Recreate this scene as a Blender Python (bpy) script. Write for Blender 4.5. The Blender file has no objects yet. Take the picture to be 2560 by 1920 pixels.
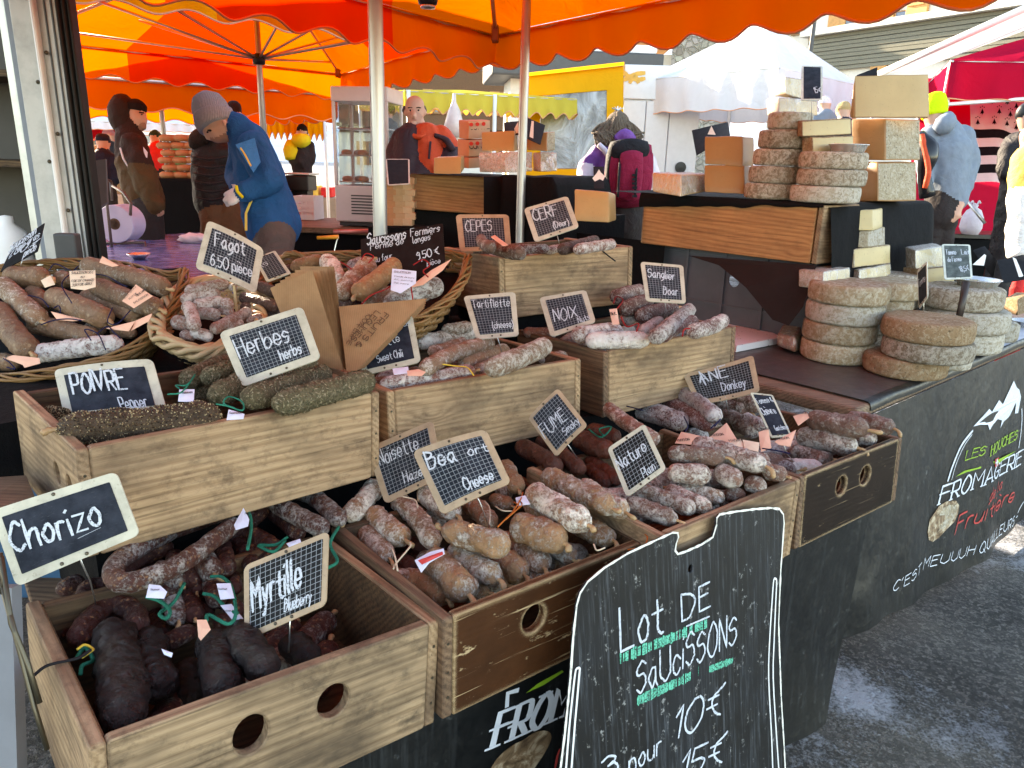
import bpy, bmesh, math, random
from mathutils import Vector, Matrix, Euler, noise, geometry
R = math.radians
rnd = random.Random(7)
SC = bpy.context.scene
COL = SC.collection

# ------------------------------------------------------------------ camera, sky, sun, exposure
FPX, PITCH, ROLL = 1884.0, R(16.637), R(1.570)
CAMPOS = Vector((0, 0, 1.6))
_rt = Vector((1, 0, 0)); _up = Vector((0, math.sin(PITCH), math.cos(PITCH))); CF = Vector((0, math.cos(PITCH), -math.sin(PITCH)))
CR = math.cos(ROLL)*_rt + math.sin(ROLL)*_up
CU = -math.sin(ROLL)*_rt + math.cos(ROLL)*_up
cam_data = bpy.data.cameras.new('camera')
cam = bpy.data.objects.new('camera', cam_data); COL.objects.link(cam)
cam_data.sensor_fit = 'HORIZONTAL'; cam_data.sensor_width = 36; cam_data.lens = 36*FPX/2560
cam_data.clip_start = .05; cam_data.clip_end = 3000
mw = Matrix((CR, CU, -CF)).transposed().to_4x4(); mw.translation = CAMPOS
cam.matrix_world = mw
SC.camera = cam

SUN_EL, SUN_AZ = R(18), R(51)
TO_SUN = Vector((-math.cos(SUN_AZ)*math.cos(SUN_EL), math.sin(SUN_AZ)*math.cos(SUN_EL), math.sin(SUN_EL)))
world = bpy.data.worlds.new('World'); SC.world = world; world.use_nodes = True
wn = world.node_tree
sky = wn.nodes.new('ShaderNodeTexSky'); sky.sky_type = 'NISHITA'; sky.sun_disc = False
sky.sun_elevation = SUN_EL; sky.sun_rotation = math.atan2(TO_SUN.x, TO_SUN.y)
sky.altitude = 1000; sky.air_density = 1.0; sky.dust_density = 1.2; sky.ozone_density = 1.0
wn.nodes['Background'].inputs[1].default_value = .15
wn.links.new(sky.outputs[0], wn.nodes['Background'].inputs[0])
sd = bpy.data.lights.new('sun', 'SUN'); sd.energy = 4.0; sd.angle = R(.53); sd.color = (1, .93, .82)
so = bpy.data.objects.new('sun', sd); COL.objects.link(so)
so.rotation_euler = TO_SUN.to_track_quat('Z', 'Y').to_euler(); so.location = (-20, 24, 20)
vs = SC.view_settings
vs.view_transform = 'Standard'; vs.look = 'None'; vs.gamma = 1; vs.use_curve_mapping = False
vs.exposure = 2.85
try:
    vs.use_white_balance = True; vs.white_balance_temperature = 8500; vs.white_balance_tint = 12
except Exception: pass
SC.cycles.max_bounces = 7; SC.cycles.diffuse_bounces = 4; SC.cycles.glossy_bounces = 3; SC.cycles.transmission_bounces = 4
SC.cycles.transparent_max_bounces = 12; SC.cycles.use_denoising = True
SC.cycles.sample_clamp_indirect = 6

# ------------------------------------------------------------------ picture measuring helpers (photo pixel -> point in the place)
KR = {'A':(0,0,2.4578),'B':(700,0,2.4578),'C':(1400,0,1.9069),'D':(0,540,2.4578),'E':(700,480,2.4578),'F':(1500,560,2.0868),
      'G':(0,1120,2.0733),'H':(760,1000,2.4578),'I':(1200,900,2.0109),'J':(1000,1240,2.212),'L':(1900,900,1.6258),'N':(0,0,.86406),
      'Q':(0,200,2.0733),'R':(200,240,3.6867),'T':(2150,200,2.3707),'W':(1850,640,3.1155),'X':(0,1150,2.1556),'Y':(1900,160,3.3515),'S':(0,0,1)}
def S(k, x, y):
    a, b, s = KR[k]; return Vector((a+x/s, b+y/s))
def rayd(p): return CR*((p[0]-1280)/FPX) + CU*((960-p[1])/FPX) + CF
def dep(p, t): return CAMPOS + rayd(p)*t
def atz(p, z):
    d = rayd(p); return CAMPOS + d*((z-CAMPOS.z)/d.z)
def onplane(p, o, n):
    d = rayd(p); return CAMPOS + d*(n.dot(o-CAMPOS)/n.dot(d))
def depth(P): return (Vector(P)-CAMPOS).dot(CF)
def pxlen(px, P): return px*depth(P)/FPX     # photo pixels -> metres at P
def project(P):
    q = Vector(P)-CAMPOS; t = q.dot(CF); return Vector((1280+FPX*q.dot(CR)/t, 960-FPX*q.dot(CU)/t))

# ------------------------------------------------------------------ object helpers
def tag(o, label=None, cat=None, group=None, kind=None):
    if label: o['label'] = label
    if cat: o['category'] = cat
    if group: o['group'] = group
    if kind: o['kind'] = kind
    return o
def empty(name, loc=(0,0,0), label=None, cat=None, group=None, rot=None):
    o = bpy.data.objects.new(name, None); COL.objects.link(o); o.empty_display_size = .05
    o.matrix_world = Matrix.Translation(loc) @ (rot.to_4x4() if rot else Matrix())
    return tag(o, label, cat, group)
def link(name, me, mat=None, parent=None, mw=None, smooth=False):
    """mesh given in WORLD coordinates (or in mw's frame); parented without moving it"""
    o = bpy.data.objects.new(name, me); COL.objects.link(o)
    if mat is not None:
        for m in (mat if isinstance(mat, (list, tuple)) else [mat]): me.materials.append(m)
    if smooth:
        for p in me.polygons: p.use_smooth = True
    W = mw if mw is not None else Matrix()
    if parent is not None:
        o.parent = parent
        o.matrix_parent_inverse = pinv(parent)
    o.matrix_basis = W
    WM[o.name] = W
    return o
WM = {}
def pinv(p):
    m = Matrix(); chain = []
    q = p
    # world matrix of the parent without a depsgraph update
    return world_of(p).inverted()
def world_of(p):
    return WM.get(p.name, p.matrix_basis.copy())
_old_empty = empty
def empty(name, loc=(0,0,0), label=None, cat=None, group=None, rot=None):
    o = _old_empty(name, loc, label, cat, group, rot)
    WM[o.name] = o.matrix_basis.copy(); return o

class MB:
    """collects verts/faces"""
    def __init__(s): s.v = []; s.f = []; s.mi = []
    def add(s, vs, fs, mi=0):
        b = len(s.v); s.v += [Vector(v) for v in vs]; s.f += [tuple(i+b for i in f) for f in fs]; s.mi += [mi]*len(fs)
    def box(s, lo, hi, M=None, ch=0, mi=0):
        x0,y0,z0 = lo; x1,y1,z1 = hi
        if ch <= 0:
            vs = [(x,y,z) for x in (x0,x1) for y in (y0,y1) for z in (z0,z1)]
            fs = [(0,1,3,2),(4,6,7,5),(0,4,5,1),(2,3,7,6),(0,2,6,4),(1,5,7,3)]
        else:
            bm = bmesh.new(); bmesh.ops.create_cube(bm, size=1)
            for v in bm.verts: v.co = Vector(((x0+x1)/2+v.co.x*(x1-x0), (y0+y1)/2+v.co.y*(y1-y0), (z0+z1)/2+v.co.z*(z1-z0)))
            bmesh.ops.bevel(bm, geom=bm.edges[:], offset=ch, segments=2, affect='EDGES', profile=.5)
            bm.verts.index_update(); vs = [v.co.copy() for v in bm.verts]; fs = [[v.index for v in f.verts] for f in bm.faces]; bm.free()
        if M is not None: vs = [M @ Vector(v) for v in vs]
        s.add(vs, fs, mi); return s
    def tube(s, pts, rad, n=10, cap=True, mi=0, flat=None, squash=1.0):
        """sweep along pts; rad a number or list; flat = up vector hint with squash"""
        pts = [Vector(p) for p in pts]; m = len(pts)
        if not isinstance(rad, (list, tuple)): rad = [rad]*m
        tn = [((pts[min(i+1,m-1)]-pts[max(i-1,0)]) or Vector((0,0,1))).normalized() for i in range(m)]
        ref = Vector(flat) if flat is not None else (Vector((0,0,1)) if abs(tn[0].z) < .9 else Vector((1,0,0)))
        u = (ref - tn[0]*ref.dot(tn[0])).normalized(); vs = []; fs = []
        for i in range(m):
            u = (u - tn[i]*u.dot(tn[i])); u = u.normalized() if u.length > 1e-6 else tn[i].orthogonal().normalized()
            w = tn[i].cross(u)
            for k in range(n):
                a = 2*math.pi*k/n; vs.append(pts[i] + (u*math.cos(a)*squash + w*math.sin(a))*rad[i])
        for i in range(m-1):
            for k in range(n): fs.append((i*n+k, i*n+(k+1)%n, (i+1)*n+(k+1)%n, (i+1)*n+k))
        if cap: fs.append(tuple(range(n-1,-1,-1))); fs.append(tuple((m-1)*n+k for k in range(n)))
        s.add(vs, fs, mi); return s
    def lathe(s, prof, n=32, M=None, mi=0, fn=None):
        """profile [(r,z)] around z"""
        vs = []; fs = []; m = len(prof)
        for (r, z) in prof:
            for k in range(n):
                a = 2*math.pi*k/n; p = Vector((r*math.cos(a), r*math.sin(a), z))
                if fn: p = fn(p, a)
                vs.append(M @ p if M is not None else p)
        for i in range(m-1):
            for k in range(n): fs.append((i*n+k, i*n+(k+1)%n, (i+1)*n+(k+1)%n, (i+1)*n+k))
        if prof[0][0] > 1e-5: fs.append(tuple(range(n-1,-1,-1)))
        if prof[-1][0] > 1e-5: fs.append(tuple((m-1)*n+k for k in range(n)))
        s.add(vs, fs, mi); return s
    def plate(s, outer, holes, t, M=None, ch=.002, mi=0):
        """flat plate in local xy (outer ccw), thickness t along z from -t/2..t/2, small chamfer"""
        outer = [Vector((p[0],p[1])) for p in outer]
        if sum(a.x*b.y-b.x*a.y for a,b in zip(outer, outer[1:]+outer[:1])) < 0: outer.reverse()
        loops = [outer]
        for h in holes:
            h = [Vector((p[0],p[1])) for p in h]
            if sum(a.x*b.y-b.x*a.y for a,b in zip(h, h[1:]+h[:1])) > 0: h.reverse()
            loops.append(h)
        def inset(L, c):
            out = []; n = len(L)
            for i in range(n):
                a, b, d = L[i-1], L[i], L[(i+1)%n]
                e1 = (b-a).normalized(); e2 = (d-b).normalized()
                n1 = Vector((-e1.y, e1.x)); n2 = Vector((-e2.y, e2.x)); m = n1+n2
                m = m*(1/max(.5, 1+n1.dot(n2))) if m.length > 1e-6 else n1
                out.append(b+m*c)
            return out
        ins = [inset(L, ch) for L in loops]
        allp = [p for L in loops for p in L]; alli = [p for L in ins for p in L]; N = len(allp)
        vs = [(p.x,p.y,-t/2) for p in alli]+[(p.x,p.y,-t/2+ch) for p in allp]+[(p.x,p.y,t/2-ch) for p in allp]+[(p.x,p.y,t/2) for p in alli]
        tri = geometry.tessellate_polygon([[Vector((p.x,p.y,0)) for p in L] for L in ins])
        fs = []
        for a,b,c in tri:
            A,B,C = alli[a],alli[b],alli[c]
            if (B-A).x*(C-A).y-(B-A).y*(C-A).x < 0: b, c = c, b
            fs.append((a+3*N,b+3*N,c+3*N)); fs.append((c,b,a))
        o = 0
        for L in loops:
            n = len(L)
            for i in range(n):
                j = (i+1)%n
                for k in range(3): fs.append((k*N+o+i, k*N+o+j, (k+1)*N+o+j, (k+1)*N+o+i))
            o += n
        s.add([M @ Vector(v) for v in vs] if M is not None else vs, fs, mi); return s
    def mesh(s, name='m'):
        me = bpy.data.meshes.new(name); me.from_pydata([tuple(v) for v in s.v], [], s.f)
        if any(s.mi): me.polygons.foreach_set('material_index', s.mi)
        me.update(); return me
    def build(s, name, mat, parent=None, mw=None, smooth=False):
        me = s.mesh(name)
        return link(name, me, mat, parent, mw, smooth)
def autosmooth(o, ang=40):
    me = o.data
    for p in me.polygons: p.use_smooth = True
    me.update()
    try: me.set_sharp_from_angle(angle=R(ang))
    except Exception: pass
    return o
def rrect(w, h, r, n=5, cx=0, cy=0):
    out = []
    for (sx, sy, a0) in ((1,-1,-90),(1,1,0),(-1,1,90),(-1,-1,180)):
        for k in range(n+1):
            a = R(a0+90*k/n); out.append((cx+sx*(w/2-r)+r*math.cos(a), cy+sy*(h/2-r)+r*math.sin(a)))
    return out
def ell(cx, cy, rx, ry, n=20): return [(cx+rx*math.cos(2*math.pi*k/n), cy+ry*math.sin(2*math.pi*k/n)) for k in range(n)]
def spline(pts, n=6):
    """catmull-rom through points"""
    P = [Vector(p) for p in pts]
    if len(P) < 3:
        return [P[0].lerp(P[-1], k/n) for k in range(n+1)]
    out = []
    for i in range(len(P)-1):
        p0 = P[i-1] if i else P[0]*2-P[1]; p1, p2 = P[i], P[i+1]; p3 = P[i+2] if i+2 < len(P) else P[-1]*2-P[-2]
        for k in range(n):
            t = k/n; out.append(.5*((2*p1)+(p2-p0)*t+(2*p0-5*p1+4*p2-p3)*t*t+(3*p1-p0-3*p2+p3)*t**3))
    out.append(P[-1]); return out
def frame_from(x, z, o):
    """matrix with x axis ~x, z axis ~z, origin o"""
    x = Vector(x).normalized(); z = Vector(z); z = (z-x*z.dot(x)).normalized(); y = z.cross(x)
    m = Matrix((x, y, z)).transposed().to_4x4(); m.translation = o; return m
def Tz(o, yaw): return Matrix.Translation(o) @ Matrix.Rotation(yaw, 4, 'Z')

# ------------------------------------------------------------------ material helpers
class NT:
    def __init__(s, name):
        s.m = bpy.data.materials.new(name); s.m.use_nodes = True; s.t = s.m.node_tree; s.t.nodes.clear()
        s.out = s.t.nodes.new('ShaderNodeOutputMaterial')
    def n(s, ty, ins=None, **pr):
        nd = s.t.nodes.new(ty)
        for k, v in pr.items(): setattr(nd, k, v)
        for k, v in (ins or {}).items():
            if isinstance(v, bpy.types.NodeSocket): s.t.links.new(v, nd.inputs[k])
            else: nd.inputs[k].default_value = v
        return nd
    def obj(s): return s.n('ShaderNodeTexCoord').outputs['Object']
    def uv(s): return s.n('ShaderNodeTexCoord').outputs['UV']
    def gen(s): return s.n('ShaderNodeTexCoord').outputs['Generated']
    def pos(s): return s.n('ShaderNodeNewGeometry').outputs['Position']
    def rand(s): return s.n('ShaderNodeObjectInfo').outputs['Random']
    def shift(s, vec, amt=9.):
        """move the pattern per object"""
        r = s.rand(); c = s.n('ShaderNodeCombineXYZ', {0: r, 1: s.math('MULTIPLY', r, 3.7), 2: s.math('MULTIPLY', r, 7.1)})
        sc = s.n('ShaderNodeVectorMath', {0: c.outputs[0], 'Scale': amt}, operation='SCALE')
        return s.n('ShaderNodeVectorMath', {0: vec, 1: sc.outputs[0]}, operation='ADD').outputs[0]
    def sc(s, vec, x, y, z): return s.n('ShaderNodeVectorMath', {0: vec, 1: (x,y,z)}, operation='MULTIPLY').outputs[0]
    def noise(s, vec, scale, detail=4, rough=.55, dist=0.): return s.n('ShaderNodeTexNoise', {'Vector': vec, 'Scale': scale, 'Detail': detail, 'Roughness': rough, 'Distortion': dist}).outputs[0]
    def vor(s, vec, scale, out=0, feature='F1', rnd_=1.): return s.n('ShaderNodeTexVoronoi', {'Vector': vec, 'Scale': scale, 'Randomness': rnd_}, feature=feature).outputs[out]
    def math(s, op, a, b=0., c=None, clamp=False):
        ins = {0: a, 1: b}
        if c is not None: ins[2] = c
        return s.n('ShaderNodeMath', ins, operation=op, use_clamp=clamp).outputs[0]
    def ramp(s, fac, stops, inter='LINEAR'):
        nd = s.n('ShaderNodeValToRGB', {0: fac}); cr = nd.color_ramp; cr.interpolation = inter
        while len(cr.elements) < len(stops): cr.elements.new(.5)
        for e, (p, c) in zip(cr.elements, stops):
            e.position = p; e.color = (*c, 1) if isinstance(c, (tuple, list)) else (c, c, c, 1)
        return nd.outputs[0]
    def mix(s, fac, a, b, blend='MIX'):
        a = (*a, 1) if isinstance(a, tuple) and len(a) == 3 else a; b = (*b, 1) if isinstance(b, tuple) and len(b) == 3 else b
        return s.n('ShaderNodeMix', {0: fac, 6: a, 7: b}, data_type='RGBA', blend_type=blend).outputs[2]
    def hsv(s, col, h=.5, sat=1., v=1.): return s.n('ShaderNodeHueSaturation', {'Hue': h, 'Saturation': sat, 'Value': v, 'Color': col}).outputs[0]
    def bump(s, h, strength=.3, dist=.01, nrm=None):
        ins = {'Height': h, 'Strength': strength, 'Distance': dist}
        if nrm is not None: ins['Normal'] = nrm
        return s.n('ShaderNodeBump', ins).outputs[0]
    def bsdf(s, col, rough=.6, nrm=None, spec=.4, metal=0., alpha=None, **kw):
        ins = {'Base Color': (*col, 1) if isinstance(col, tuple) else col, 'Roughness': rough, 'Specular IOR Level': spec, 'Metallic': metal}
        if nrm is not None: ins['Normal'] = nrm
        if alpha is not None: ins['Alpha'] = alpha
        ins.update(kw)
        return s.n('ShaderNodeBsdfPrincipled', ins).outputs[0]
    def done(s, sh):
        s.t.links.new(sh, s.out.inputs[0]); return s.m
MATS = {}
def plain(name, col, rough=.6, spec=.4, metal=0., var=.12, bump=.0, bs=60., **kw):
    """one colour with slight mottling"""
    key = name
    if key in MATS: return MATS[key]
    t = NT(name); v = t.shift(t.obj())
    n = t.noise(v, 14, 5, .6)
    c = t.mix(t.ramp(n, [(.3, 0.), (.75, 1.)]), tuple(max(0, x*(1-var)) for x in col), tuple(min(1, x*(1+var)) for x in col))
    nr = t.bump(t.noise(v, bs, 4), bump, .01) if bump else None
    MATS[key] = t.done(t.bsdf(c, rough, nr, spec, metal, **kw)); return MATS[key]
# ------------------------------------------------------------------ materials
def wood_mat(name, light, dark, dirt=(.10,.06,.035), dirt_amt=.45, knots=True, paint=None, wear=.5, rough=.72, band=44.):
    t = NT(name); v = t.shift(t.obj(), 3.)
    warp = t.noise(t.sc(v, .9, 5, 5), 1.6, 2)
    vw = t.n('ShaderNodeVectorMath', {0: v, 1: t.n('ShaderNodeVectorMath', {0: t.n('ShaderNodeCombineXYZ', {1: warp, 2: warp}).outputs[0], 'Scale': .022}, operation='SCALE').outputs[0]}, operation='ADD').outputs[0]
    if knots:
        kd = t.vor(t.sc(v, 2.6, 5.2, 5.2), 1.25, 0)
        kx = t.math('POWER', 2.718, t.math('MULTIPLY', t.math('MULTIPLY', kd, kd), -60.))
        vw = t.n('ShaderNodeVectorMath', {0: vw, 1: t.n('ShaderNodeCombineXYZ', {1: t.math('MULTIPLY', kx, .03), 2: t.math('MULTIPLY', kx, .03)}).outputs[0]}, operation='ADD').outputs[0]
    w = t.n('ShaderNodeTexWave', {'Vector': t.sc(vw, .05, 1, 1), 'Scale': band, 'Distortion': 9., 'Detail': 3., 'Detail Scale': .11, 'Detail Roughness': .55}, wave_type='BANDS', bands_direction='DIAGONAL').outputs['Fac']
    fib = t.math('ADD', t.math('MULTIPLY', t.noise(t.sc(v, 4, 210, 210), 1., 5, .7), .82), t.math('MULTIPLY', t.noise(t.sc(v, 1.2, 38, 38), 1., 3, .6), .18))
    f = t.math('ADD', t.math('MULTIPLY', w, .17), t.math('MULTIPLY', fib, .83))
    c = t.mix(t.ramp(f, [(.34, 0.), (.60, 1.)]), dark, light)
    patch = t.noise(t.sc(v, 3, 6, 6), 1.5, 5, .6)
    c = t.mix(t.math('MULTIPLY', t.ramp(patch, [(.42, 0.), (.72, 1.)]), dirt_amt), c, dirt)
    crk = t.noise(t.sc(v, 2.2, 120, 120), 1., 5, .7)
    c = t.mix(t.math('MULTIPLY', t.ramp(crk, [(.57, 0.), (.68, 1.)]), .7), c, tuple(x*.35 for x in dark))
    grime = t.noise(t.sc(v, 12, 16, 16), 1.4, 7, .75)
    c = t.mix(t.math('MULTIPLY', t.ramp(grime, [(.50, 0.), (.68, 1.)]), dirt_amt*.75), c, dirt)
    if knots:
        c = t.mix(t.ramp(kd, [(.03, 1.), (.085, .0)]), c, (.11, .055, .028))
    h = t.math('ADD', t.math('MULTIPLY', w, .4), fib)
    if paint:
        bev = t.n('ShaderNodeBevel', {'Radius': .012}, samples=4)
        nr = t.n('ShaderNodeNewGeometry').outputs['True Normal']
        ed = t.math('SUBTRACT', 1., t.n('ShaderNodeVectorMath', {0: bev.outputs[0], 1: nr}, operation='DOT_PRODUCT').outputs['Value'])
        ew = t.math('MULTIPLY', ed, 9.)
        n1 = t.noise(t.sc(v, 14, 34, 34), 1.6, 7, .72); scr = t.noise(t.sc(v, 2.5, 170, 170), 1., 4, .6)
        m = t.math('ADD', n1, t.math('MULTIPLY', ew, .35))
        mk = t.math('MAXIMUM', t.ramp(m, [(.74-.08*wear, 0.), (.78-.08*wear, 1.)]), t.ramp(scr, [(.70-.04*wear, 0.), (.73-.04*wear, 1.)]))
        pc = t.mix(t.ramp(t.noise(v, 7, 6, .65), [(.3, 0.), (.7, 1.)]), tuple(x*.62 for x in paint), tuple(x*1.35 for x in paint))
        c = t.mix(mk, pc, c)
        rough_ = t.ramp(mk, [(0, .5), (1, .8)])
        h = t.math('ADD', t.math('MULTIPLY', h, .35), t.math('MULTIPLY', mk, -.9))
    else:
        bev = t.n('ShaderNodeBevel', {'Radius': .005}, samples=3)
        nr = t.n('ShaderNodeNewGeometry').outputs['True Normal']
        ed = t.math('SUBTRACT', 1., t.n('ShaderNodeVectorMath', {0: bev.outputs[0], 1: nr}, operation='DOT_PRODUCT').outputs['Value'])
        m = t.math('MULTIPLY', ed, t.math('MULTIPLY', t.noise(t.sc(v, 9, 30, 30), 2., 5, .6), 9.), clamp=True)
        c = t.mix(t.math('MULTIPLY', m, .42), c, dirt)
        rough_ = rough
    return t.done(t.bsdf(c, rough_, t.bump(h, .35, .0025), .15 if paint else .3))
M_WOOD = wood_mat('weathered pine', (.42, .275, .158), (.25, .150, .080), (.075, .045, .028), .9, band=46.)
M_WOOD2 = wood_mat('greyed pine', (.38, .255, .150), (.20, .125, .070), (.045, .030, .020), 1.0, band=40.)
M_WOODO = wood_mat('orange pine', (.44, .215, .085), (.28, .12, .045), (.12, .055, .028), .35, band=34.)
M_BROWN = wood_mat('brown varnished board', (.48, .34, .19), (.30, .19, .10), paint=(.058, .021, .008), wear=1.5)
M_DARKB = wood_mat('dark brown painted board', (.50, .36, .21), (.32, .2, .11), paint=(.015, .008, .0055), wear=1.2)
M_RIM = wood_mat('dark stained plank', (.22, .13, .075), (.10, .055, .032), (.04, .025, .018), .6)
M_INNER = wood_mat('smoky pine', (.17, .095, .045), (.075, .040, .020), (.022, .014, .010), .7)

def sausage_mat(name, base, base2, bloom=(.62,.58,.53), cover=.5, fat=None, fat_amt=0., gloss=.55, bsc=1., fatsc=85.):
    t = NT(name); v = t.shift(t.obj(), 5.)
    big = t.noise(v, 22, 4, .6)
    c = t.mix(t.ramp(big, [(.32, 0.), (.7, 1.)]), base, base2)
    if fat:
        fd = t.vor(t.n('ShaderNodeVectorMath', {0: v, 1: t.n('ShaderNodeVectorMath', {0: t.n('ShaderNodeTexNoise', {'Vector': v, 'Scale': 60.}).outputs['Color'], 'Scale': .012}, operation='SCALE').outputs[0]}, operation='ADD').outputs[0], fatsc, 0)
        sel = t.noise(v, fatsc*.8, 2)
        fm = t.math('MULTIPLY', t.ramp(fd, [(.22, 1.), (.36, 0.)]), t.ramp(sel, [(.45, 0.), (.55, 1.)]))
        c = t.mix(t.math('MULTIPLY', fm, fat_amt), c, fat)
    b1 = t.math('ADD', t.math('MULTIPLY', t.noise(v, 30, 3, .5), .35), t.math('MULTIPLY', t.noise(v, 105*bsc, 7, .76, .4), .65)); b2 = t.noise(v, 300, 4, .65)
    bm = t.math('ADD', t.math('MULTIPLY', b1, .78), t.math('MULTIPLY', b2, .22))
    r = t.rand(); off = t.math('MULTIPLY', t.math('SUBTRACT', r, .5), .09)
    bm = t.math('ADD', bm, off)
    lo = .66-.28*cover
    mk = t.ramp(bm, [(lo-.04, 0.), (lo+.055, 1.)])
    c = t.mix(t.math('MULTIPLY', mk, .90), c, bloom)
    c = t.hsv(c, .5, .95, t.math('ADD', .98, t.math('MULTIPLY', t.math('FRACT', t.math('MULTIPLY', r, 17.3)), .45)))
    wr = t.noise(t.sc(v, 1.3, .8, .8), 105, 6, .66, .9)
    lum = t.n('ShaderNodeTexVoronoi', {'Vector': v, 'Scale': 62., 'Smoothness': .6}, feature='SMOOTH_F1').outputs[0]
    h = t.math('ADD', t.math('ADD', t.math('MULTIPLY', wr, .9), t.math('MULTIPLY', mk, .3)), t.math('ADD', t.math('MULTIPLY', b2, .35), t.math('MULTIPLY', lum, -.8)))
    rg = t.ramp(mk, [(0, gloss), (1, .88)])
    return t.done(t.bsdf(c, rg, t.bump(h, .9, .008), .38))
BLOOM = (.64, .58, .50)
SM = {
 'beau': sausage_mat('beige cured casing', (0.2275,0.1155,0.049), (0.3937,0.21,0.0963), BLOOM, 0.46, (.36,.22,.10), .75, .42, 1., 60.),
 'noise': sausage_mat('mouldy tan casing', (0.184,0.0896,0.0448), (0.312,0.16,0.08), BLOOM, 0.57, (.32,.2,.11), .5, .5),
 'nat': sausage_mat('red brown dusted casing', (.14,.062,.038), (.23,.115,.075), (.58,.52,.46), 0.56, (.40,.24,.17), .4, .5),
 'fume': sausage_mat('smoked red casing', (0.05,0.0112,0.0056), (0.0938,0.0225,0.01), (.2,.12,.09), 0.08, (.13,.04,.014), .5, .36),
 'chor': sausage_mat('dark red chorizo casing', (0.0286,0.0066,0.005), (0.0605,0.0121,0.0077), (.34,.30,.27), 0.20, (.23,.095,.035), .9, .3, 1., 120.),
 'chorw': sausage_mat('chorizo casing with white bloom', (0.0517,0.0138,0.0092), (0.0978,0.0276,0.0149), (.44,.41,.38), 0.50, (.25,.12,.05), .9, .4, 1., 120.),
 'myr': sausage_mat('black purple blueberry casing', (.0055,.003,.003), (.015,.0056,.0046), (.05,.04,.042), .06, None, 0, .27),
 'duck': sausage_mat('grey brown speckled casing', (0.1408,0.0736,0.0368), (0.224,0.12,0.0624), BLOOM, 0.32, (.32,.21,.12), .8, .46, 1., 70.),
 'duckw': sausage_mat('white floured dark casing', (0.13,0.0468,0.0325), (0.195,0.078,0.0585), (.50,.47,.45), 0.64, None, 0, .6),
 'fagot': sausage_mat('small pink dusted casing', (0.196,0.084,0.0588), (0.308,0.147,0.105), (.50,.44,.41), 0.62, (.36,.2,.14), .4, .5, 1.6),
 'dark': sausage_mat('dark dry casing', (0.042,0.0192,0.0144), (0.078,0.036,0.024), (.3,.25,.23), 0.34, (.25,.15,.1), .4, .5),
 'noix': sausage_mat('floury white casing', (0.192,0.0864,0.06), (0.288,0.138,0.096), (.60,.56,.53), 0.76, None, 0, .7, 1.3),
 'ane': sausage_mat('white and red marbled casing', (0.114,0.0288,0.024), (0.18,0.0576,0.0432), (.54,.49,.47), 0.62, None, 0, .65, 1.7),
 'boar': sausage_mat('deep red dusted casing', (.095,.034,.026), (.16,.06,.045), (.56,.50,.46), 0.56, None, 0, .6, 1.5),
 'tart': sausage_mat('long brown dry casing', (0.168,0.0896,0.0464), (0.272,0.1504,0.08), BLOOM, 0.52, (.28,.17,.1), .5, .5),
 'chev': sausage_mat('brown goat casing', (.125,.062,.042), (.2,.105,.07), (.56,.50,.44), 0.50, (.34,.2,.14), .4, .45),
 'wild': sausage_mat('pale grey casing with dark patches', (0.078,0.039,0.026), (0.169,0.091,0.065), (.50,.47,.44), 0.62, None, 0, .6),
 'ferm': sausage_mat('ochre farm casing', (0.195,0.093,0.033), (0.3,0.15,0.06), (.42,.36,.3), 0.34, (.42,.28,.14), .5, .45),
 'pep': sausage_mat('pepper crust', (0.045,0.027,0.0165), (0.09,0.054,0.03), (.15,.1,.065), 0.30, None, 0, .8),
 'herb': sausage_mat('herb crust', (0.0714,0.0561,0.0272), (0.119,0.0901,0.0459), (.16,.13,.075), 0.25, None, 0, .85),
}
M_KNOT = plain('casing knot', (.42, .26, .13), .5, .4, var=.3, bump=.3)
def flake_mat(name, cols):
    t = NT(name); i = t.n('ShaderNodeNewGeometry').outputs['Random Per Island']
    n = len(cols); c = t.ramp(i, [(k/n, cols[k]) for k in range(n)], 'CONSTANT')
    return t.done(t.bsdf(c, .8, None, .2))
M_HERB = flake_mat('dried herb flakes', [(.16,.13,.075),(.10,.085,.045),(.21,.17,.10),(.065,.06,.032),(.28,.23,.15),(.12,.10,.055)])
M_PEPPER = flake_mat('cracked pepper', [(.045,.026,.014),(.17,.115,.06),(.30,.22,.125),(.08,.045,.024),(.02,.013,.009),(.42,.33,.2)])

# chalkboards: uv in centimetres
def slate_mat(name, base, grid=True, gridcol=(.27,.30,.32), smear=.3, cell=1.0, worn=.35):
    t = NT(name); uv = t.uv(); v = t.shift(uv, 30.)
    c = t.mix(t.ramp(t.noise(t.sc(v, .25, .25, 1), 1.2, 5, .6), [(.35, 0.), (.8, 1.)]), base, tuple(min(1, x*2.2+.01*smear*3) for x in base))
    scr = t.noise(t.sc(v, .5, 4.5, 1), 1.5, 6, .75)
    c = t.mix(t.math('MULTIPLY', t.ramp(scr, [(.60, 0.), (.78, 1.)]), smear*.5), c, (.35, .38, .40))
    if grid:
        sp = t.n('ShaderNodeSeparateXYZ', {0: uv})
        L = None
        for k in (0, 1):
            fr = t.math('PINGPONG', t.math('ADD', sp.outputs[k], cell*.5), cell*.5)
            d = t.math('SUBTRACT', cell*.5, fr)
            ln = t.ramp(d, [(.035*cell, 1.), (.075*cell, 0.)])
            L = ln if L is None else t.math('MAXIMUM', L, ln)
        er = t.ramp(t.noise(t.sc(v, .16, .16, 1), 1.0, 3, .6), [(.30, 1-worn), (.46, 1.)])
        c = t.mix(t.math('MULTIPLY', t.math('MULTIPLY', L, er), .8), c, gridcol)
    return t.done(t.bsdf(c, .62, t.bump(t.noise(v, 3, 4), .08, .01), .14))
M_SLATE = slate_mat('gridded chalk slate', (.0075, .0110, .0165))
M_SLATEB = slate_mat('black gridded slate', (.0035, .004, .0045))
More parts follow.
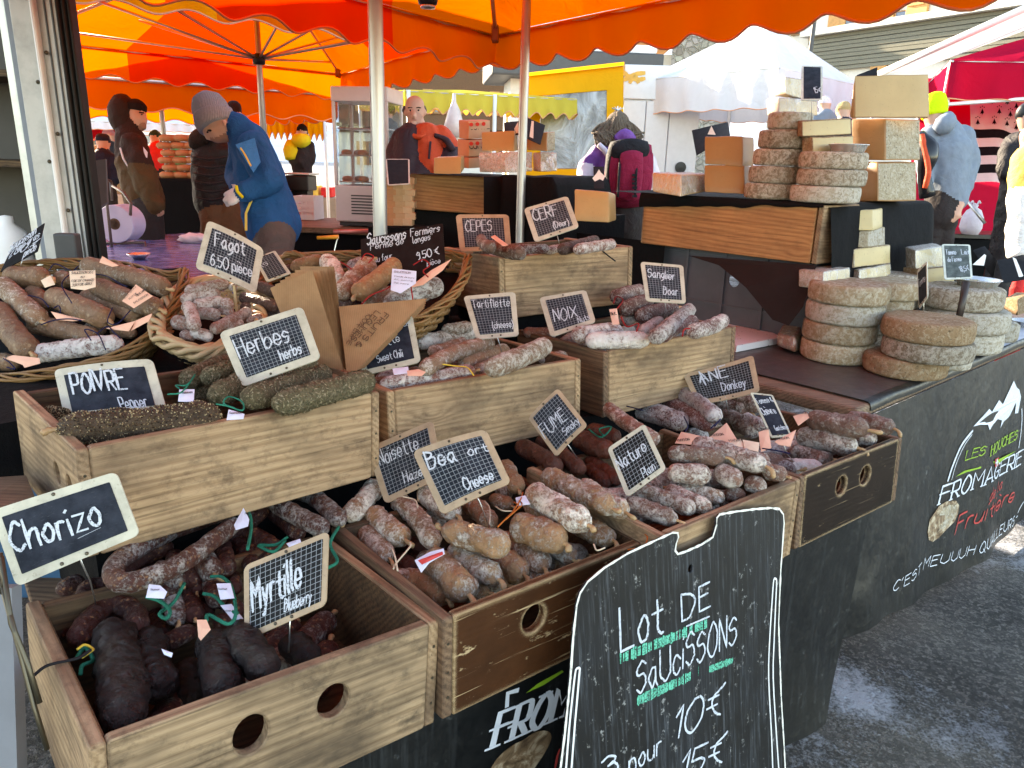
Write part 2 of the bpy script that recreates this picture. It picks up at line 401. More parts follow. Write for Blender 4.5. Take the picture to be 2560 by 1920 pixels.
M_SLATEP = slate_mat('plain blue black slate', (.008, .011, .018), False, smear=.5)
M_SLATEG = slate_mat('grey green slate', (.055, .068, .065), False, smear=.5)
M_SLATEK = slate_mat('black card', (.004, .0035, .0035), False, smear=.12)
def frame_mat(name, col, dirt):
    t = NT(name); v = t.shift(t.obj(), 4.)
    c = t.mix(t.ramp(t.noise(v, 30, 6, .65), [(.38, 0.), (.68, 1.)]), col, tuple(x*.72 for x in col))
    sp = t.noise(v, 140, 5, .7)
    c = t.mix(t.math('MULTIPLY', t.ramp(sp, [(.60, 0.), (.70, 1.)]), .6), c, dirt)
    return t.done(t.bsdf(c, .5, None, .35))
M_FRAME = frame_mat('cream plastic frame', (.50, .475, .375), (.16, .13, .09))
M_FRAMET = frame_mat('tan worn frame', (.40, .295, .19), (.11, .075, .05))
M_FRAMEG = frame_mat('pale green frame', (.58, .62, .55), (.2, .2, .15))
def chalk_mat(name, col, dens=.5, sc=300.):
    t = NT(name); v = t.shift(t.obj(), 3.)
    n = t.math('ADD', t.math('MULTIPLY', t.noise(v, sc, 4, .7), .75), t.math('MULTIPLY', t.noise(v, sc*.2, 3), .25))
    a = t.ramp(n, [(.50-.22*dens-.05, .12), (.50-.22*dens+.10, 1.)])
    return t.done(t.bsdf(col, .9, None, .1, alpha=a))
M_CHALK = chalk_mat('white chalk', (.50, .55, .60), .5)
M_CHALKF = chalk_mat('faint chalk', (.55, .60, .65), .35)
M_CHALKG = chalk_mat('green chalk', (.10, .50, .35), .3)
M_RIVET = plain('rivet', (.10, .085, .06), .4, .5, .8)
M_WIRE = plain('steel wire', (.62, .62, .60), .3, .5, .9)
M_STEELP = None
def metal_mat(name, col, rough=.35, brush=1., dirt=.2):
    t = NT(name); v = t.shift(t.obj(), 3.)
    n = t.noise(t.sc(v, 90*brush, 90*brush, 2), 1., 4, .6); n2 = t.noise(v, 9, 6, .65)
    c = t.mix(t.math('MULTIPLY', t.ramp(n2, [(.45, 0.), (.75, 1.)]), dirt), col, tuple(x*.45 for x in col))
    return t.done(t.bsdf(c, t.ramp(n, [(.2, rough-.08), (.8, rough+.14)]), t.bump(n, .05, .002), .5, .85))
M_POLE = metal_mat('galvanised steel pole', (.42, .43, .44), .36)
M_ALU = metal_mat('scuffed aluminium', (.56, .56, .53), .42, .4, .45)
M_FOIL = metal_mat('aluminium foil tray', (.72, .72, .72), .26, .3, .1)

# cheese
def rind_mat(name, a, b, mould, cover=.5, sc=1., pits=.5):
    t = NT(name); v = t.shift(t.obj(), 6.)
    c = t.mix(t.ramp(t.noise(v, 11*sc, 5, .6), [(.3, 0.), (.72, 1.)]), a, b)
    m = t.noise(v, 52*sc, 9, .80, .5); lo = .63-.26*cover
    mk = t.ramp(m, [(lo-.04, 0.), (lo+.06, 1.)])
    c = t.mix(t.math('MULTIPLY', mk, .85), c, mould)
    dk = t.noise(v, 95*sc, 6, .75)
    c = t.mix(t.math('MULTIPLY', t.ramp(dk, [(.56, 0.), (.63, 1.)]), pits), c, tuple(x*.28 for x in a))
    c = t.hsv(c, .5, 1., t.math('ADD', .85, t.math('MULTIPLY', t.rand(), .3)))
    h = t.math('ADD', m, t.math('MULTIPLY', dk, -.6))
    return t.done(t.bsdf(c, .85, t.bump(h, 1., .010), .2))
M_TOMME = rind_mat('tomme rind', (.29,.20,.115), (.40,.30,.19), (.53,.47,.37), .48)
M_TOMMEG = rind_mat('grey mouldy rind', (.20,.15,.10), (.32,.25,.175), (.54,.49,.41), .55, 1.1, .6)
M_TOMMEB = rind_mat('brown pitted rind', (.245,.155,.082), (.34,.225,.13), (.45,.36,.25), .36, 1.2, .75)
M_TOMMEW = rind_mat('whitish rind', (.31,.25,.17), (.43,.37,.28), (.58,.545,.48), .6, 1.1, .5)
M_GRUY = rind_mat('pale speckled rind', (.34,.275,.18), (.43,.36,.26), (.52,.47,.37), .45, 1.3, .95)
def paste_mat(name, col, eyes=.15, rough=.45, holes=0.):
    t = NT(name); v = t.shift(t.obj(), 4.)
    c = t.mix(t.ramp(t.noise(v, 8, 4, .6), [(.3, 0.), (.7, 1.)]), tuple(x*.9 for x in col), tuple(min(1, x*1.06) for x in col))
    n = t.noise(v, 70, 5, .6); d = t.vor(v, 55, 0)
    c = t.mix(t.math('MULTIPLY', t.ramp(d, [(.10, 1.), (.18, 0.)]), eyes), c, tuple(x*.5 for x in col))
    return t.done(t.bsdf(c, rough, t.bump(t.math('ADD', t.math('MULTIPLY', n, .5), t.ramp(d, [(.08, 0.), (.2, 1.)])), .18, .004), .4))
M_PASTE = paste_mat('golden cheese paste', (.44, .285, .12))
M_PASTEP = paste_mat('pale cheese paste', (.46, .355, .175), .5)
M_PASTEO = paste_mat('caramel cheese side', (.32, .165, .062), .2)
def film_mat(name, tint=(.9,.9,.9)):
    t = NT(name); v = t.shift(t.obj(), 3.)
    w = t.noise(t.sc(v, 1, 1, .35), 38, 6, .7, 1.5)
    gl = t.n('ShaderNodeBsdfGlossy', {'Color': (1,1,1,1), 'Roughness': .12, 'Normal': t.bump(w, .9, .01)}).outputs[0]
    df = t.n('ShaderNodeBsdfDiffuse', {'Color': (*tint, 1)}).outputs[0]
    tr = t.n('ShaderNodeBsdfTransparent').outputs[0]
    a = t.n('ShaderNodeMixShader', {0: .16, 1: tr, 2: gl}).outputs[0]
    return t.done(t.n('ShaderNodeMixShader', {0: t.math('MULTIPLY', t.ramp(w, [(.52, 0.), (.66, 1.)]), .38), 1: a, 2: df}).outputs[0])
M_FILM = film_mat('cling film')
# cloth, paper, plastic
def fabric_mat(name, a, trans, tr_amt=.5, rough=.8):
    """thin cloth that glows when the sun is behind it"""
    t = NT(name); v = t.pos()
    n = t.noise(t.sc(v, 3, 3, 1.2), 2.2, 5, .6)
    c = t.mix(t.ramp(n, [(.3, 0.), (.7, 1.)]), tuple(x*.92 for x in a), a)
    nr = t.bump(t.noise(t.sc(v, 1, 1, 1), 5, 4, .55, .8), .25, .05)
    d = t.n('ShaderNodeBsdfDiffuse', {'Color': c, 'Normal': nr}).outputs[0]
    tl = t.n('ShaderNodeBsdfTranslucent', {'Color': (*trans, 1), 'Normal': nr}).outputs[0]
    return t.done(t.n('ShaderNodeMixShader', {0: tr_amt, 1: d, 2: tl}).outputs[0])
M_CORANGE = fabric_mat('orange awning cloth', (.74,.18,.010), (.74,.105,.003), .42)
M_CRED = fabric_mat('red orange awning cloth', (.66,.045,.006), (.76,.026,.002), .42)
M_CYEL = fabric_mat('yellow awning cloth', (.78,.36,.015), (.80,.27,.006), .42)
M_CLIME = fabric_mat('yellow green awning cloth', (.66,.54,.09), (.55,.44,.07), .35)
M_CWHITE = fabric_mat('white tent cloth', (.80,.80,.82), (.6,.6,.66), .25)
M_CRIMSON = fabric_mat('crimson tent cloth', (.42,.012,.045), (.62,.015,.05), .4)
M_HEM = plain('peach hem binding', (.72,.33,.18), .7, .2)
def cloth_mat(name, col, sc=1., rough=.9, amt=.35):
    t = NT(name); v = t.pos()
    n = t.noise(v, 9*sc, 5, .6); f = t.noise(v, 300*sc, 2)
    c = t.mix(n, tuple(x*.7 for x in col), tuple(x*1.25 for x in col))
    return t.done(t.bsdf(c, rough, t.bump(t.math('ADD', n, t.math('MULTIPLY', f, .15)), amt, .03), .15))
M_BLACK = cloth_mat('black cloth', (.0035, .0035, .0042))
def banner_mat(name, col):
    t = NT(name); v = t.obj()
    s1 = t.noise(t.sc(v, 60, 60, 1.4), 1., 6, .75)
    s2 = t.noise(t.sc(v, 9, 9, 9), 2.5, 7, .72)
    c = t.mix(t.math('MULTIPLY', t.ramp(s1, [(.52, 0.), (.78, 1.)]), .5), col, (.06, .066, .07))
    c = t.mix(t.math('MULTIPLY', t.ramp(s2, [(.62, 0.), (.74, 1.)]), .35), c, (.22, .23, .23))
    return t.done(t.bsdf(c, t.ramp(s2, [(.3, .30), (.7, .52)]), t.bump(t.noise(v, 5, 4), .3, .03), .5))
M_BANNER = banner_mat('black scratched tarpaulin', (.0042, .0048, .0054))
M_OILCLOTH = banner_mat('worn dark oilcloth', (.060, .048, .045))
M_KRAFT = None
def kraft_mat():
    t = NT('kraft paper'); v = t.shift(t.obj(), 3.)
    c = t.mix(t.ramp(t.noise(v, 24, 5, .6), [(.3, 0.), (.7, 1.)]), (.25,.13,.062), (.32,.175,.088))
    rib = t.n('ShaderNodeTexWave', {'Vector': v, 'Scale': 70., 'Distortion': .4}, bands_direction='X').outputs['Fac']
    return t.done(t.bsdf(t.mix(.12, c, rib, 'MULTIPLY'), .75, t.bump(t.noise(v, 14, 5), .4, .01), .2))
M_KRAFT = kraft_mat()
M_KINK = plain('dark brown print', (.10, .05, .028), .8, .2)
M_TAGP = plain('salmon paper tag', (.72, .42, .30), .8, .2, var=.06)
M_TAGB = plain('cream paper tag', (.70, .54, .40), .8, .2, var=.06)
M_TAGW = plain('white paper tag', (.62, .66, .80), .7, .2, var=.05)
M_INK = plain('black print', (.03, .028, .03), .8, .2)
M_YARN = plain('green yarn', (.012, .20, .13), .9, .1, var=.3, bump=.6, bs=400.)
M_STRB = plain('navy string', (.012, .014, .05), .9, .1)
M_STRR = plain('red string', (.28, .02, .02), .9, .1)
M_STRW = plain('cream string', (.55, .45, .33), .9, .1)
M_STRO = plain('orange elastic', (.45, .12, .02), .7, .2)
M_STRY = plain('yellow string', (.6, .40, .05), .7, .2)
M_STRK = plain('black cord', (.01, .01, .012), .8, .2)
M_WICK = None
def wicker_mat(name, a, b):
    t = NT(name); v = t.shift(t.obj(), 3.)
    i = t.n('ShaderNodeNewGeometry').outputs['Random Per Island']
    n = t.noise(v, 45, 5, .65)
    c = t.mix(t.math('ADD', t.math('MULTIPLY', i, .6), t.math('MULTIPLY', n, .4)), a, b)
    return t.done(t.bsdf(c, .5, t.bump(t.noise(v, 160, 3), .3, .003), .35))
M_WICK = wicker_mat('honey wicker', (.10,.042,.013), (.31,.165,.06))
M_WICKP = wicker_mat('pale straw plait', (.34,.22,.11), (.52,.37,.21))
M_CRATEG = plain('grey plastic crate', (.075, .08, .095), .5, .4)
M_WHITEP = plain('white plastic', (.72, .72, .72), .45, .4, var=.05)
M_GREYP = plain('dark grey plastic', (.05, .052, .055), .5, .4)
M_BLACKP = plain('black plastic', (.010, .010, .011), .4, .4)
M_BLACKR = plain('black rubber', (.012, .012, .012), .6, .3)
# ------------------------------------------------------------------ hand lettering: single-line glyphs (y: 0 descender, 2 baseline, 6 x-height, 9 capitals)
GL = {
'A':'02 39 62;14 54','B':'02 09;~09 48 47 26 06;~06 56 54 43 32 02','C':'~58 39 17 05 13 32 53','D':'02 09;~09 48 66 54 32 02','E':'59 09 02 52;06 46','F':'59 09 02;06 46',
'G':'~58 39 17 05 13 32 53 55;55 35','H':'09 02;59 52;06 56','I':'09 02','J':'~49 44 33 22 03','K':'09 02;59 05;16 52','L':'09 02 52','M':'02 09 35 69 62','N':'02 09 52 59',
'O':'~39 17 04 22 42 64 67 49 39','P':'02 09;~09 49 58 56 45 05','Q':'~39 17 04 22 42 64 67 49 39;44 71','R':'02 09;~09 49 58 56 45 05;25 52','S':'~58 39 18 07 16 46 54 43 22 03','T':'09 69;39 32',
'U':'~09 04 13 32 53 64 69','V':'09 32 69','W':'09 22 36 52 79','X':'09 62;69 02','Y':'09 36 69;36 32','Z':'09 69 02 62',
'a':'~46 26 04 13 22 44;46 43 52','b':'09 02;~04 26 46 54 43 22 03','c':'~45 26 05 03 22 43','d':'~46 26 04 13 22 44;49 42','e':'~04 44 45 36 16 04 03 22 43','f':'~48 39 28 26 22;06 36',
'g':'~46 26 04 13 22 44;~46 42 31 10 00','h':'09 02;~04 26 46 45 42','i':'06 02;08 08','j':'~26 22 21 10 00;28 28','k':'09 02;46 04;24 42','l':'~09 04 03 12','m':'06 02;~04 16 26 34 32;~34 46 56 64 62',
'n':'06 02;~04 16 36 44 42','o':'~26 15 04 12 32 44 36 26','p':'06 00;~04 16 36 44 42 22 03','q':'~46 26 04 12 33;46 40','r':'06 02;~04 16 36','s':'~45 26 05 14 34 33 22 02','t':'~28 24 23 32 42;06 46',
'u':'~06 03 12 32 44;46 42','v':'06 22 46','w':'06 12 25 42 56','x':'06 42;46 02','y':'06 22;~46 22 10 00','z':'06 46 02 42',
'0':'~29 07 04 22 42 64 67 49 29','1':'07 29 22','2':'~07 19 39 57 45 02;02 52','3':'~08 29 48 47 26;~26 46 54 43 22 03','4':'49 05 55;49 42','5':'59 09 06;~06 36 55 43 22 03','6':'~48 29 06 03 22 43 45 26 05','7':'09 59 22','8':'~26 07 29 47 26 04 22 44 26','9':'~47 26 07 18 29 48 47 43 22',
'€':'~69 48 27 25 43 62;07 47;05 45','(':'~29 17 04 20','!':'09 04;02 02',')':'~09 17 24 00',',':'12 00','.':'02 02','"':'09 07;29 27',"'":'19 07','-':'05 35','&':'~52 15 17 28 38 37 05 03 12 32 54','%':'59 02;~08 19 18 07 08;~44 54 53 43 44','+':'25 65;47 43','_':'02 62','é':'~04 44 45 36 16 04 03 22 43;29 38','è':'~04 44 45 36 16 04 03 22 43;19 38','É':'58 08 02 52;05 45;29 49','Â':'02 38 62;14 54;29 30',' ':''}
def glyph(ch):
    out = []
    for st in GL.get(ch, '').split(';'):
        if not st: continue
        sm = st[0] == '~'; pts = [Vector((int(p[0]), int(p[1])-2)) for p in st.lstrip('~').split()]
        if len(pts) == 2 and (pts[0]-pts[1]).length < .01: pts[1] = pts[1]+Vector((.35, .35))
        out.append(spline(pts, 5) if sm and len(pts) > 2 else pts)
    w = max((p.x for s in out for p in s), default=2.2)
    return out, w
class Surf:
    """a drawing surface: local (u,v) metres -> 3D, plus photo pixel -> (u,v)"""
    def __init__(s, to3, to2, nrm, scale, plumb=False): s.to3, s.to2, s.n, s.scale, s.plumb = to3, to2, nrm, scale, plumb
def plane_surf(M, rip=None, plumb=False):
    o = M.translation.copy(); n = M.to_3x3().col[2].copy(); Mi = M.inverted()
    def to2(px):
        q = Mi @ onplane(px, o, n); return Vector((q.x, q.y))
    return Surf((lambda u, v: M @ Vector((u, v, rip(u, v)))) if rip else (lambda u, v: M @ Vector((u, v, 0))), to2, n, 1., plumb)
_lift = [0]; WTF = .74
def ribbon(mb, surf, pts, w, lift=.0007, ragged=.12, rg=rnd):
    """flat stroke of width w along uv points"""
    P = [Vector((p[0], p[1])) for p in pts]
    Q = []
    for i in range(len(P)-1):
        L = (P[i+1]-P[i]).length; k = max(1, int(L/(w*2.2)))
        Q += [P[i].lerp(P[i+1], j/k) for j in range(k)]
    Q.append(P[-1]); P = Q
    if len(P) < 2: return
    _lift[0] = (_lift[0]+1) % 9
    vs = []; n = len(P); lf = lift+_lift[0]*.00006
    P[0] = P[0]-(P[1]-P[0]).normalized()*w*.4; P[-1] = P[-1]+(P[-1]-P[-2]).normalized()*w*.4
    for i in range(n):
        d = (P[min(i+1,n-1)]-P[max(i-1,0)]); d = d.normalized() if d.length > 1e-9 else Vector((1,0))
        q = Vector((-d.y, d.x)); ww = w*.5*(1+rg.uniform(-ragged, ragged))*(.75 if i in (0, n-1) else 1)
        for sgn in (1, -1):
            a = P[i]+q*ww*sgn; vs.append(surf.to3(a.x, a.y)+surf.n*lf)
    mb.add(vs, [(2*i, 2*i+1, 2*i+3, 2*i+2) for i in range(n-1)])
def letter(mb, surf, text, p0, p1, cap, w=None, shear=0., jit=.05, lift=.0007, wob=True, nib=0., serif=False, fit=True, rg=rnd):
    """write text from uv p0 to uv p1 with capitals cap metres high"""
    p0, p1 = Vector(p0), Vector(p1); ax = (p1-p0).normalized(); up = Vector((-ax.y, ax.x))
    gs = []; x = 0
    for ch in text:
        st, gw = glyph(ch); gs.append((x, st)); x += gw+(1.7 if ch != ' ' else .6)
    tot = max(x-1.7, .1); k = cap/7.
    sx = (p1-p0).length/tot if fit else k
    w = (w or cap*.11)*WTF
    for (gx, st) in gs:
        jy = rg.uniform(-jit, jit)*7; js = 1+rg.uniform(-jit, jit)*1.2; jr = rg.uniform(-jit, jit)
        for s in st:
            pts = []
            for p in s:
                yy = p.y*js; xx = gx+p.x+yy*(shear+jr*.5)
                q = p0+ax*(xx*sx)+up*((yy+jy)*k)
                if wob: q = q+Vector((rg.uniform(-1,1), rg.uniform(-1,1)))*cap*.012
                pts.append(q)
            if nib > 0: nibbon(mb, surf, pts, w, nib, lift, up)
            else: ribbon(mb, surf, pts, w, lift, rg=rg)
            if serif:
                for q in (pts[0], pts[-1]):
                    ribbon(mb, surf, [q-ax*w*1.05, q+ax*w*1.05], w*.38, lift+.0006, 0)
def nibbon(mb, surf, pts, w, nib, lift, up):
    """broad-nib stroke: upright strokes thick, level strokes thin"""
    P = [Vector(p) for p in pts]; n = len(P); vs = []
    _lift[0] = (_lift[0]+1) % 9; lf = lift+_lift[0]*.00006
    for i in range(n):
        d = (P[min(i+1,n-1)]-P[max(i-1,0)]); d = d.normalized() if d.length > 1e-9 else Vector((1,0))
        q = Vector((-d.y, d.x)); ww = w*.5*(nib+(1-nib)*abs(d.dot(up)))
        for sgn in (1, -1):
            a = P[i]+q*ww*sgn; vs.append(surf.to3(a.x, a.y)+surf.n*lf)
    mb.add(vs, [(2*i, 2*i+1, 2*i+3, 2*i+2) for i in range(n-1)])
def polyfill(mb, surf, pts, lift=.0008):
    P = [Vector((p[0], p[1], 0)) for p in pts]
    mb.add([surf.to3(p.x, p.y)+surf.n*lift for p in P], [tuple(t) for t in geometry.tessellate_polygon([P])])
def capof(surf, k, x0, y0, x1, y1, cp, a, b):
    d = math.hypot(x1-x0, y1-y0); q = surf.to2(S(k, x0+(y1-y0)/d*cp, y0-(x1-x0)/d*cp)) if not surf.plumb else surf.to2(S(k, x0, y0-cp))
    ax = (b-a).normalized(); e = q-a; return abs(ax.x*e.y-ax.y*e.x)
def write(name, surf, items, mat, parent, lift=.0007, **kw):
    """items: (text, crop, x0,y0, x1,y1, cap_px)"""
    mb = MB()
    for it in items:
        tx, k, x0, y0, x1, y1, cp = it[:7]
        a, b = surf.to2(S(k, x0, y0)), surf.to2(S(k, x1, y1)); cap = capof(surf, k, x0, y0, x1, y1, cp, a, b)
        kk = dict(kw); kk.update(it[7] if len(it) > 7 else {})
        letter(mb, surf, tx, a, b, cap, w=cap*kk.pop('wt', .12), lift=lift, **kk)
    return mb.build(name, mat, parent)

# ------------------------------------------------------------------ ground and the wide setting
def ground_mat():
    t = NT('icy asphalt'); v = t.pos()
    ag = t.vor(v, 95, 1); agd = t.noise(v, 95, 5, .75)
    agc = t.n('ShaderNodeSeparateXYZ', {0: t.vor(v, 68, 1)}).outputs[0]
    c = t.mix(t.math('MULTIPLY', t.ramp(agd, [(.40, 0.), (.62, 1.)]), t.math('POWER', agc, 1.6)), (.010,.0105,.0115), (.24,.225,.21))
    c = t.mix(t.math('MULTIPLY', t.ramp(t.vor(v, 62, 0), [(.14, 1.), (.26, 0.)]), .5), c, (.26,.22,.18))
    big = t.noise(v, 1.5, 7, .64, .4); fine = t.noise(v, 34, 6, .7)
    ice = t.math('ADD', t.math('MULTIPLY', big, .8), t.math('MULTIPLY', fine, .2))
    ic = t.ramp(t.math('ADD', ice, t.math('MULTIPLY', t.math('SUBTRACT', agd, .5), .22)), [(.535, 0.), (.60, 1.)])
    c = t.mix(t.math('MULTIPLY', ic, .8), c, (.46,.49,.55))
    wet = t.ramp(t.noise(v, 2.2, 4), [(.4, .35), (.65, .75)])
    h = t.math('ADD', t.math('MULTIPLY', agd, .9), t.math('MULTIPLY', ic, .6))
    return t.done(t.bsdf(c, wet, t.bump(h, 1., .02), .4))
M_GROUND = ground_mat()
def snow_mat():
    t = NT('snow'); v = t.pos()
    n = t.noise(v, .06, 8, .62); c = t.mix(t.ramp(n, [(.42, 0.), (.62, 1.)]), (.55,.62,.72), (.82,.85,.9))
    return t.done(t.bsdf(c, .7, t.bump(n, .6, 4.), .2))
M_SNOW = snow_mat()
mb = MB(); n = 60
for i in range(n+1):
    for j in range(n+1):
        x = -400+800*i/n; y = -60+560*j/n
        mb.v.append(Vector((x, y, 0)))
for i in range(n):
    for j in range(n): mb.f.append((i*(n+1)+j, (i+1)*(n+1)+j, (i+1)*(n+1)+j+1, i*(n+1)+j+1)); mb.mi.append(0)
tag(mb.build('ground', M_GROUND), 'dark wet asphalt with patches of ice and grit', None, None, 'structure')
# snowy mountainside beyond the village
mb = MB(); nx, ny = 70, 24
for i in range(nx+1):
    for j in range(ny+1):
        x = -520+1040*i/nx; y = 150+420*j/ny
        hh = (j/ny)**1.1*190*(.75+.5*noise.noise((x*.004, 3.1, 0)))+14*noise.fractal((x*.02, y*.02, 1), 1., 2., 5)*(j/ny)
        mb.v.append(Vector((x, y, hh-.5)))
for i in range(nx):
    for j in range(ny): a = i*(ny+1)+j; mb.f.append((a, a+ny+1, a+ny+2, a+1)); mb.mi.append(0)
tag(mb.build('snowy_mountain', M_SNOW, smooth=True), 'snow covered mountainside rising behind the village', None, None, 'structure')
# ------------------------------------------------------------------ the sausage stall: wooden crates
def rotm(yaw, tilt, rl): return Matrix.Rotation(R(yaw), 4, 'Z') @ Matrix.Rotation(R(tilt), 4, 'X') @ Matrix.Rotation(R(rl), 4, 'Y')
class Crate: pass
def panel(name, w, h, t, M, mat, parent, holes=(), ch=.0022, rc=.006):
    """board lying in local x (length) / y (height); M puts its centre plane"""
    mb = MB(); mb.plate(rrect(w, h, rc, 3, w/2, h/2), holes, t, None, ch)
    return mb.build(name, mat, parent, M)
def crate(name, label, pos, ang, dims, mats, holes=None, side_holes=None, t=.018):
    c = Crate(); w, d, h = dims; c.w, c.d, c.h, c.t = w, d, h, t
    c.M = Matrix.Translation(pos) @ rotm(*ang); c.Mi = c.M.inverted()
    c.n = c.M.to_3x3().col[2].copy()
    e = empty(name, pos, label, 'crate', 'wooden crates of the sausage stall'); c.root = e
    mf, ms, mb_ = mats
    RX = Matrix.Rotation(R(90), 4, 'X')                       # plate xy -> xz
    fr = c.M @ Matrix.Translation((t+.0005, t/2, 0)) @ RX
    hl = []
    if holes:
        o = c.M @ Vector((0, 0, 0)); nn = -(c.M.to_3x3().col[1])
        for (k, x, y, rx, ry) in holes:
            q = c.Mi @ onplane(S(k, x, y), o, nn); q2 = c.Mi @ onplane(S(k, x+rx, y), o, nn); q3 = c.Mi @ onplane(S(k, x, y+ry), o, nn)
            hl.append(ell(q.x-t, q.z, abs(q2.x-q.x), abs(q3.z-q.z), 22))
    panel('front_panel', w-2*t-.001, h, t, fr, mf, e, hl)
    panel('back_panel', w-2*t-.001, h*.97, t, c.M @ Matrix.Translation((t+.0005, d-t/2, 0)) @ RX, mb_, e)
    RS = Matrix.Rotation(R(90), 4, 'Z') @ RX
    sh = []
    for k, x in enumerate((t/2, w-t/2)):
        hh = []
        if side_holes and k == 0: hh = [ell(a, b, .018, .020, 16) for a, b in side_holes]
        panel('side_panel', d, h, t, c.M @ Matrix.Translation((x, 0, 0)) @ RS, ms, e, hh)
    for lo, hi in (((t+.0006,t+.001,.014),(t+.0022,d-t-.001,h-.004)),((w-t-.0022,t+.001,.014),(w-t-.0006,d-t-.001,h-.004)),((t+.003,t+.0006,.014),(w-t-.003,t+.0022,h-.004))):
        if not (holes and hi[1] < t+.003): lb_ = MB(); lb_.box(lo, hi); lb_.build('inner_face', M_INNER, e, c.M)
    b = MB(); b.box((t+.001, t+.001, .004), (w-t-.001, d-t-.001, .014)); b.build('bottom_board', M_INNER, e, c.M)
    # nail heads
    nb = MB()
    for zz in (.25, .5, .78):
        for xx in (t*.5, w-t*.5):
            nb.lathe([(0,0),(.0026,0),(.0022,.0009),(0,.0011)], 8, c.M @ Matrix.Translation((xx, -.0002, h*zz+rnd.uniform(-.006,.006))) @ RX)
    nb.build('nail_heads', M_RIVET, e)['kind'] = 'stuff'
    return c
def cpt(c, px, level):
    """photo pixel -> point on the crate's level plane (level relative to the rim)"""
    o = c.M @ Vector((0, 0, c.h+level)); return onplane(px, o, c.n)
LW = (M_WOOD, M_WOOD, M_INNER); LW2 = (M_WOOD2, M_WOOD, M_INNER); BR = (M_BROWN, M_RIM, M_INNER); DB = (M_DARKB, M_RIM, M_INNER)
C1 = crate('wooden_crate', 'pale crate with two round holes holding chorizo and black blueberry sausages', (-.465,.668,.783), (41.18,-1.31,4.3), (.476,.384,.18), LW2,
           [('G',1300,1490,92,100), ('G',1728,1315,80,84)])
C2 = crate('wooden_crate', 'brown varnished crate with one round hole, beside the chorizo crate', (-.094,.975,.757), (38.65,-.65,.91), (.452,.384,.179), BR, [('J',740,680,60,72)])
C3 = crate('wooden_crate', 'pale crate behind the big chalkboard holding smoked and plain sausages', (.274,1.215,.776), (38.3,.04,-.08), (.446,.384,.183), LW)
C4 = crate('wooden_crate', 'dark painted crate with two oval handholes at the end of the row', (.67,1.579,.742), (38.21,-3.89,.48), (.481,.384,.18), DB, [('I',1817,632,24,44), ('I',1937,580,24,44)])
C5 = crate('wooden_crate', 'pale crate of pepper and herb coated sausages with slots in its side', (-.655,1.045,.984), (44.52,.2,1.53), (.545,.388,.18), LW, None, [(.13,.10),(.06,.10)])
C6 = crate('wooden_crate', 'pale crate of long brown sausages under the tartiflette sign', (-.252,1.475,.959), (35.75,-3.08,-.23), (.525,.384,.174), LW)
C7 = crate('wooden_crate', 'pale crate of white walnut and boar sausages, right of the tartiflette crate', (.239,1.853,.96), (35.09,-2.57,-1.72), (.51,.384,.176), (M_WOOD, M_RIM, M_INNER))
C8 = crate('wooden_crate', 'pale crate on the top tier with the cep and deer signs', (-.04,2.178,1.145), (30.69,-1.45,-2.02), (.491,.371,.181), LW)

# ------------------------------------------------------------------ sausages
class PlaneC: pass
def plane3(a, b, c):
    """level plane through three points (for the tilted baskets)"""
    p = PlaneC(); p.n = (b-a).cross(c-a).normalized()
    if p.n.z < 0: p.n = -p.n
    p.o = a.copy(); return p
def ppt(c, px, level):
    return cpt(c, px, level) if isinstance(c, Crate) else onplane(px, c.o+c.n*level, c.n)
def sausage_mesh(pts, r, lump=.05, taper=(1,1), n=18, seed=0, wr=.02):
    P = spline(pts, 10 if len(pts) > 2 else 1)
    # resample evenly
    if len(pts) == 2: P = [P[0], P[-1]]
    L = [0]
    for a, b in zip(P, P[1:]): L.append(L[-1]+(b-a).length)
    T = L[-1]
    def at(s):
        s = min(max(s, 0), T)
        for i in range(len(L)-1):
            if s <= L[i+1]+1e-9: return P[i].lerp(P[i+1], (s-L[i])/max(L[i+1]-L[i], 1e-9))
        return P[-1]
    m = max(14, min(40, int(T/r*4))); ss = []
    ea, eb = r*1.0*taper[0], r*1.0*taper[1]
    for i in range(m+1):
        u = i/m; u = .5-.5*math.cos(math.pi*u)*(.75)-.0 if False else u
        ss.append(u*T)
    # extra rings in the ends
    ends = [T*0, ea*.08, ea*.25, ea*.5, ea*.8]; ends2 = [T-eb*.8, T-eb*.5, T-eb*.25, T-eb*.08, T]
    ss = sorted(ends+[s for s in ss if ea < s < T-eb]+ends2)
    path = []; rad = []
    sag = .0
    for s in ss:
        path.append(at(s))
        k = 1.
        if s < ea: k = math.sqrt(max(0, 1-(1-s/ea)**2))
        if s > T-eb: k = min(k, math.sqrt(max(0, 1-(1-(T-s)/eb)**2)))
        k = max(k, .10)
        rad.append(r*k*(1+.05*noise.noise((s/r*.5+seed*3.1, seed, 0))))
    mb = MB(); mb.tube(path, rad, n)
    off = Vector((seed*1.37, seed*2.11, seed*.73))
    nv = []
    k = 0
    for i, c in enumerate(path):
        for j in range(n):
            v = mb.v[i*n+j]; d = v-c; q = v/r
            f = lump*.8*noise.noise(q*.9+off)+lump*.75*noise.noise(q*2.6+off)+wr*1.3*noise.noise(q*5.5+off)
            nv.append(c+d*(1+f*1.6))
    mb.v = nv
    return mb
SEED = [0]
SAUS = []
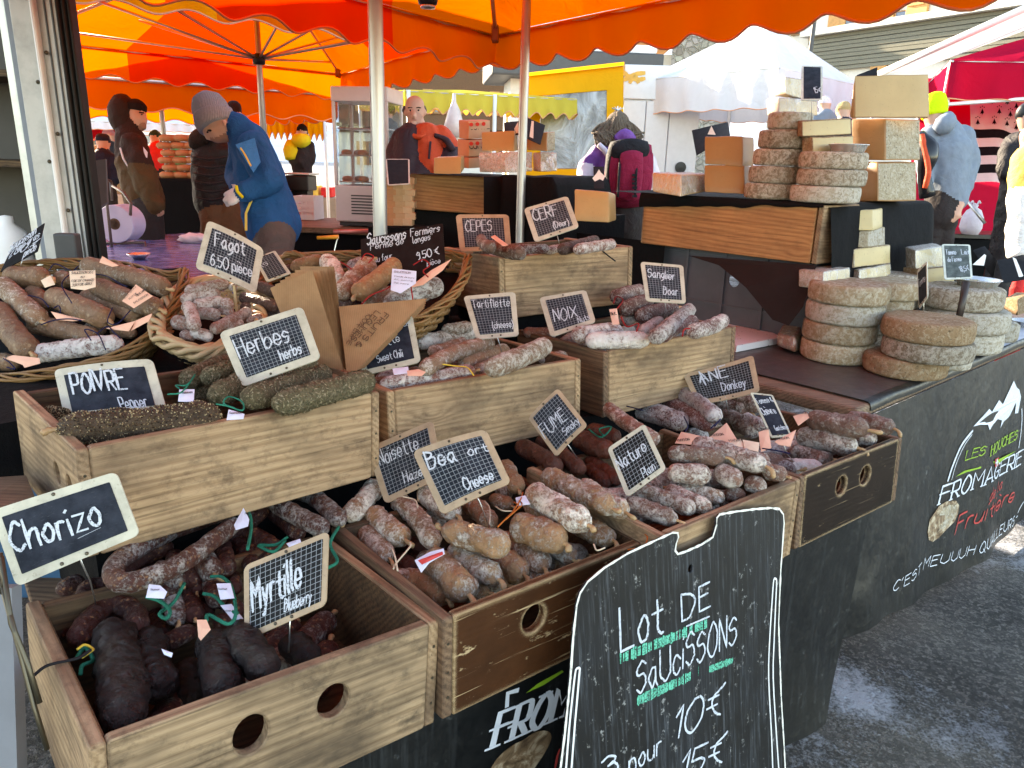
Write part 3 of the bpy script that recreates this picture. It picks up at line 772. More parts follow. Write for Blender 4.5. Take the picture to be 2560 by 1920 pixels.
def knot(parent, p, d, r, kind, rg):
    """twisted end of the casing"""
    d = d.normalized(); side = d.orthogonal().normalized(); k = rg.uniform(.7, 1.5)
    bend = side*rg.uniform(-.5,.5)+Vector((0,0,-1))*rg.uniform(0,.6)
    a = p-d*r*.12; pts = [a, a+d*r*.35, a+(d+bend*.4)*r*.6*k, a+(d+bend)*r*.85*k]
    mb = MB(); mb.tube(spline(pts, 3), [r*x for x in (.20,.17,.15,.16,.18,.20,.22,.24,.22,.15)], 7)
    for i, v in enumerate(mb.v): mb.v[i] = v+Vector((rg.uniform(-1,1),rg.uniform(-1,1),rg.uniform(-1,1)))*r*.035
    mb.build('casing_end', M_KNOT, parent, smooth=True)
def sausage(c, spec, name='sausage'):
    """spec: (crop, [x0,y0,x1,y1,...], diam_px, level, kind, knots, label bits)"""
    k, xy, dpx, lev, kind = spec[:5]; kn = spec[5] if len(spec) > 5 else 0
    SEED[0] += 1; rg = random.Random(SEED[0])
    pp = [S(k, xy[i], xy[i+1]) for i in range(0, len(xy), 2)]
    levs = lev if isinstance(lev, (list, tuple)) else [lev]*len(pp)
    if len(levs) == 2 and len(pp) > 2: levs = [levs[0]+(levs[1]-levs[0])*i/(len(pp)-1) for i in range(len(pp))]
    P = [ppt(c, p, l) for p, l in zip(pp, levs)]
    mid = sum(P, Vector())/len(P); r = .5*pxlen(dpx/KR[k][2], mid)
    if len(P) == 2:
        # the pixels mark the visible tips: axis runs between them, slightly bowed
        d = (P[1]-P[0]); L = d.length; sd = d.cross(Vector((0,0,1))).normalized()
        bow = sd*L*rg.uniform(-.035,.035)+Vector((0,0,1))*L*rg.uniform(-.02,.02)
        e = d.normalized()*r*.15
        P = [P[0]-e, P[0]+d*.33+bow*.9, P[0]+d*.67+bow*.9, P[1]+e]
    M = frame_from(P[-1]-P[0] if (P[-1]-P[0]).length > r else P[1]-P[0], Vector((0,0,1)), mid); Mi = M.inverted()
    smooth_k = {'myr': .15, 'duck': .05, 'chor': .07, 'noix': .05, 'beau': .14, 'noise': .12, 'nat': .09, 'chev': .11}.get(kind, .07)
    mb = sausage_mesh([Mi @ p for p in P], r, smooth_k, (rg.uniform(.8,1.5), rg.uniform(.8,1.5)), 22, SEED[0], .03)
    root = link(name, mb.mesh(name), SM[kind], None, M, True)
    if kn & 1: knot(root, P[0], P[0]-P[1], r, kind, rg)
    if kn & 2: knot(root, P[-1], P[-1]-P[-2], r, kind, rg)
    if kind in ('pep', 'herb'): crust(root, mb, M, r, kind, rg)
    SAUS.append((root, c, sum(pp, Vector((0,0)))/len(pp), kind))
    return root
def crust(root, mb, M, r, kind, rg):
    """real flakes stuck all over the casing"""
    me = root.data; fl = MB(); area = [f.area for f in me.polygons]; tot = sum(area)
    N = 2600 if kind == 'pep' else 2300
    for f in me.polygons:
        cnt = N*f.area/tot; cnt = int(cnt)+(1 if rg.random() < cnt-int(cnt) else 0)
        vs = [me.vertices[i].co for i in f.vertices]; nn = f.normal
        for _ in range(cnt):
            a, b = rg.random(), rg.random(); p = vs[0]*(1-a)*(1-b)+vs[1]*a*(1-b)+vs[2]*a*b+vs[-1]*(1-a)*b
            t = Vector((rg.uniform(-1,1), rg.uniform(-1,1), rg.uniform(-1,1))); t = (t-nn*t.dot(nn)*.75).normalized(); w = nn.cross(t)
            if kind == 'herb':
                l = rg.uniform(.0018,.0045); h = l*.22; q = p+nn*.0006
                fl.add([q-t*l-w*h, q-t*l*.2-w*h*1.6+nn*.0006, q+t*l+nn*rg.uniform(0,.0016), q-t*l*.2+w*h*1.6+nn*.0004], [(0,1,2),(0,2,3)])
            else:
                l = rg.uniform(.0010,.0021)
                fl.add([p+t*l, p-t*l*.6+w*l*.9, p-t*l*.6-w*l*.9, p+nn*l*1.5], [(0,1,3),(1,2,3),(2,0,3)])
    o = fl.build('herb_flakes' if kind == 'herb' else 'cracked_pepper', M_HERB if kind == 'herb' else M_PEPPER, root, M)
    o['kind'] = 'stuff'
G_ = 'G'; H_ = 'H'; I_ = 'I'; D_ = 'D'; E_ = 'E'; F_ = 'F'
LIST = [
 (C1, [('G',[575,945,640,1450],225,-.035,'myr'),('G',[770,985,845,1265],185,-.05,'myr'),('G',[960,1130,990,1320],150,-.085,'myr'),('G',[1110,985,1165,1280],215,-.035,'myr'),
       ('G',[1215,945,1400,1180],185,-.02,'myr'),('G',[1500,1000,1620,1105],165,-.06,'myr'),
       ('G',[1195,320,900,425,700,530,595,610,605,690,705,690,950,590,1225,385],98,.03,'chorw'),
       ('G',[1690,425,1500,330,1415,262,1465,215,1620,250,1775,385],95,.035,'chorw'),
       ('G',[1290,300,1420,330,1560,450],95,.0,'chor'),('G',[1230,400,1330,460,1440,530],92,-.005,'chor'),('G',[1190,440,1280,560,1320,640],92,-.02,'chor'),
       ('G',[400,1010,460,900,580,815,690,850,720,960],118,-.035,'chor'),('G',[325,830,335,970],108,-.06,'chor'),('G',[420,820,470,725,590,720],98,-.05,'chor'),
       ('G',[1040,530,1110,650],118,-.005,'chorw',2),('G',[820,620,930,705],105,-.015,'chorw',2),('G',[1000,620,1020,745],92,-.035,'chor',2),('G',[650,725,785,800],118,-.055,'chor'),
       ('G',[890,770,925,895],110,-.045,'chorw',2),('G',[1190,600,1220,740],92,-.04,'chor'),('G',[1020,790,1075,865],92,-.06,'chor'),('G',[800,820,840,980],100,-.07,'chor'),
       ('G',[560,700,760,560,900,500],96,[-.03,.0],'chor'),('G',[900,560,1010,700],100,-.02,'chor'),('G',[1130,470,1180,640],96,-.01,'chor'),('G',[1380,300,1240,420,1150,470],92,[.02,-.02],'chor'),('G',[760,640,900,780],105,-.035,'chor'),('G',[930,700,1010,880],100,-.045,'chor',2),('G',[1080,640,1130,800],100,-.03,'chor'),('G',[1300,520,1420,600],95,-.02,'chor'),('G',[1120,760,1240,860],95,-.05,'chor'),('G',[480,560,620,640],100,-.04,'chor'),('G',[300,740,430,690],100,-.06,'chor'),
       ('G',[700,1120,760,1300],150,-.10,'chor'),('G',[1060,1080,1250,1150],130,-.10,'myr'),('G',[830,1030,1010,945],95,-.06,'chor'),('G',[1110,895,1250,900],85,-.06,'chor'),('G',[700,560,850,640],100,-.05,'chor')]),
 (C2, [('H',[650,1085,870,1225],150,-.055,'beau',2),('H',[790,975,1010,1195],185,-.02,'beau',2),('H',[915,915,1190,1100],155,-.015,'beau',2),('H',[1130,900,1345,1070],165,-.035,'beau',2),
       ('H',[1290,860,1470,1030],160,-.03,'noise',2),('H',[860,795,1250,905],165,.03,'beau',1),('H',[1290,765,1590,880],190,.02,'beau',2),('H',[1400,560,1740,765],170,.055,'noise',2),
       ('H',[1480,460,1890,665],140,.06,'beau',2),('H',[1700,520,1970,690],130,.045,'beau',2),('H',[1500,880,1650,980],125,-.02,'noise',2),('H',[1700,760,1890,860],140,.0,'beau',2),
       ('H',[1900,740,2070,830],110,.0,'noise',2),('H',[265,715,440,515],125,.01,'noise',1),('H',[330,765,520,970],125,-.03,'noise',2),('H',[415,690,615,855],145,-.01,'beau',2),
       ('H',[575,615,800,890],125,.0,'noise',2),('H',[740,555,935,705],145,.015,'noise',2),('H',[1010,630,1150,770],125,.0,'noise'),('H',[630,870,760,935],105,-.06,'fume'),
       ('H',[560,975,690,1055],115,-.06,'fume'),('H',[1225,400,1315,545],105,.025,'beau',2),('H',[1150,600,1270,650],90,.0,'beau',2),('H',[720,680,850,765],100,-.03,'noise'),
       ('H',[1060,1150,1130,1205],85,-.075,'noise'),('H',[1370,640,1490,690],125,.01,'beau'),('H',[1620,740,1800,830],115,.0,'beau',2),('H',[1180,520,1260,580],80,.0,'noise')]),
 (C3, [('I',[190,430,395,550],95,.0,'fume'),('I',[395,465,515,560],85,.0,'fume'),('I',[485,388,665,462],105,.02,'fume'),('I',[545,348,700,392],88,.02,'fume'),('I',[535,540,640,625],72,-.02,'fume'),
       ('I',[540,500,695,612],72,-.015,'fume'),('I',[290,405,425,455],82,.0,'fume'),('I',[640,240,885,405],74,.06,'nat'),('I',[740,715,985,805],92,.0,'nat',2),('I',[765,650,1075,755],88,.0,'nat'),
       ('I',[940,655,1155,745],92,.0,'nat'),('I',[1000,635,1225,695],85,-.012,'noise'),('I',[950,568,1155,580],108,.025,'nat'),('I',[1190,555,1305,615],108,.02,'nat'),('I',[950,468,1225,490],92,.05,'chev',2),
       ('I',[1075,420,1430,535],108,.045,'chev',2),('I',[1430,555,1535,585],85,.02,'chev',2),('I',[1340,615,1430,645],88,.0,'nat'),('I',[1235,668,1330,685],78,-.02,'nat'),('I',[1420,480,1450,560],60,.03,'nat')]),
 (C4, [('I',[770,235,1030,315],105,.05,'ane',1),('I',[890,185,1165,325],88,.06,'ane',1),('I',[925,125,1185,285],82,.085,'ane',1),('I',[1035,370,1145,385],70,.0,'ane'),('I',[1185,225,1345,262],88,.02,'chev',2),
       ('I',[1225,275,1390,365],88,.0,'chev'),('I',[1250,185,1410,235],88,.04,'chev'),('I',[1325,290,1435,335],70,.02,'ane'),('I',[1650,290,1945,352],108,.05,'chev',2),('I',[1850,290,2075,345],86,.04,'chev',2),
       ('I',[1600,380,1890,442],108,.0,'chev',2),('I',[1890,390,1990,405],80,.0,'nat'),('I',[1570,455,1750,505],80,-.035,'chev'),('I',[1470,538,1720,545],88,-.055,'noix')]),
 (C5, [('D',[365,1310,1345,1220],195,.005,'pep',1),('D',[280,1215,420,1235],95,-.03,'pep'),('D',[1500,1130,2010,965],145,.02,'herb'),('D',[1690,1165,2270,1010],155,.02,'herb'),('D',[1310,1110,1570,970],145,.01,'herb'),
       ('D',[1140,1020,1420,895],130,.0,'herb'),('D',[1260,1000,1460,930],118,.015,'herb'),('D',[1600,1050,1970,895],118,.01,'herb'),('D',[1190,1090,1310,1080],90,-.03,'herb'),('E',[320,1270,470,1230],90,-.04,'herb')]),
 (C6, [('E',[620,1185,1190,1100],105,.0,'duckw',2),('E',[600,1150,710,1130],90,-.025,'duckw'),('E',[880,1095,1295,925],98,.025,'tart'),('E',[1115,1060,1390,965],90,.0,'tart',2),('E',[1210,1100,1460,1000],92,-.015,'tart'),
       ('E',[1285,1090,1630,945],128,.035,'tart',2),('E',[925,985,1140,920],70,.02,'noise'),('E',[840,925,1200,855],98,.02,'tart',2),('E',[1590,1025,1760,1005],72,-.02,'tart'),('E',[1000,850,1175,825],80,.04,'tart')]),
 (C7, [('E',[1805,885,2095,850],108,.03,'noix'),('F',[-70,610,255,605],92,.02,'noix',2),('E',[1500,860,1690,872],70,.0,'fagot'),('E',[1735,915,1910,935],62,-.02,'noix'),('E',[1870,945,1960,965],70,-.01,'noix'),
       ('F',[285,595,470,445],80,.045,'boar',2),('F',[325,590,490,505],72,.03,'boar'),('F',[470,565,648,500],80,.045,'boar'),('F',[200,485,395,438],85,.04,'boar',2),('F',[120,445,260,400],92,.06,'boar'),
       ('F',[75,385,220,348],80,.075,'boar'),('F',[110,500,205,490],80,.02,'boar'),('F',[225,565,315,510],74,.02,'noix',2)]),
 (C8, [('E',[1275,330,1490,378],88,.03,'wild',1),('E',[1435,352,1650,350],60,.02,'ane'),('E',[1725,355,1945,297],70,.03,'dark'),('E',[1815,355,2050,318],68,.03,'noix',2),('E',[1640,362,1745,340],52,.01,'boar'),('E',[1195,372,1275,382],45,.0,'dark'),('E',[1235,290,1300,340],70,.05,'wild')]),
]
BK_L = plane3(dep(S('D',300,960),1.72), dep(S('D',1120,340),2.02), dep(S('D',500,300),2.10))
BK_S = plane3(dep(S('D',1250,820),1.76), dep(S('D',1000,700),1.80), dep(S('D',1350,430),2.05))
BK_R = plane3(dep(S('E',830,780),1.84), dep(S('E',1140,420),2.13), dep(S('E',400,400),2.22))
LIST += [
 (BK_L, [('D',[35,365,285,375],128,.03,'duck',2),('D',[5,415,250,645],128,.03,'duck',2),('D',[-10,575,185,835],148,.03,'duck',2),('D',[185,460,290,545],110,.0,'duck'),('D',[315,485,660,635],138,.03,'duck',2),
         ('D',[510,300,1020,445],118,.03,'duck',2),('D',[575,425,975,570],128,.03,'duck',2),('D',[510,490,840,615],110,.0,'duck'),('D',[190,660,580,745],118,.01,'duck',2),('D',[215,850,750,785],118,.01,'duckw'),
         ('D',[-20,885,100,915],110,-.01,'duck'),('D',[360,375,440,400],100,.0,'duck'),('D',[540,680,640,700],80,-.02,'duck'),('D',[690,705,830,725],80,-.02,'duck')]),
 (BK_S, [('D',[1140,465,1400,415],75,.06,'fagot',2),('D',[1115,515,1350,475],72,.045,'fagot'),('D',[1195,550,1370,520],76,.05,'fagot',2),('D',[1195,590,1350,612],78,.035,'fagot',2),('D',[1060,645,1200,680],92,.01,'fagot'),
         ('D',[1150,545,1185,620,1195,690],80,.05,'fagot',1),('D',[1305,700,1510,598],72,.03,'fagot',2),('D',[1345,580,1430,605],72,.03,'fagot'),('D',[1365,525,1420,555],76,.05,'fagot'),('D',[1410,440,1455,440],66,.065,'fagot'),
         ('D',[1170,715,1300,745],74,.01,'fagot'),('D',[1390,690,1490,655],64,.02,'fagot'),('D',[1510,645,1605,615],54,.015,'fagot'),('D',[1110,725,1200,745],62,.0,'fagot'),('D',[1475,615,1530,585],72,.03,'fagot')]),
 (BK_R, [('D',[1485,500,1705,562],74,.0,'dark'),('D',[1590,425,1700,475],72,.02,'dark'),('D',[1580,605,1700,590],56,-.02,'dark'),('D',[1490,555,1600,590],66,-.01,'dark'),
         ('E',[470,630,715,440],120,.05,'ferm',1),('E',[370,630,560,430],128,.035,'noise',2),('E',[285,420,345,550],110,.03,'noise'),('E',[70,465,265,412],85,.03,'ferm',2),('E',[340,495,410,550],82,.01,'dark'),
         ('E',[510,680,690,615],100,.01,'noise'),('E',[650,700,990,570],128,.04,'wild'),('E',[340,630,430,695],92,.0,'dark'),('E',[20,485,90,470],62,.01,'dark'),('E',[430,470,520,430],90,.01,'wild'),('E',[820,480,930,430],80,.0,'dark')]),
]
for c, specs in LIST:
    for sp in specs: sausage(c, sp)
# lower layers that fill the crates between the sausages one can pick out
def fill(c, kinds, n, rad, ang, lv, seed):
    rg = random.Random(seed)
    for i in range(n):
        u = (i+.5)/n; x = c.t+.05+(c.w-2*c.t-.10)*u; y = c.t+.06+(c.d-2*c.t-.12)*(.28 if i % 2 else .68)+rg.uniform(-.02,.02)
        a = ang+rg.uniform(-.35,.35); L = rg.uniform(.05,.065); z = c.h+lv+rg.uniform(-.012,.012)
        P = [c.M @ Vector((x-math.cos(a)*L, y-math.sin(a)*L, z)), c.M @ Vector((x+math.cos(a)*L, y+math.sin(a)*L, z))]
        p, q = project(P[0]), project(P[1]); sausage(c, ('S', [p.x,p.y,q.x,q.y], 2*rad*FPX/depth((P[0]+P[1])/2), lv, kinds[i % len(kinds)], 2))
fill(C2, ['noise','beau','noise'], 10, .023, -.9, -.06, 1); fill(C3, ['nat','chev','nat'], 10, .022, -.7, -.045, 2); fill(C4, ['chev','ane','chev'], 9, .022, -.6, -.055, 3)
fill(C6, ['tart','noise'], 10, .019, .5, -.035, 4); fill(C7, ['boar','noix','boar'], 9, .021, .4, -.03, 5); fill(C8, ['noix','boar','dark'], 7, .02, .1, -.03, 6); fill(C1, ['chor','chor','chorw'], 9, .022, .9, -.10, 7)
# labels: look + place, told apart by their order from the left
LOOK = {'myr':'fat black blueberry sausage','chor':'dark red chorizo','chorw':'curved chorizo with white bloom','beau':'plump beige sausage','noise':'white dusted tan sausage','fume':'thin smoked red sausage','nat':'red brown dusted sausage',
        'chev':'wrinkled brown sausage','ane':'white and red marbled sausage','pep':'pepper crusted sausage','herb':'herb crusted sausage','duckw':'white floured sausage','tart':'long dry brown sausage','noix':'floury white sausage',
        'fagot':'small pink dusted sausage','boar':'deep red dusted sausage','wild':'pale patched sausage','dark':'dark dry sausage','duck':'grey brown sausage','ferm':'ochre farm sausage'}
WHERE = {id(C1):'in the two-hole crate', id(C2):'in the brown one-hole crate', id(C3):'in the crate with the smoked sign', id(C4):'in the dark end crate', id(C5):'in the pepper crate', id(C6):'in the tartiflette crate',
         id(C7):'in the walnut crate', id(C8):'in the top crate', id(BK_L):'in the big oval basket', id(BK_S):'in the plaited straw basket', id(BK_R):'in the basket by the paper bags'}
ORD_X = 0
ORD = ['first','second','third','fourth','fifth','sixth','seventh','eighth','ninth','tenth','eleventh','twelfth','thirteenth','fourteenth','fifteenth','sixteenth','seventeenth','eighteenth','nineteenth','twentieth','twenty-first','twenty-second','twenty-third','twenty-fourth','twenty-fifth','twenty-sixth','twenty-seventh','twenty-eighth','twenty-ninth','thirtieth']+['thirty-'+x for x in ('first','second','third','fourth','fifth','sixth','seventh','eighth','ninth')]
by = {}
for o, c, m, k in SAUS: by.setdefault((id(c), k), []).append((m.x, o))
for (c, k), L in by.items():
    L.sort(key=lambda a: a[0])
    for i, (x, o) in enumerate(L):
        if len(L) == 1: lb = f'the only {LOOK[k]} {WHERE[c]}'
        elif i == 0: lb = f'leftmost {LOOK[k]} {WHERE[c]}'
        elif i == len(L)-1: lb = f'rightmost {LOOK[k]} {WHERE[c]}'
        else: lb = f'{ORD[i]} {LOOK[k]} from the left {WHERE[c]}'
        tag(o, lb, 'sausage', 'sausages '+WHERE[c])
# ------------------------------------------------------------------ chalk signs
def rr_grid(w, h, r, rings=5):
    """rounded rectangle as concentric rings -> (points, faces); ccw seen from +z"""
    out = rrect(w, h, r, 4); n = len(out); pts = [(0, 0)]; fs = []
    # subdivide the straight sides
    dense = []
    for i in range(n):
        a, b = out[i], out[(i+1) % n]; L = math.hypot(b[0]-a[0], b[1]-a[1]); k = max(1, int(L/(max(w, h)/7)))
        dense += [(a[0]+(b[0]-a[0])*j/k, a[1]+(b[1]-a[1])*j/k) for j in range(k)]
    n = len(dense)
    for q in range(1, rings+1):
        f = q/rings; pts += [(x*f, y*f) for x, y in dense]
    for i in range(n): fs.append((0, 1+i, 1+(i+1) % n))
    for q in range(rings-1):
        for i in range(n): a = 1+q*n; b = a+n; fs.append((a+i, b+i, b+(i+1) % n, a+(i+1) % n))
    return pts, fs, n
def sheet(mb, surf, w, h, r, z0, z1, cx=0, cy=0, uvs=None, rings=5):
    """solid curved slab between lifts z0 and z1"""
    pts, fs, n = rr_grid(w, h, r, rings); N = len(pts)
    V = [surf.to3(cx+x, cy+y)+surf.n*z1 for x, y in pts]+[surf.to3(cx+x, cy+y)+surf.n*z0 for x, y in pts]
    F_ = list(fs)+[tuple(N+i for i in reversed(f)) for f in fs]; a = N-n
    for i in range(n): j = (i+1) % n; F_.append((a+i, N+a+i, N+a+j, a+j))
    mb.add(V, F_)
    if uvs is not None: uvs += [(x, y) for x, y in pts]*2
def sign(name, label, k, corners, dp, frame, slate, border=.11, texts=(), pin=None, bulge=.0, lean=.04, chalk=None, rivets=True, cat='sign', cell=None, group='chalk price signs', faint=()):
    px = [S(k, *c) for c in corners]                      # TL TR BR BL
    dps = dp if isinstance(dp, (list, tuple)) else [dp*(1+lean/2), dp*(1+lean/2), dp*(1-lean/2), dp*(1-lean/2)]
    P = [dep(p, d) for p, d in zip(px, dps)]
    w = ((P[1]-P[0]).length+(P[2]-P[3]).length)/2; h = ((P[3]-P[0]).length+(P[2]-P[1]).length)/2
    n = (P[1]-P[3]).cross(P[0]-P[2]).normalized()
    if n.dot(CAMPOS-P[0]) < 0: n = -n
    def to3(u, v):
        s, t = u/w+.5, v/h+.5
        b = P[3]*(1-s)*(1-t)+P[2]*s*(1-t)+P[1]*s*t+P[0]*(1-s)*t
        return b+n*bulge*(1-(2*s-1)**2)
    # inverse photo map: least squares affine is enough
    c0 = sum(px, Vector((0,0)))/4; ex = ((px[1]-px[0])+(px[2]-px[3]))/2; ey = ((px[0]-px[3])+(px[1]-px[2]))/2
    det = ex.x*ey.y-ex.y*ey.x
    def to2(p):
        d = Vector(p)-c0; s = (d.x*ey.y-d.y*ey.x)/det; t = (ex.x*d.y-ex.y*d.x)/det
        return Vector((s*w, t*h))
    sf = Surf(to3, to2, n, 1.)
    base = P[3].lerp(P[2], .5)
    root = empty(name, base, label, cat, group)
    if frame is not None:
        mb = MB(); sheet(mb, sf, w, h, min(w, h)*.09, -.0015, .0015); autosmooth(mb.build('frame', frame, root), 40)
    bw = border*min(w, h) if frame is not None else 0
    mb = MB(); uvs = []
    sheet(mb, sf, w-2*bw, h-2*bw, .002 if frame is None else .0015, .0016 if frame is not None else -.001, .0024 if frame is not None else .001, uvs=uvs)
    me = mb.mesh('slate'); ul = me.uv_layers.new(name='UVMap')
    cs = 125*(cell or 1.)
    for lp in me.loops: u = uvs[lp.vertex_index]; ul.data[lp.index].uv = (u[0]*cs, u[1]*cs)
    link('slate', me, slate, root)
    lf = (.0040 if frame is not None else .0022)+abs(bulge)*.2
    if texts: write('lettering', sf, texts, chalk or M_CHALK, root, lift=lf)['kind'] = 'stuff'
    if faint: write('smudged_lettering', sf, faint, M_CHALKF, root, lift=lf)['kind'] = 'stuff'
    if rivets and frame is not None:
        for (s, t) in ((.5, .955), (.38, .045), (.58, .045)):
            c = to3((s-.5)*w, (t-.5)*h); m = MB(); m.lathe([(0,.0028),(.0016,.0026),(.0024,.0016),(.0024,.0)], 10, frame_from(P[1]-P[0], n, c+n*.0012)); m.build('rivet', M_RIVET, root)
    if pin:
        kk, xy, pd = pin
        pp = [S(kk, xy[i], xy[i+1]) for i in range(0, len(xy), 2)]
        d0 = depth(to3(*to2(pp[0]))); Q = [dep(p, d0+(pd-d0)*i/max(1, len(pp)-1)) for i, p in enumerate(pp)]
        up = (P[0]-P[3]).normalized()
        Q = [Q[0]+up*.012-n*.003]+Q
        m = MB(); m.tube(Q, .0011, 6); m.build('pin', M_WIRE, root, smooth=True)
    return root, sf
def dcr(c, k, x, y, lv): return depth(ppt(c, S(k, x, y), lv))
d1 = dcr(C1, 'X', 522, 795, -.03)
sign('price_sign', 'blue black slate reading Chorizo with a peeling cream border', 'X', [(-52,275),(628,62),(757,402),(92,684)], [d1*.84,d1*.86,d1*.86,d1*.83], M_FRAME, M_SLATEP, .12,
     [('Chorizo','X',85,500,560,345,150,dict(wt=.15)),('_','X',430,425,552,368,20)], ('X',[440,555,485,650,522,795],d1), .004)
d2 = dcr(C1, 'G', 1497, 1060, -.04)
sign('price_sign', 'black gridded slate reading Myrtille Blueberry in a tan frame', 'G', [(1266,612),(1706,430),(1692,815),(1270,1000)], d2*1.0, M_FRAMET, M_SLATEB, .08,
     [('Myrtille','G',1315,850,1570,725,150),('Blueberry','G',1480,855,1620,800,58,dict(wt=.15))], ('G',[1503,908,1497,1060],d2))
d3 = dcr(C5, 'D', 720, 1230, -.03)
sign('price_sign', 'cream framed slate reading Poivre Pepper, a corner rubbed bare', 'D', [(333,948),(938,880),(1032,1215),(405,1265)], d3*1.01, M_FRAME, M_SLATEP, .14,
     [('POIVRE','D',470,1110,795,1075,125,dict(wt=.14)),('Pepper','D',765,1205,922,1180,72)], None, .006)
d4 = dcr(C5, 'D', 1750, 1005, .02)
sign('price_sign', 'cream framed gridded slate reading Herbes herbs', 'D', [(1346,718),(1858,556),(1973,878),(1488,1054)], d4*.99, M_FRAME, M_SLATE, .12,
     [('Herbes','D',1480,880,1795,775,120,dict(wt=.10)),('herbs','D',1735,895,1868,852,68,dict(wt=.15))], ('D',[1733,965,1752,1010],d4))
d5 = dcr(BK_S, 'D', 1440, 470, .06)
sign('price_sign', 'tilted slate reading Fagot 6,50 piece above the straw basket', 'D', [(1276,28),(1622,205),(1572,478),(1198,322)], d5*.99, M_FRAME, M_SLATE, .12,
     [('Fagot','D',1320,205,1505,262,85,dict(wt=.14)),('6,50 pièce','D',1300,318,1545,395,66,dict(wt=.13))], None, .008)
m = MB(); P0 = dep(S('D',1440,455), d5); m.box((-.003,-.001,-.06),(.003,.001,.012), frame_from(CR, Vector((0,0,1)), P0)); tag(m.build('wooden_pick', M_WICKP), 'flat wooden pick under the Fagot sign', 'pick')
d6 = dcr(BK_R, 'D', 1690, 390, .06)
sign('price_sign', 'small gridded slate half hidden behind the Fagot sign', 'D', [(1560,262),(1692,214),(1788,352),(1640,408)], d6*1.02, M_FRAME, M_SLATE, .12, [('is','D',1625,322,1660,300,38)], None)
d7 = dcr(BK_L, 'D', 130, 300, .05)
sign('price_sign', 'black card with duck sausage price at the edge of the big basket', 'Q', [(72,852),(232,742),(196,888),(2,997)], d7*1.02, None, M_SLATEK, .1,
     [('Saucisson','Q',42,898,190,800,34),('foie gras','Q',75,905,205,822,28),('11,50 €','Q',25,932,182,868,30,dict(wt=.2)),('pièce','Q',122,922,180,886,28)], ('Q',[115,930,108,965],d7), group=None)
d8 = dcr(BK_R, 'E', 760, 470, .04)
sign('price_sign', 'large black card reading Saucissons Fermiers behind the basket', 'E', [(496,292),(1000,194),(1020,480),(505,610)], d8*1.04, None, M_SLATEK, .1,
     [('Saucissons','E',535,338,775,292,66),('Fermiers','E',805,278,985,240,48),('"Ferme de','E',540,368,760,325,40),('longes"','E',820,322,940,292,42),('9,50 €','E',845,425,978,388,46,dict(wt=.15)),('pièce','E',905,462,985,445,34),('au four','E',580,440,690,412,36)])
d9 = dcr(C8, 'E', 1250, 370, .0)
sign('price_sign', 'gridded slate reading CEPES on the top crate', 'E', [(1080,140),(1405,140),(1422,352),(1106,370)], d9*1.0, M_FRAMET, M_SLATE, .11, [('CEPES','E',1142,250,1302,248,66,dict(wt=.10))])
d10 = dcr(C8, 'E', 1720, 330, .03)
sign('price_sign', 'gridded slate reading CERF Deer on the top crate', 'E', [(1498,104),(1768,26),(1838,218),(1566,310)], d10*.99, M_FRAME, M_SLATE, .11, [('CERF','E',1565,190,1712,148,70),('(Deer)','E',1685,232,1778,206,38,dict(wt=.15))], ('E',[1705,272,1720,332],d10))
d11 = dcr(C6, 'E', 1368, 995, .0)
sign('price_sign', 'gridded slate reading Tartiflette cheese standing on a bent wire', 'E', [(1126,642),(1446,615),(1468,885),(1208,908)], d11*1.0, M_FRAME, M_SLATE, .11, [('Tartiflette','E',1190,722,1408,712,52,dict(wt=.10)),('(cheese)','E',1308,848,1442,836,44)], ('E',[1338,900,1368,1000],d11))
d12 = dcr(C7, 'E', 1780, 880, .02)
sign('price_sign', 'gridded slate reading Noix among white walnut sausages', 'E', [(1593,650),(1880,603),(1942,800),(1664,894)], d12*1.01, M_FRAME, M_SLATE, .11, [('NOIX','E',1690,802,1830,775,70,dict(wt=.10)),('Nuts','E',1838,815,1910,795,38)])
d13 = dcr(C7, 'F', 352, 485, .04)
sign('price_sign', 'gridded slate reading Sanglier Boar', 'F', [(210,198),(434,217),(448,416),(240,404)], d13*.99, M_FRAME, M_SLATE, .10, [('Sanglier','F',250,282,388,300,44),('Boar','F',330,372,405,380,40)], ('F',[338,408,352,488],d13))
d14 = dcr(C6, 'E', 680, 1110, .02)
sign('price_sign', 'black slate reading Sweet Chili half covered by paper bags', 'E', [(440,850),(812,752),(867,1046),(512,1128)], d14*1.03, M_FRAME, M_SLATEP, .10, [('violette','E',560,985,742,925,50),('Sweet Chili','E',603,1058,762,1016,46),('us','E',760,835,805,825,34)])
d15 = dcr(C2, 'H', 640, 620, .0)
sign('price_sign', 'tan framed slate reading Noisette Hazelnut behind the cheese sign', 'H', [(386,298),(792,124),(856,470),(500,642)], d15*1.0, M_FRAMET, M_SLATE, .10, [('Noisette','H',478,412,708,302,92,dict(wt=.09)),('Hazelnut','H',622,516,835,425,62,dict(wt=.15))])
d16 = dcr(C2, 'H', 1140, 780, .02)
sign('price_sign', 'curved tan framed slate reading Beaufort Cheese over plump sausages', 'H', [(666,318),(1118,180),(1275,512),(848,712)], d16*.97, M_FRAMET, M_SLATE, .10, [('Bea','H',782,440,952,388,100,dict(wt=.15)),('ort','H',1022,358,1140,322,62,dict(wt=.16)),('Cheese','H',1008,572,1180,505,76,dict(wt=.15))], ('H',[1075,618,1142,785],d16), .008)
d17 = dcr(C3, 'I', 487, 490, .02)
sign('price_sign', 'diamond-turned slate reading FUME Smoky', 'I', [(243,294),(394,142),(542,330),(384,490)], d17*.99, M_FRAMET, M_SLATE, .10, [('FUMÉ','I',335,402,448,306,66,dict(wt=.11)),('Smoky','I',437,388,508,322,38)], ('I',[445,430,488,492],d17), .005)
d18 = dcr(C3, 'I', 800, 660, .01)
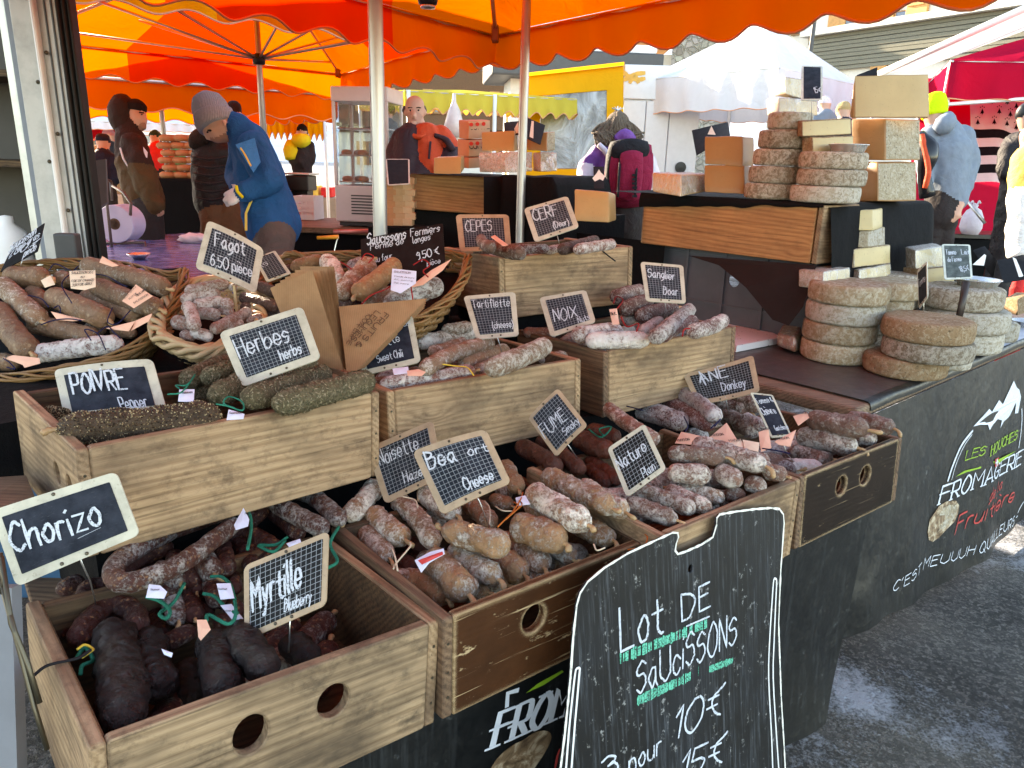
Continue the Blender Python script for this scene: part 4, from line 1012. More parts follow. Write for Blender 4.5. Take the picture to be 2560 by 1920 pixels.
sign('price_sign', 'cream framed slate reading Nature Plain', 'I', [(640,446),(828,320),(938,548),(738,692)], d18*.99, M_FRAME, M_SLATEB, .10, [('Nature','I',708,565,845,460,66),('Plain','I',825,595,885,556,46)])
d19 = dcr(C4, 'F', 665, 930, .05)
sign('price_sign', 'bent tan framed slate reading ANE Donkey', 'F', [(431,783),(799,685),(835,874),(505,942)], d19*.95, M_FRAMET, M_SLATEB, .12, [('ÂNE','F',525,832,668,796,60,dict(wt=.15)),('Donkey','F',640,872,765,846,46)], ('F',[655,905,672,990],d19), -.006)
d20 = dcr(C4, 'F', 1010, 1235, -.03)
sign('price_sign', 'narrow slate reading Chevre on a curled wire in the dark crate', 'F', [(782,880),(900,892),(1000,1106),(892,1117)], d20*1.0, M_FRAME, M_SLATEP, .10, [('Tomme &','F',822,948,905,930,32),('Chèvre','F',852,1005,920,992,40),('Goat cheese','F',915,1082,985,1078,26)], ('F',[945,1115,975,1200,1012,1238],d20))

# ------------------------------------------------------------------ big chalkboard leaning on the crates
uA = Vector((math.cos(R(38.4)), math.sin(R(38.4)), 0)); vA = Vector((-uA.y, uA.x, 0))
wA = (Vector((0,0,1))*math.cos(R(9))+vA*math.sin(R(9))).normalized()
PB = C3.M @ Vector((.1, -.014, C3.h+.005))
MA = frame_from(uA, uA.cross(wA), PB); SA = plane_surf(MA)
def outl(k, pts): return [SA.to2(S(k, *p)) for p in pts]
OUT = outl('J', [(2128,1600),(2118,1400),(2100,1100),(2086,700),(2098,400),(2116,150),(2112,100),(2090,70),(2040,64),(1960,70),(1850,84),(1760,100),(1745,118),(1742,160),(1722,225),(1660,265),(1570,305),(1528,318),(1514,300),(1520,262),(1532,225),(1528,202),(1500,200),(1400,245),(1250,315),(1120,395),(1030,470),(990,530),(970,600),(950,780),(935,1000),(905,1300),(880,1500),(860,1700)])
RB = SA.to2(S('J',2150,2300)); LB_ = SA.to2(S('J',800,2600))
zfloor = .03
def tofloor(p, q):   # extend along p->q until the floor
    a, b = MA @ Vector((p.x,p.y,0)), MA @ Vector((q.x,q.y,0)); t = (zfloor-a.z)/(b.z-a.z); return p+(q-p)*t
lb = tofloor(OUT[-2], OUT[-1]); rb = tofloor(OUT[1], OUT[0])
rb = Vector((OUT[0].x+.01, rb.y)); lb = Vector((OUT[-1].x-.02, rb.y))
board = empty('pavement_sign', MA @ Vector((OUT[0].x, rb.y, 0)), 'big black chalkboard with notched top reading Lot de Saucissons 10€ 15€', 'chalkboard')
poly = [rb]+OUT+[lb]
hole = ell(SA.to2(S('J',1600,400)).x, SA.to2(S('J',1600,400)).y, .0065, .0075, 12)
mb = MB(); mb.plate(poly, [hole], .006, MA, .0012)
def aboard_mat():
    t = NT('scratched chalkboard'); v = t.sc(t.obj(), 1, 1, 1)
    M_ = t.n('ShaderNodeMapping', {'Vector': t.pos(), 'Rotation': (0, 0, -R(38.4))}).outputs[0]
    s1 = t.noise(t.sc(M_, 150, 1, 5.5), 1., 7, .78); s2 = t.noise(t.sc(M_, 26, 1, 20), 2., 8, .78); sm = t.noise(t.sc(M_, 5, 1, 3.), 1.3, 5, .6)
    c = t.mix(t.math('MULTIPLY', t.ramp(sm, [(.45, 0.), (.75, 1.)]), .6), (.0032,.0035,.0042), (.016,.020,.027))
    c = t.mix(t.math('MULTIPLY', t.ramp(s1, [(.52, 0.), (.68, 1.)]), .5), c, (.13,.145,.165))
    c = t.mix(t.math('MULTIPLY', t.ramp(s2, [(.60, 0.), (.64, 1.)]), .65), c, (.36,.36,.35))
    return t.done(t.bsdf(c, .5, t.bump(s2, .1, .002), .4))
M_ABOARD = aboard_mat()
mb.build('panel', M_ABOARD, board)
# pale worn edge all round, and the two routed slots
ed = MB()
for i in range(len(poly)-1): ribbon(ed, SA, [poly[i], poly[i+1]], .0045, .0033, .35)
ed.build('worn_edge', chalk_mat('bare board edge', (.70,.68,.62), .7, 120.), board)
sl = MB()
for pts in ([(2055,1560),(2045,1300),(2030,1000),(2035,800),(2050,560),(2058,462),(2068,455),(2074,470),(2070,560),(2060,800),(2055,1000),(2072,1300),(2090,1560)],
            [(905,1560),(925,1300),(940,1150),(960,975),(972,948),(985,950),(983,980),(968,1150),(955,1300),(935,1560)]):
    ribbon(sl, SA, spline(outl('J', pts), 3), .0042, .0034, .05)
o = sl.build('edge_slots', M_WHITEP, board); o['kind'] = 'stuff'
M_CHALKB = chalk_mat('bold white chalk', (.52,.56,.62), .55, 200.)
write('lettering', SA, [('Lot','J',1210,858,1445,740,215,dict(wt=.09,jit=.04)),('DE','J',1550,690,1705,610,130,dict(wt=.12)),('SaUciSSONS','J',1300,1085,1850,805,165,dict(wt=.09,jit=.08)),
      ('3','J',1105,1575,1195,1530,110,dict(wt=.14)),('pour','J',1258,1520,1435,1410,95,dict(wt=.13)),('10€','J',1500,1345,1760,1205,150,dict(wt=.11,shear=.25)),('15€','J',1530,1590,1770,1470,150,dict(wt=.11,shear=.2))], M_CHALKB, board, lift=.0040)['kind'] = 'stuff'
gm = MB()
for a, b, w_ in (((1208,895),(1690,700),.016),((1300,1130),(1600,990),.016),((1640,985),(1640,940),.006),((1700,955),(1830,905),.013)):
    p, q = SA.to2(S('J',*a)), SA.to2(S('J',*b)); n_ = 44
    for i in range(n_):
        if rnd.random() < .07: continue
        c = p.lerp(q, (i+rnd.random()*.6)/n_); h_ = w_*rnd.uniform(.7, 1.15)
        ribbon(gm, SA, [c+Vector((0,-h_/2)), c+Vector((.001, h_/2))], (q-p).length/n_*rnd.uniform(.8,1.35), .0038, .3)
gm.build('green_underline', M_CHALKG, board)['kind'] = 'stuff'
wl = MB(); ribbon(wl, SA, [SA.to2(S('J',*p)) for p in ((1575,715),(1700,662))], .0035, .0040); wl.build('white_underline', M_CHALKB, board)
# back leg of the A frame
bl = MB(); q = Vector(poly[0])
for x in (lb.x+.05, rb.x-.05):
    a = MA @ Vector((x, OUT[0].y+.1, -.008)); b = Vector((a.x, a.y, .0))+vA*.10-vA*0
    bl.tube([a, Vector((b.x, b.y, .0))+vA*.0], .008, 8)
bl.build('back_leg', M_RIM, board)

# ------------------------------------------------------------------ baskets
def basket(name, label, k, rimpx, pl, mat, strands=4, srad=.0052, depth_=.10, body=True, braid=.010, nstep=150):
    P = [onplane(S(k, *p), pl.o, pl.n) for p in rimpx]
    P = spline(P+[P[0]], 8)[:-1]; n = len(P); c = sum(P, Vector())/n
    root = empty(name, c-pl.n*depth_, label, 'basket', 'baskets on the top tier')
    # even resample
    L = [0]
    for i in range(n): L.append(L[-1]+(P[(i+1) % n]-P[i]).length)
    def at(s):
        s = (s % 1)*L[-1]
        for i in range(n):
            if s <= L[i+1]: return P[i].lerp(P[(i+1) % n], (s-L[i])/max(L[i+1]-L[i], 1e-9))
        return P[0]
    turns = max(4, int(L[-1]/.30))
    for q in range(strands):
        pts = []
        for i in range(nstep+1):
            s = i/nstep; p = at(s); out = (p-c); out = (out-pl.n*out.dot(pl.n)).normalized(); a = 2*math.pi*(turns*s+q/strands)+.5*math.sin(s*60+q*2)
            pts.append(p+out*math.cos(a)*braid*1.15+pl.n*math.sin(a)*braid)
        m = MB(); m.tube(pts, srad, 6, False); m.build('rim_strand', mat, root, smooth=True)
    if body:
        rows = 9
        for j in range(rows):
            f = (j+1)/rows; sc = 1-.34*f**1.3; ph = j % 2; pts = []
            m = MB()
            N = 120
            for i in range(N+1):
                s = i/N; p = at(s); rr = (p-c)*sc; out = rr.normalized()
                pts.append(c+rr-pl.n*(depth_*f)+out*.0045*(1 if (i//2+ph) % 2 else -1))
            m.tube(pts, .0058, 5, False); m.build('weave_strand', mat, root, smooth=True)
        for i in range(36):
            s = i/36; p = at(s); m = MB()
            m.tube([c+(p-c)*(1-.34*f**1.3)-pl.n*depth_*f for f in (0,.25,.5,.75,1)], .0045, 5, False); m.build('stake', mat, root, smooth=True)
    m = MB(); m.add([c+(at(i/40)-c)*.66-pl.n*depth_ for i in range(40)], [tuple(range(40))]); m.build('base', mat, root)
    m = MB(); m.add([c+(at(i/40)-c)*.93-pl.n*.045 for i in range(40)], [tuple(range(40))]); m.build('liner', M_BLACK, root)
    return root
basket('wicker_basket', 'big oval wicker basket of grey brown duck sausages', 'D', [(1130,340),(1122,430),(1078,545),(975,690),(830,805),(650,888),(450,932),(250,975),(0,1000),(-250,965),(-420,800),(-440,600),(-330,440),(-120,355),(60,315),(250,292),(450,286),(700,298),(900,340),(1050,362)], BK_L, M_WICK, 9, .0036, .12)
basket('wicker_basket', 'wicker basket of farm sausages behind the paper bags', 'E', [(1155,405),(1130,530),(1050,645),(930,735),(830,792),(680,795),(480,770),(250,730),(20,680),(-120,600),(-130,480),(20,410),(250,392),(500,382),(700,378),(900,372),(1050,385)], BK_R, M_WICK, 9, .0034, .12)
basket('straw_basket', 'shallow plaited straw basket of small pink sausages', 'D', [(975,745),(1090,800),(1235,838),(1380,800),(1520,745),(1590,640),(1560,500),(1440,420),(1280,405),(1120,450),(1010,560),(965,660)], BK_S, M_WICKP, 6, .0075, .07, True, .013)
# loop handle of the farm basket
hd = MB()
for q in range(3):
    pts = [dep(S('E',*p), 2.2)+Vector((0,0,.004*math.sin(2*math.pi*(i/3+q/3))))+CF*.006*math.cos(2*math.pi*(i/3+q/3)) for i, p in enumerate([(-10,470),(5,420),(40,385),(90,378),(140,395),(185,425),(200,460)])]
    hd.tube(spline(pts, 4), .006, 6)
o = hd.build('basket_handle', M_WICK, bpy.data.objects['wicker_basket.001'], smooth=True)

# ------------------------------------------------------------------ kraft paper bags between the crates
def bag(lab, k, quad, dps, thick=.004, fold=None, par=None):
    P = [dep(S(k, *p), d) for p, d in zip(quad, dps)]; n = (P[1]-P[3]).cross(P[0]-P[2]).normalized()
    if n.dot(CAMPOS-P[0]) < 0: n = -n
    mb = MB(); N = 6
    for s_ in (1, -1):
        b = len(mb.v)
        for i in range(N+1):
            for j in range(N+1):
                u, v = i/N, j/N; p = P[0]*(1-u)*(1-v)+P[1]*u*(1-v)+P[2]*u*v+P[3]*(1-u)*v
                mb.v.append(p+n*s_*thick*.5*(4*u*(1-u))*(.6+.5*noise.noise(p*22))+n*s_*.0006)
        for i in range(N):
            for j in range(N):
                a = b+i*(N+1)+j; f = (a, a+N+1, a+N+2, a+1); mb.f.append(f if s_ < 0 else f[::-1]); mb.mi.append(0)
    o = mb.build('paper_bag', M_KRAFT, None, smooth=True)
    return tag(o, lab, 'paper bag', 'kraft paper bags'), P, n
db = depth(C5.M @ Vector((C5.w, C5.d*.5, C5.h)))
for i in range(7):
    f = i*.011
    quads = [(-60+i*30, 590-i*22),(200+i*22, 482-i*4+(i%2)*10),(392+i*3, 1095-i*3),(130+i*36, 1050-i*8)]
    if i == 0: lb_ = 'upright kraft paper bag at the front of the bundle'
    elif i == 6: lb_ = 'upright kraft paper bag at the back of the bundle'
    else: lb_ = f'{ORD[i]} upright kraft paper bag from the front of the bundle'
    bag(lb_, 'E', quads, [db+f*1.2+.02, db+f*1.2-.02, db+f-.02, db+f+.0])
for i in range(5):
    quads = [(362+i*3, 705+i*8),(905-i*4, 655+i*14),(470+i*12, 1098-i*4),(408+i*3, 1100-i*2)]
    lb_ = 'printed kraft bag reading fruits legumes lying over the bundle' if i == 0 else f'{ORD[i]} folded kraft bag layer under the printed bag'
    o, P, n = bag(lb_, 'E', quads, [db+.03+i*.006, db+.10+i*.006, db-.03+i*.004, db-.03+i*.004], .003)
    if i == 0: P0, n0 = P, n
# print on the top bag
px = [S('E',362,705), S('E',905,655), S('E',470,1098)]
Mb = frame_from(P0[1]-P0[0], n0, P0[0]); sb = plane_surf(Mb)
bagtop = next(o for o in bpy.data.objects if o.get('label', '').startswith('printed kraft bag'))
write('print', sb, [('FRUITS &','E',640,745,462,948,34,dict(wt=.24,jit=0,wob=False)),('LEGUMES','E',588,735,430,905,34,dict(wt=.24,jit=0,wob=False)),('100%','E',545,750,480,820,26,dict(wt=.22,jit=0)),('FERME','E',470,820,405,940,26,dict(wt=.22,jit=0))], M_KINK, bagtop, lift=.0045)['kind'] = 'stuff'
# ------------------------------------------------------------------ tables and cloths of the sausage stall
uS = Vector((math.cos(R(38.4)), math.sin(R(38.4)), 0)); vS = Vector((-uS.y, uS.x, 0)); UP = Vector((0,0,1))
def slab(mb, p, ux, vy, lx, ly, z0, z1, ch=.004):
    mb.box((0,0,z0),(lx,ly,z1), Matrix(((ux.x,vy.x,0,p.x),(ux.y,vy.y,0,p.y),(0,0,1,0),(0,0,0,1))), ch)
A0 = C1.M @ Vector((.02, .07, 0)); A0.z = 0
A1 = C4.M @ Vector((C4.w-.03, .06, 0)); A1.z = 0
LT = (A1-A0).length; uT = (A1-A0).normalized(); vT = Vector((-uT.y, uT.x, 0))
tb = empty('market_table', A0, 'long market table carrying the sausage crates behind a black skirt', 'table')
mb = MB(); slab(mb, A0, uT, vT, LT, .95, .715, .738); mb.build('tabletop', M_RIM, tb)
for a in (.08, LT-.08):
    for b in (.08, .87):
        m = MB(); p = A0+uT*a+vT*b; m.tube([p, p+UP*.715], .018, 10); m.build('leg', M_ALU, tb, smooth=True)
# tiers under the rear rows, draped in black
def riser(label, pts, z0, z1):
    n = len(pts); mb = MB(); mb.add([Vector((p.x,p.y,z0)) for p in pts]+[Vector((p.x,p.y,z1)) for p in pts], [tuple(range(n-1,-1,-1)), tuple(range(n,2*n))]+[(i,(i+1)%n,n+(i+1)%n,n+i) for i in range(n)])
    return tag(mb.build('display_riser', M_BLACK), label, 'riser', 'black draped tiers')
def cb(c, x, y): return c.M @ Vector((x, y, 0))
z2 = .952
riser('black draped tier under the pepper and tartiflette crates', [cb(C5,.03,.08), cb(C5,C5.w-.02,.08), cb(C6,.02,.06), cb(C7,C7.w-.04,.06), cb(C7,C7.w-.04,.7), cb(C5,.05,.75)], .74, z2)
riser('black draped tier under the top crate and baskets', [cb(C5,-.32,.45), cb(C5,C5.w*.5,.46), cb(C6,.2,.42), cb(C8,.03,.05), cb(C8,C8.w-.05,.05), cb(C8,C8.w-.05,.4), cb(C5,-.3,1.0)], z2+.003, 1.085)
rs = MB(); rs.box((.03,.03,-.052),(C8.w-.03,C8.d-.03,-.003), C8.M); tag(rs.build('riser_block', M_BLACK), 'black block directly under the top crate', 'riser')
# wedge props that tilt the baskets
for pl, lab, px, w_ in ((BK_L,'black cushion propping up the big basket',S('D',350,620),.30),(BK_R,'black cushion propping up the farm basket',S('E',600,560),.22),(BK_S,'black cushion under the straw basket',S('D',1290,620),.14)):
    c = onplane(px, pl.o-pl.n*.135, pl.n); X = CR-pl.n*CR.dot(pl.n); M_ = frame_from(X, pl.n, c)
    m = MB(); q = [M_ @ Vector((sx*w_, sy*w_*.75, 0)) for sx, sy in ((-1,-1),(1,-1),(1,1),(-1,1))]
    m.add([Vector((p.x,p.y,1.088 if pl is not BK_S else 1.088)) for p in q]+q, [(3,2,1,0),(4,5,6,7)]+[(i,(i+1)%4,4+(i+1)%4,4+i) for i in range(4)])
    tag(m.build('basket_prop', M_BLACK), lab, 'cushion')

# front skirt with the dairy's logo
SK0 = A0-vT*.004
Msk = frame_from(uT, uT.cross(UP), SK0); 
def rsk(x, z):
    f = (.735-z)/.675; return (.010*math.sin(x*9+1)+.006*math.sin(x*23))*f
Ssk = plane_surf(Msk, rsk, True)
sk = empty('table_skirt', SK0, 'black scratched tarpaulin skirt below the sausage crates', 'skirt')
mb = MB(); nx, nz = 70, 16
xr_top, xr_bot = LT+.02, Ssk.to2(S('L',243,1290)).x
for i in range(nx+1):
    for j in range(nz+1):
        f = j/nz; xr = xr_top+(xr_bot-xr_top)*f+.03*math.sin(f*3.1); x = -.25+(xr+.25)*i/nx
        z = .735+(.06+.05*max(0,(i/nx-.8))-.735)*f
        w_ = (.010*math.sin(x*9+1)+.006*math.sin(x*23))*f+(.05*f*f*max(0,(i/nx-.86)/.14))
        mb.v.append(Msk @ Vector((x, z, w_)))
for i in range(nx):
    for j in range(nz): a = i*(nz+1)+j; mb.f.append((a, a+1, a+nz+2, a+nz+1)); mb.mi.append(0)
mb.build('tarpaulin', M_BANNER, sk, smooth=True)
M_WPRINT = plain('white print', (.62,.66,.72), .5, .4, var=.1); M_GPRINT = plain('green print', (.24,.42,.03), .5, .4); M_RPRINT = plain('red print', (.50,.05,.045), .5, .4)
M_BROWNP = None
def cow_mat():
    t = NT('brown photo print'); v = t.obj(); n = t.noise(v, 26, 5, .6, 1.)
    return t.done(t.bsdf(t.ramp(n, [(.3,(.06,.035,.02)),(.48,(.22,.14,.08)),(.6,(.45,.36,.25)),(.75,(.62,.55,.42))]), .45))
M_BROWNP = cow_mat()
def serif_write(name, surf, items, mat, parent, lift, wt=.2, sh=.22):
    mb = MB()
    for tx, k, x0, y0, x1, y1, cp in items:
        a, b = surf.to2(S(k,x0,y0)), surf.to2(S(k,x1,y1)); cap = capof(surf, k, x0, y0, x1, y1, cp, a, b)
        letter(mb, surf, tx, a, b, cap, w=cap*wt/WTF, shear=sh, jit=0, lift=lift, wob=False, nib=.45, serif=True)
    return mb.build(name, mat, parent)
LFT = .0025
# FROMAGERIE on the skirt, running on behind the chalkboard
a, b = Ssk.to2(S('J',503,1382)), Ssk.to2(S('J',905,1205)); dlt = b-a
pm = MB(); cap = capof(Ssk, 'J', 503, 1382, 905, 1205, 170, a, b)
letter(pm, Ssk, 'FROMAGERIE', a, a+dlt*2.35, cap, w=cap*.22/WTF, shear=.22, jit=0, lift=LFT, wob=False, nib=.45, serif=True); pm.build('white_print', M_WPRINT, sk)['kind'] = 'stuff'
pm = MB(); hc = Ssk.to2(S('J',665,1440)); pts = [(hc.x+.062*math.cos(t_)*(1+.18*math.cos(2*t_)), hc.y-.012+.05*math.sin(t_)+.02*abs(math.cos(t_))) for t_ in [2*math.pi*i/30 for i in range(30)]]
polyfill(pm, Ssk, pts, LFT); pm.build('photo_print', M_BROWNP, sk)
pm = MB(); polyfill(pm, Ssk, [Ssk.to2(S('J',*p)) for p in ((690,1085),(760,1030),(890,960),(900,968),(790,1040))], LFT); pm.build('green_swoosh', M_GPRINT, sk)
pm = MB(); ribbon(pm, Ssk, [Ssk.to2(S('J',*p)) for p in ((850,1500),(862,1430),(875,1395))], .006, LFT); pm.build('red_print', M_RPRINT, sk)
pm = MB(); ribbon(pm, Ssk, [Ssk.to2(S('J',*p)) for p in ((585,1150),(590,1085),(640,1070))], .012, LFT); pm.build('white_arc', M_WPRINT, sk)

# ------------------------------------------------------------------ cheese table
ZT = .9
T0 = atz(S('F',1412,930), ZT); T1 = atz(S('F',2212,600), ZT); uC = (T1-T0).normalized(); TL_ = atz(S('F',820,785), ZT); vC = Vector((-uC.y, uC.x, 0))
ct = empty('cheese_table', (T0.x,T0.y,0), 'wooden cheese table with thick plank top under worn cloth', 'table')
mb = MB(); q = T0-uC*.085; slab(mb, Vector((q.x,q.y,0)), uC, vC, 2.6, 1.25, ZT-.05, ZT-.006, .012); mb.build('plank_top', wood_mat('grey old plank', (.25,.17,.11), (.12,.075,.048), (.05,.035,.025), .5), ct)
for a_, b_ in ((.12,.1),(.12,1.1),(2.2,.1),(2.2,1.1)):
    m = MB(); p = Vector((T0.x,T0.y,0))+uC*a_+vC*b_; m.tube([p, p+UP*(ZT-.05)], .022, 10); m.build('leg', M_ALU, ct, smooth=True)
# cloth: flat on top, rounded over the front edge, hanging as a printed banner
F0 = T0-vC*.004; yB = (UP*.9+vC*.13).normalized(); Mbn = frame_from(uC, uC.cross(yB), Vector((F0.x,F0.y,0))-vC*.13); 
def rbn(x, z):
    f = min(1, max(0, (ZT-.03-z)/(ZT-.03-ev(bot, x) if BOT else .8))); return (.012*math.sin(x*7+.4)+.007*math.sin(x*17+2))*f
BOT = False; Sbn = plane_surf(Mbn, rbn, True)
bn = empty('banner_cloth', (F0.x,F0.y,0), 'black dairy banner cloth hanging over the front of the cheese table', 'banner')
left = [Sbn.to2(S(*p)) for p in (('F',1412,930),('L',440,420),('L',390,660),('L',345,850),('L',300,970),('L',225,1105),('L',240,1262))]
bot = [Vector((q_.x, max(q_.y, .025))) for q_ in (Sbn.to2(S('L',*p)) for p in ((240,1262),(400,1120),(500,1040),(700,945),(900,850),(1073,752)))]
slope = (bot[-1].y-bot[-2].y)/(bot[-1].x-bot[-2].x); bot.append(Vector((2.5, max(.03, bot[-1].y))))
def ev(L, x):
    for p, q in zip(L, L[1:]):
        if x <= q.x: return p.y+(q.y-p.y)*(x-p.x)/max(q.x-p.x,1e-6)
    return L[-1].y
def lx(z):
    for p, q in zip(left, left[1:]):
        if z >= q.y: return q.x+(p.x-q.x)*(z-q.y)/max(p.y-q.y,1e-6)
    return left[-1].x
BOT = True
mb = MB(); nx, nz = 70, 26; zt = ZT-.03
for i in range(nx+1):
    for j in range(nz+1):
        f = j/nz; s = i/nx
        # between the left edge curve and x = 2.5; bottom follows the measured hem
        zb0 = left[-1].y; z_ = zt+(zb0-zt)*f; xl = lx(z_); x = xl+(2.5-xl)*s
        zb = ev(bot, x); z = zt+(zb-zt)*f
        w_ = (.012*math.sin(x*7+.4)+.007*math.sin(x*17+2))*f+(-.10*f*f*max(0,1-s/.12))*(.6)
        mb.v.append(Mbn @ Vector((x, z, w_)))
for i in range(nx):
    for j in range(nz): a = i*(nz+1)+j; mb.f.append((a, a+1, a+nz+2, a+nz+1)); mb.mi.append(0)
mb.build('tarpaulin', M_BANNER, bn, smooth=True)
mb = MB(); nn = 40
prof = [(-.0005,ZT-.03),(-.0005,ZT-.018),(.004,ZT-.006),(.012,ZT-.0005),(.03,ZT+.001),(.1,ZT+.001),(.2,ZT+.001),(.35,ZT+.001),(.5,ZT+.001)]
for i in range(nn+1):
    for (dy, z) in prof:
        x = 2.5*i/nn; p = F0+uC*x+vC*dy; rip = .0012*math.sin(x*14+dy*9)+.004*max(0,math.sin(x*5.2+.6))**8*max(0,1-dy/.05)
        mb.v.append(Vector((p.x,p.y,z+rip)))
m_ = len(prof)
for i in range(nn):
    for j in range(m_-1): a = i*m_+j; mb.f.append((a, a+m_, a+m_+1, a+1)); mb.mi.append(0 if j < 4 else 1)
mb.build('cloth_top', [M_BANNER, M_OILCLOTH], bn, smooth=True)
mb = MB(); p = F0+vC*.5
for x_, y_ in ((-.0,.5),(2.5,.5),(2.5,1.22),(-.0,1.22)): q = F0+uC*x_+vC*y_; mb.v.append(Vector((q.x,q.y,ZT+.001)))
mb.f.append((0,1,2,3)); mb.mi.append(0); mb.build('cloth_rear', M_OILCLOTH, bn)
# banner print
serif_write('name_print', Sbn, [('LES','L',832,408,902,384,36),('HOUCHES','L',925,388,1042,322,38)], M_GPRINT, bn, LFT, .22, .2)['kind'] = 'stuff'
serif_write('white_print', Sbn, [('FROMAGERIE','L',733,588,1062,425,66)], M_WPRINT, bn, LFT, .22, .22)['kind'] = 'stuff'
write('slogan_print', Sbn, [("C'EST",'L',530,942,650,862,36),('MEUUUH','L',668,856,860,790,42),('QUAILLEURS','L',876,784,1036,672,40),('!','L',1050,640,1056,637,50)], M_WPRINT, bn, lift=LFT, wt=.13, shear=.2)['kind'] = 'stuff'
write('script_print', Sbn, [('de la','L',915,578,985,522,42),('Fruitière','L',790,708,1030,572,66)], M_RPRINT, bn, lift=LFT, wt=.15, shear=.35)['kind'] = 'stuff'
def fillpx(name, surf, k, pts, mat, par, lift=LFT):
    m = MB(); polyfill(m, surf, [surf.to2(S(k,*p)) for p in pts], lift); return m.build(name, mat, par)
fillpx('mountain_print', Sbn, 'L', [(865,270),(905,222),(925,198),(935,210),(968,162),(985,180),(1030,84),(1042,112),(1052,120),(1060,150),(1048,215),(1035,218),(1040,170),(1015,225),(1008,235),(990,250),(974,277),(982,245),(960,240),(938,262),(924,284),(918,262),(890,262)], M_WPRINT, bn)
fillpx('green_swoosh', Sbn, 'L', [(793,474),(830,450),(880,436),(950,408),(1042,368),(1000,398),(955,424),(880,442),(840,456)], M_GPRINT, bn)
fillpx('red_cross', Sbn, 'L', [(945,402),(966,394),(964,428),(945,434)], M_RPRINT, bn, LFT+.001)
fillpx('white_cross', Sbn, 'L', [(953,402),(958,400),(958,410),(965,408),(964,414),(958,416),(957,428),(952,429),(952,418),(946,420),(946,414),(952,412)], M_WPRINT, bn, LFT+.002)
am = MB()
for pts, w_ in ((((765,490),(782,430),(815,350),(862,288)),.012),(((778,486),(796,420),(826,352),(860,302)),.004),(((1053,355),(1062,300),(1066,240),(1064,200)),.010)):
    ribbon(am, Sbn, spline([Sbn.to2(S('L',*p)) for p in pts], 5), w_, LFT, .02)
am.build('arc_print', M_WPRINT, bn)['kind'] = 'stuff'
fillpx('photo_print', Sbn, 'L', [(690,700),(700,650),(735,595),(760,575),(795,571),(808,590),(805,620),(790,655),(760,690),(735,725),(715,742),(698,735)], M_BROWNP, bn, LFT)
fillpx('photo_inner', Sbn, 'L', [(705,695),(715,655),(745,605),(770,588),(793,588),(800,605),(790,640),(760,675),(730,705),(715,715)], rind_mat('cream photo print', (.30,.22,.14), (.5,.42,.3), (.6,.55,.45), .5, .8), bn, LFT+.001)

# ------------------------------------------------------------------ cheeses
def wheel(label, k, xl, xr, yb, z, th, mat, group, sq=1., yfix=None, rot=0):
    """wheel standing at height z: front-bottom pixel (mid of xl..xr, yb), thickness th"""
    fr = atz(S(k, (xl+xr)/2, yb), z) if yfix is None else dep(S(k,(xl+xr)/2,yb), yfix)
    f2 = Vector((fr.x, fr.y, 0)).normalized()
    r = pxlen((xr-xl)/KR[k][2], fr+f2*.1)/2; r = pxlen((xr-xl)/KR[k][2], fr+f2*r)/2
    c = Vector((fr.x, fr.y, z))+f2*r
    SEED[0] += 1; sd_ = SEED[0]; b = th*.26
    prof = [(.0,0),(r*.5,0),(r*.85,0)]+[(r-b+b*math.sin(R(a)), b-b*math.cos(R(a))) for a in (20,45,70,90)]+[(r*1.008,th*.5)]+[(r-b+b*math.cos(R(a)), th-b+b*math.sin(R(a))) for a in (0,25,50,75)]+[(r*.85,th),(r*.6,th),(r*.3,th),(0,th)]
    def fn(p, a):
        k_ = 1+.022*noise.noise((math.cos(a)*1.3+sd_, math.sin(a)*1.3, 0))+.012*noise.noise((math.cos(a)*5+sd_, math.sin(a)*5, p.z*40))
        return Vector((p.x*k_, p.y*k_, p.z+.004*noise.noise((p.x*9+sd_, p.y*9, p.z*20))*(p.z/th)+.002*noise.noise((p.x*40, p.y*40+sd_, 0))))
    mb = MB(); mb.lathe(prof, 44, None, 0, fn)
    o = mb.build('round_cheese', mat, None, Tz(c, rnd.uniform(0,6)), True)
    return tag(o, label, 'cheese', group), z+th
def stack(where, k, layers, z, group, ybase):
    """layers: (xl, xr, ybottom, thickness, mat); ordered bottom up"""
    n = len(layers); names = {1:[''],2:['bottom','top'],3:['bottom','middle','top'],4:['bottom','second','third','top'],5:['bottom','second','third','fourth','top']}[n]
    for i, (xl, xr, th, mat) in enumerate(layers):
        # keep every wheel over the bottom one: same front point measured on the table, shifted sideways only
        fr = atz(S(k, (layers[0][0]+layers[0][1])/2, ybase), ZT if z < 1.2 else z0_up)
        d = depth(fr); P = dep(S(k,(xl+xr)/2, ybase), d)
        f2 = Vector((fr.x, fr.y, 0)).normalized(); sd2 = Vector((f2.y,-f2.x,0)); sh_ = (P-fr).dot(sd2)
        r = pxlen((xr-xl)/KR[k][2], fr+f2*.12)/2
        _wheel(f'{names[i]} cheese wheel of {where}' if n > 1 else f'cheese wheel of {where}', fr+sd2*sh_+f2*(r0(layers,k,fr)), z, r, th, mat, group); z += th+.0005
    return z
def r0(layers, k, fr): return pxlen((layers[0][1]-layers[0][0])/KR[k][2], fr)/2*1.05
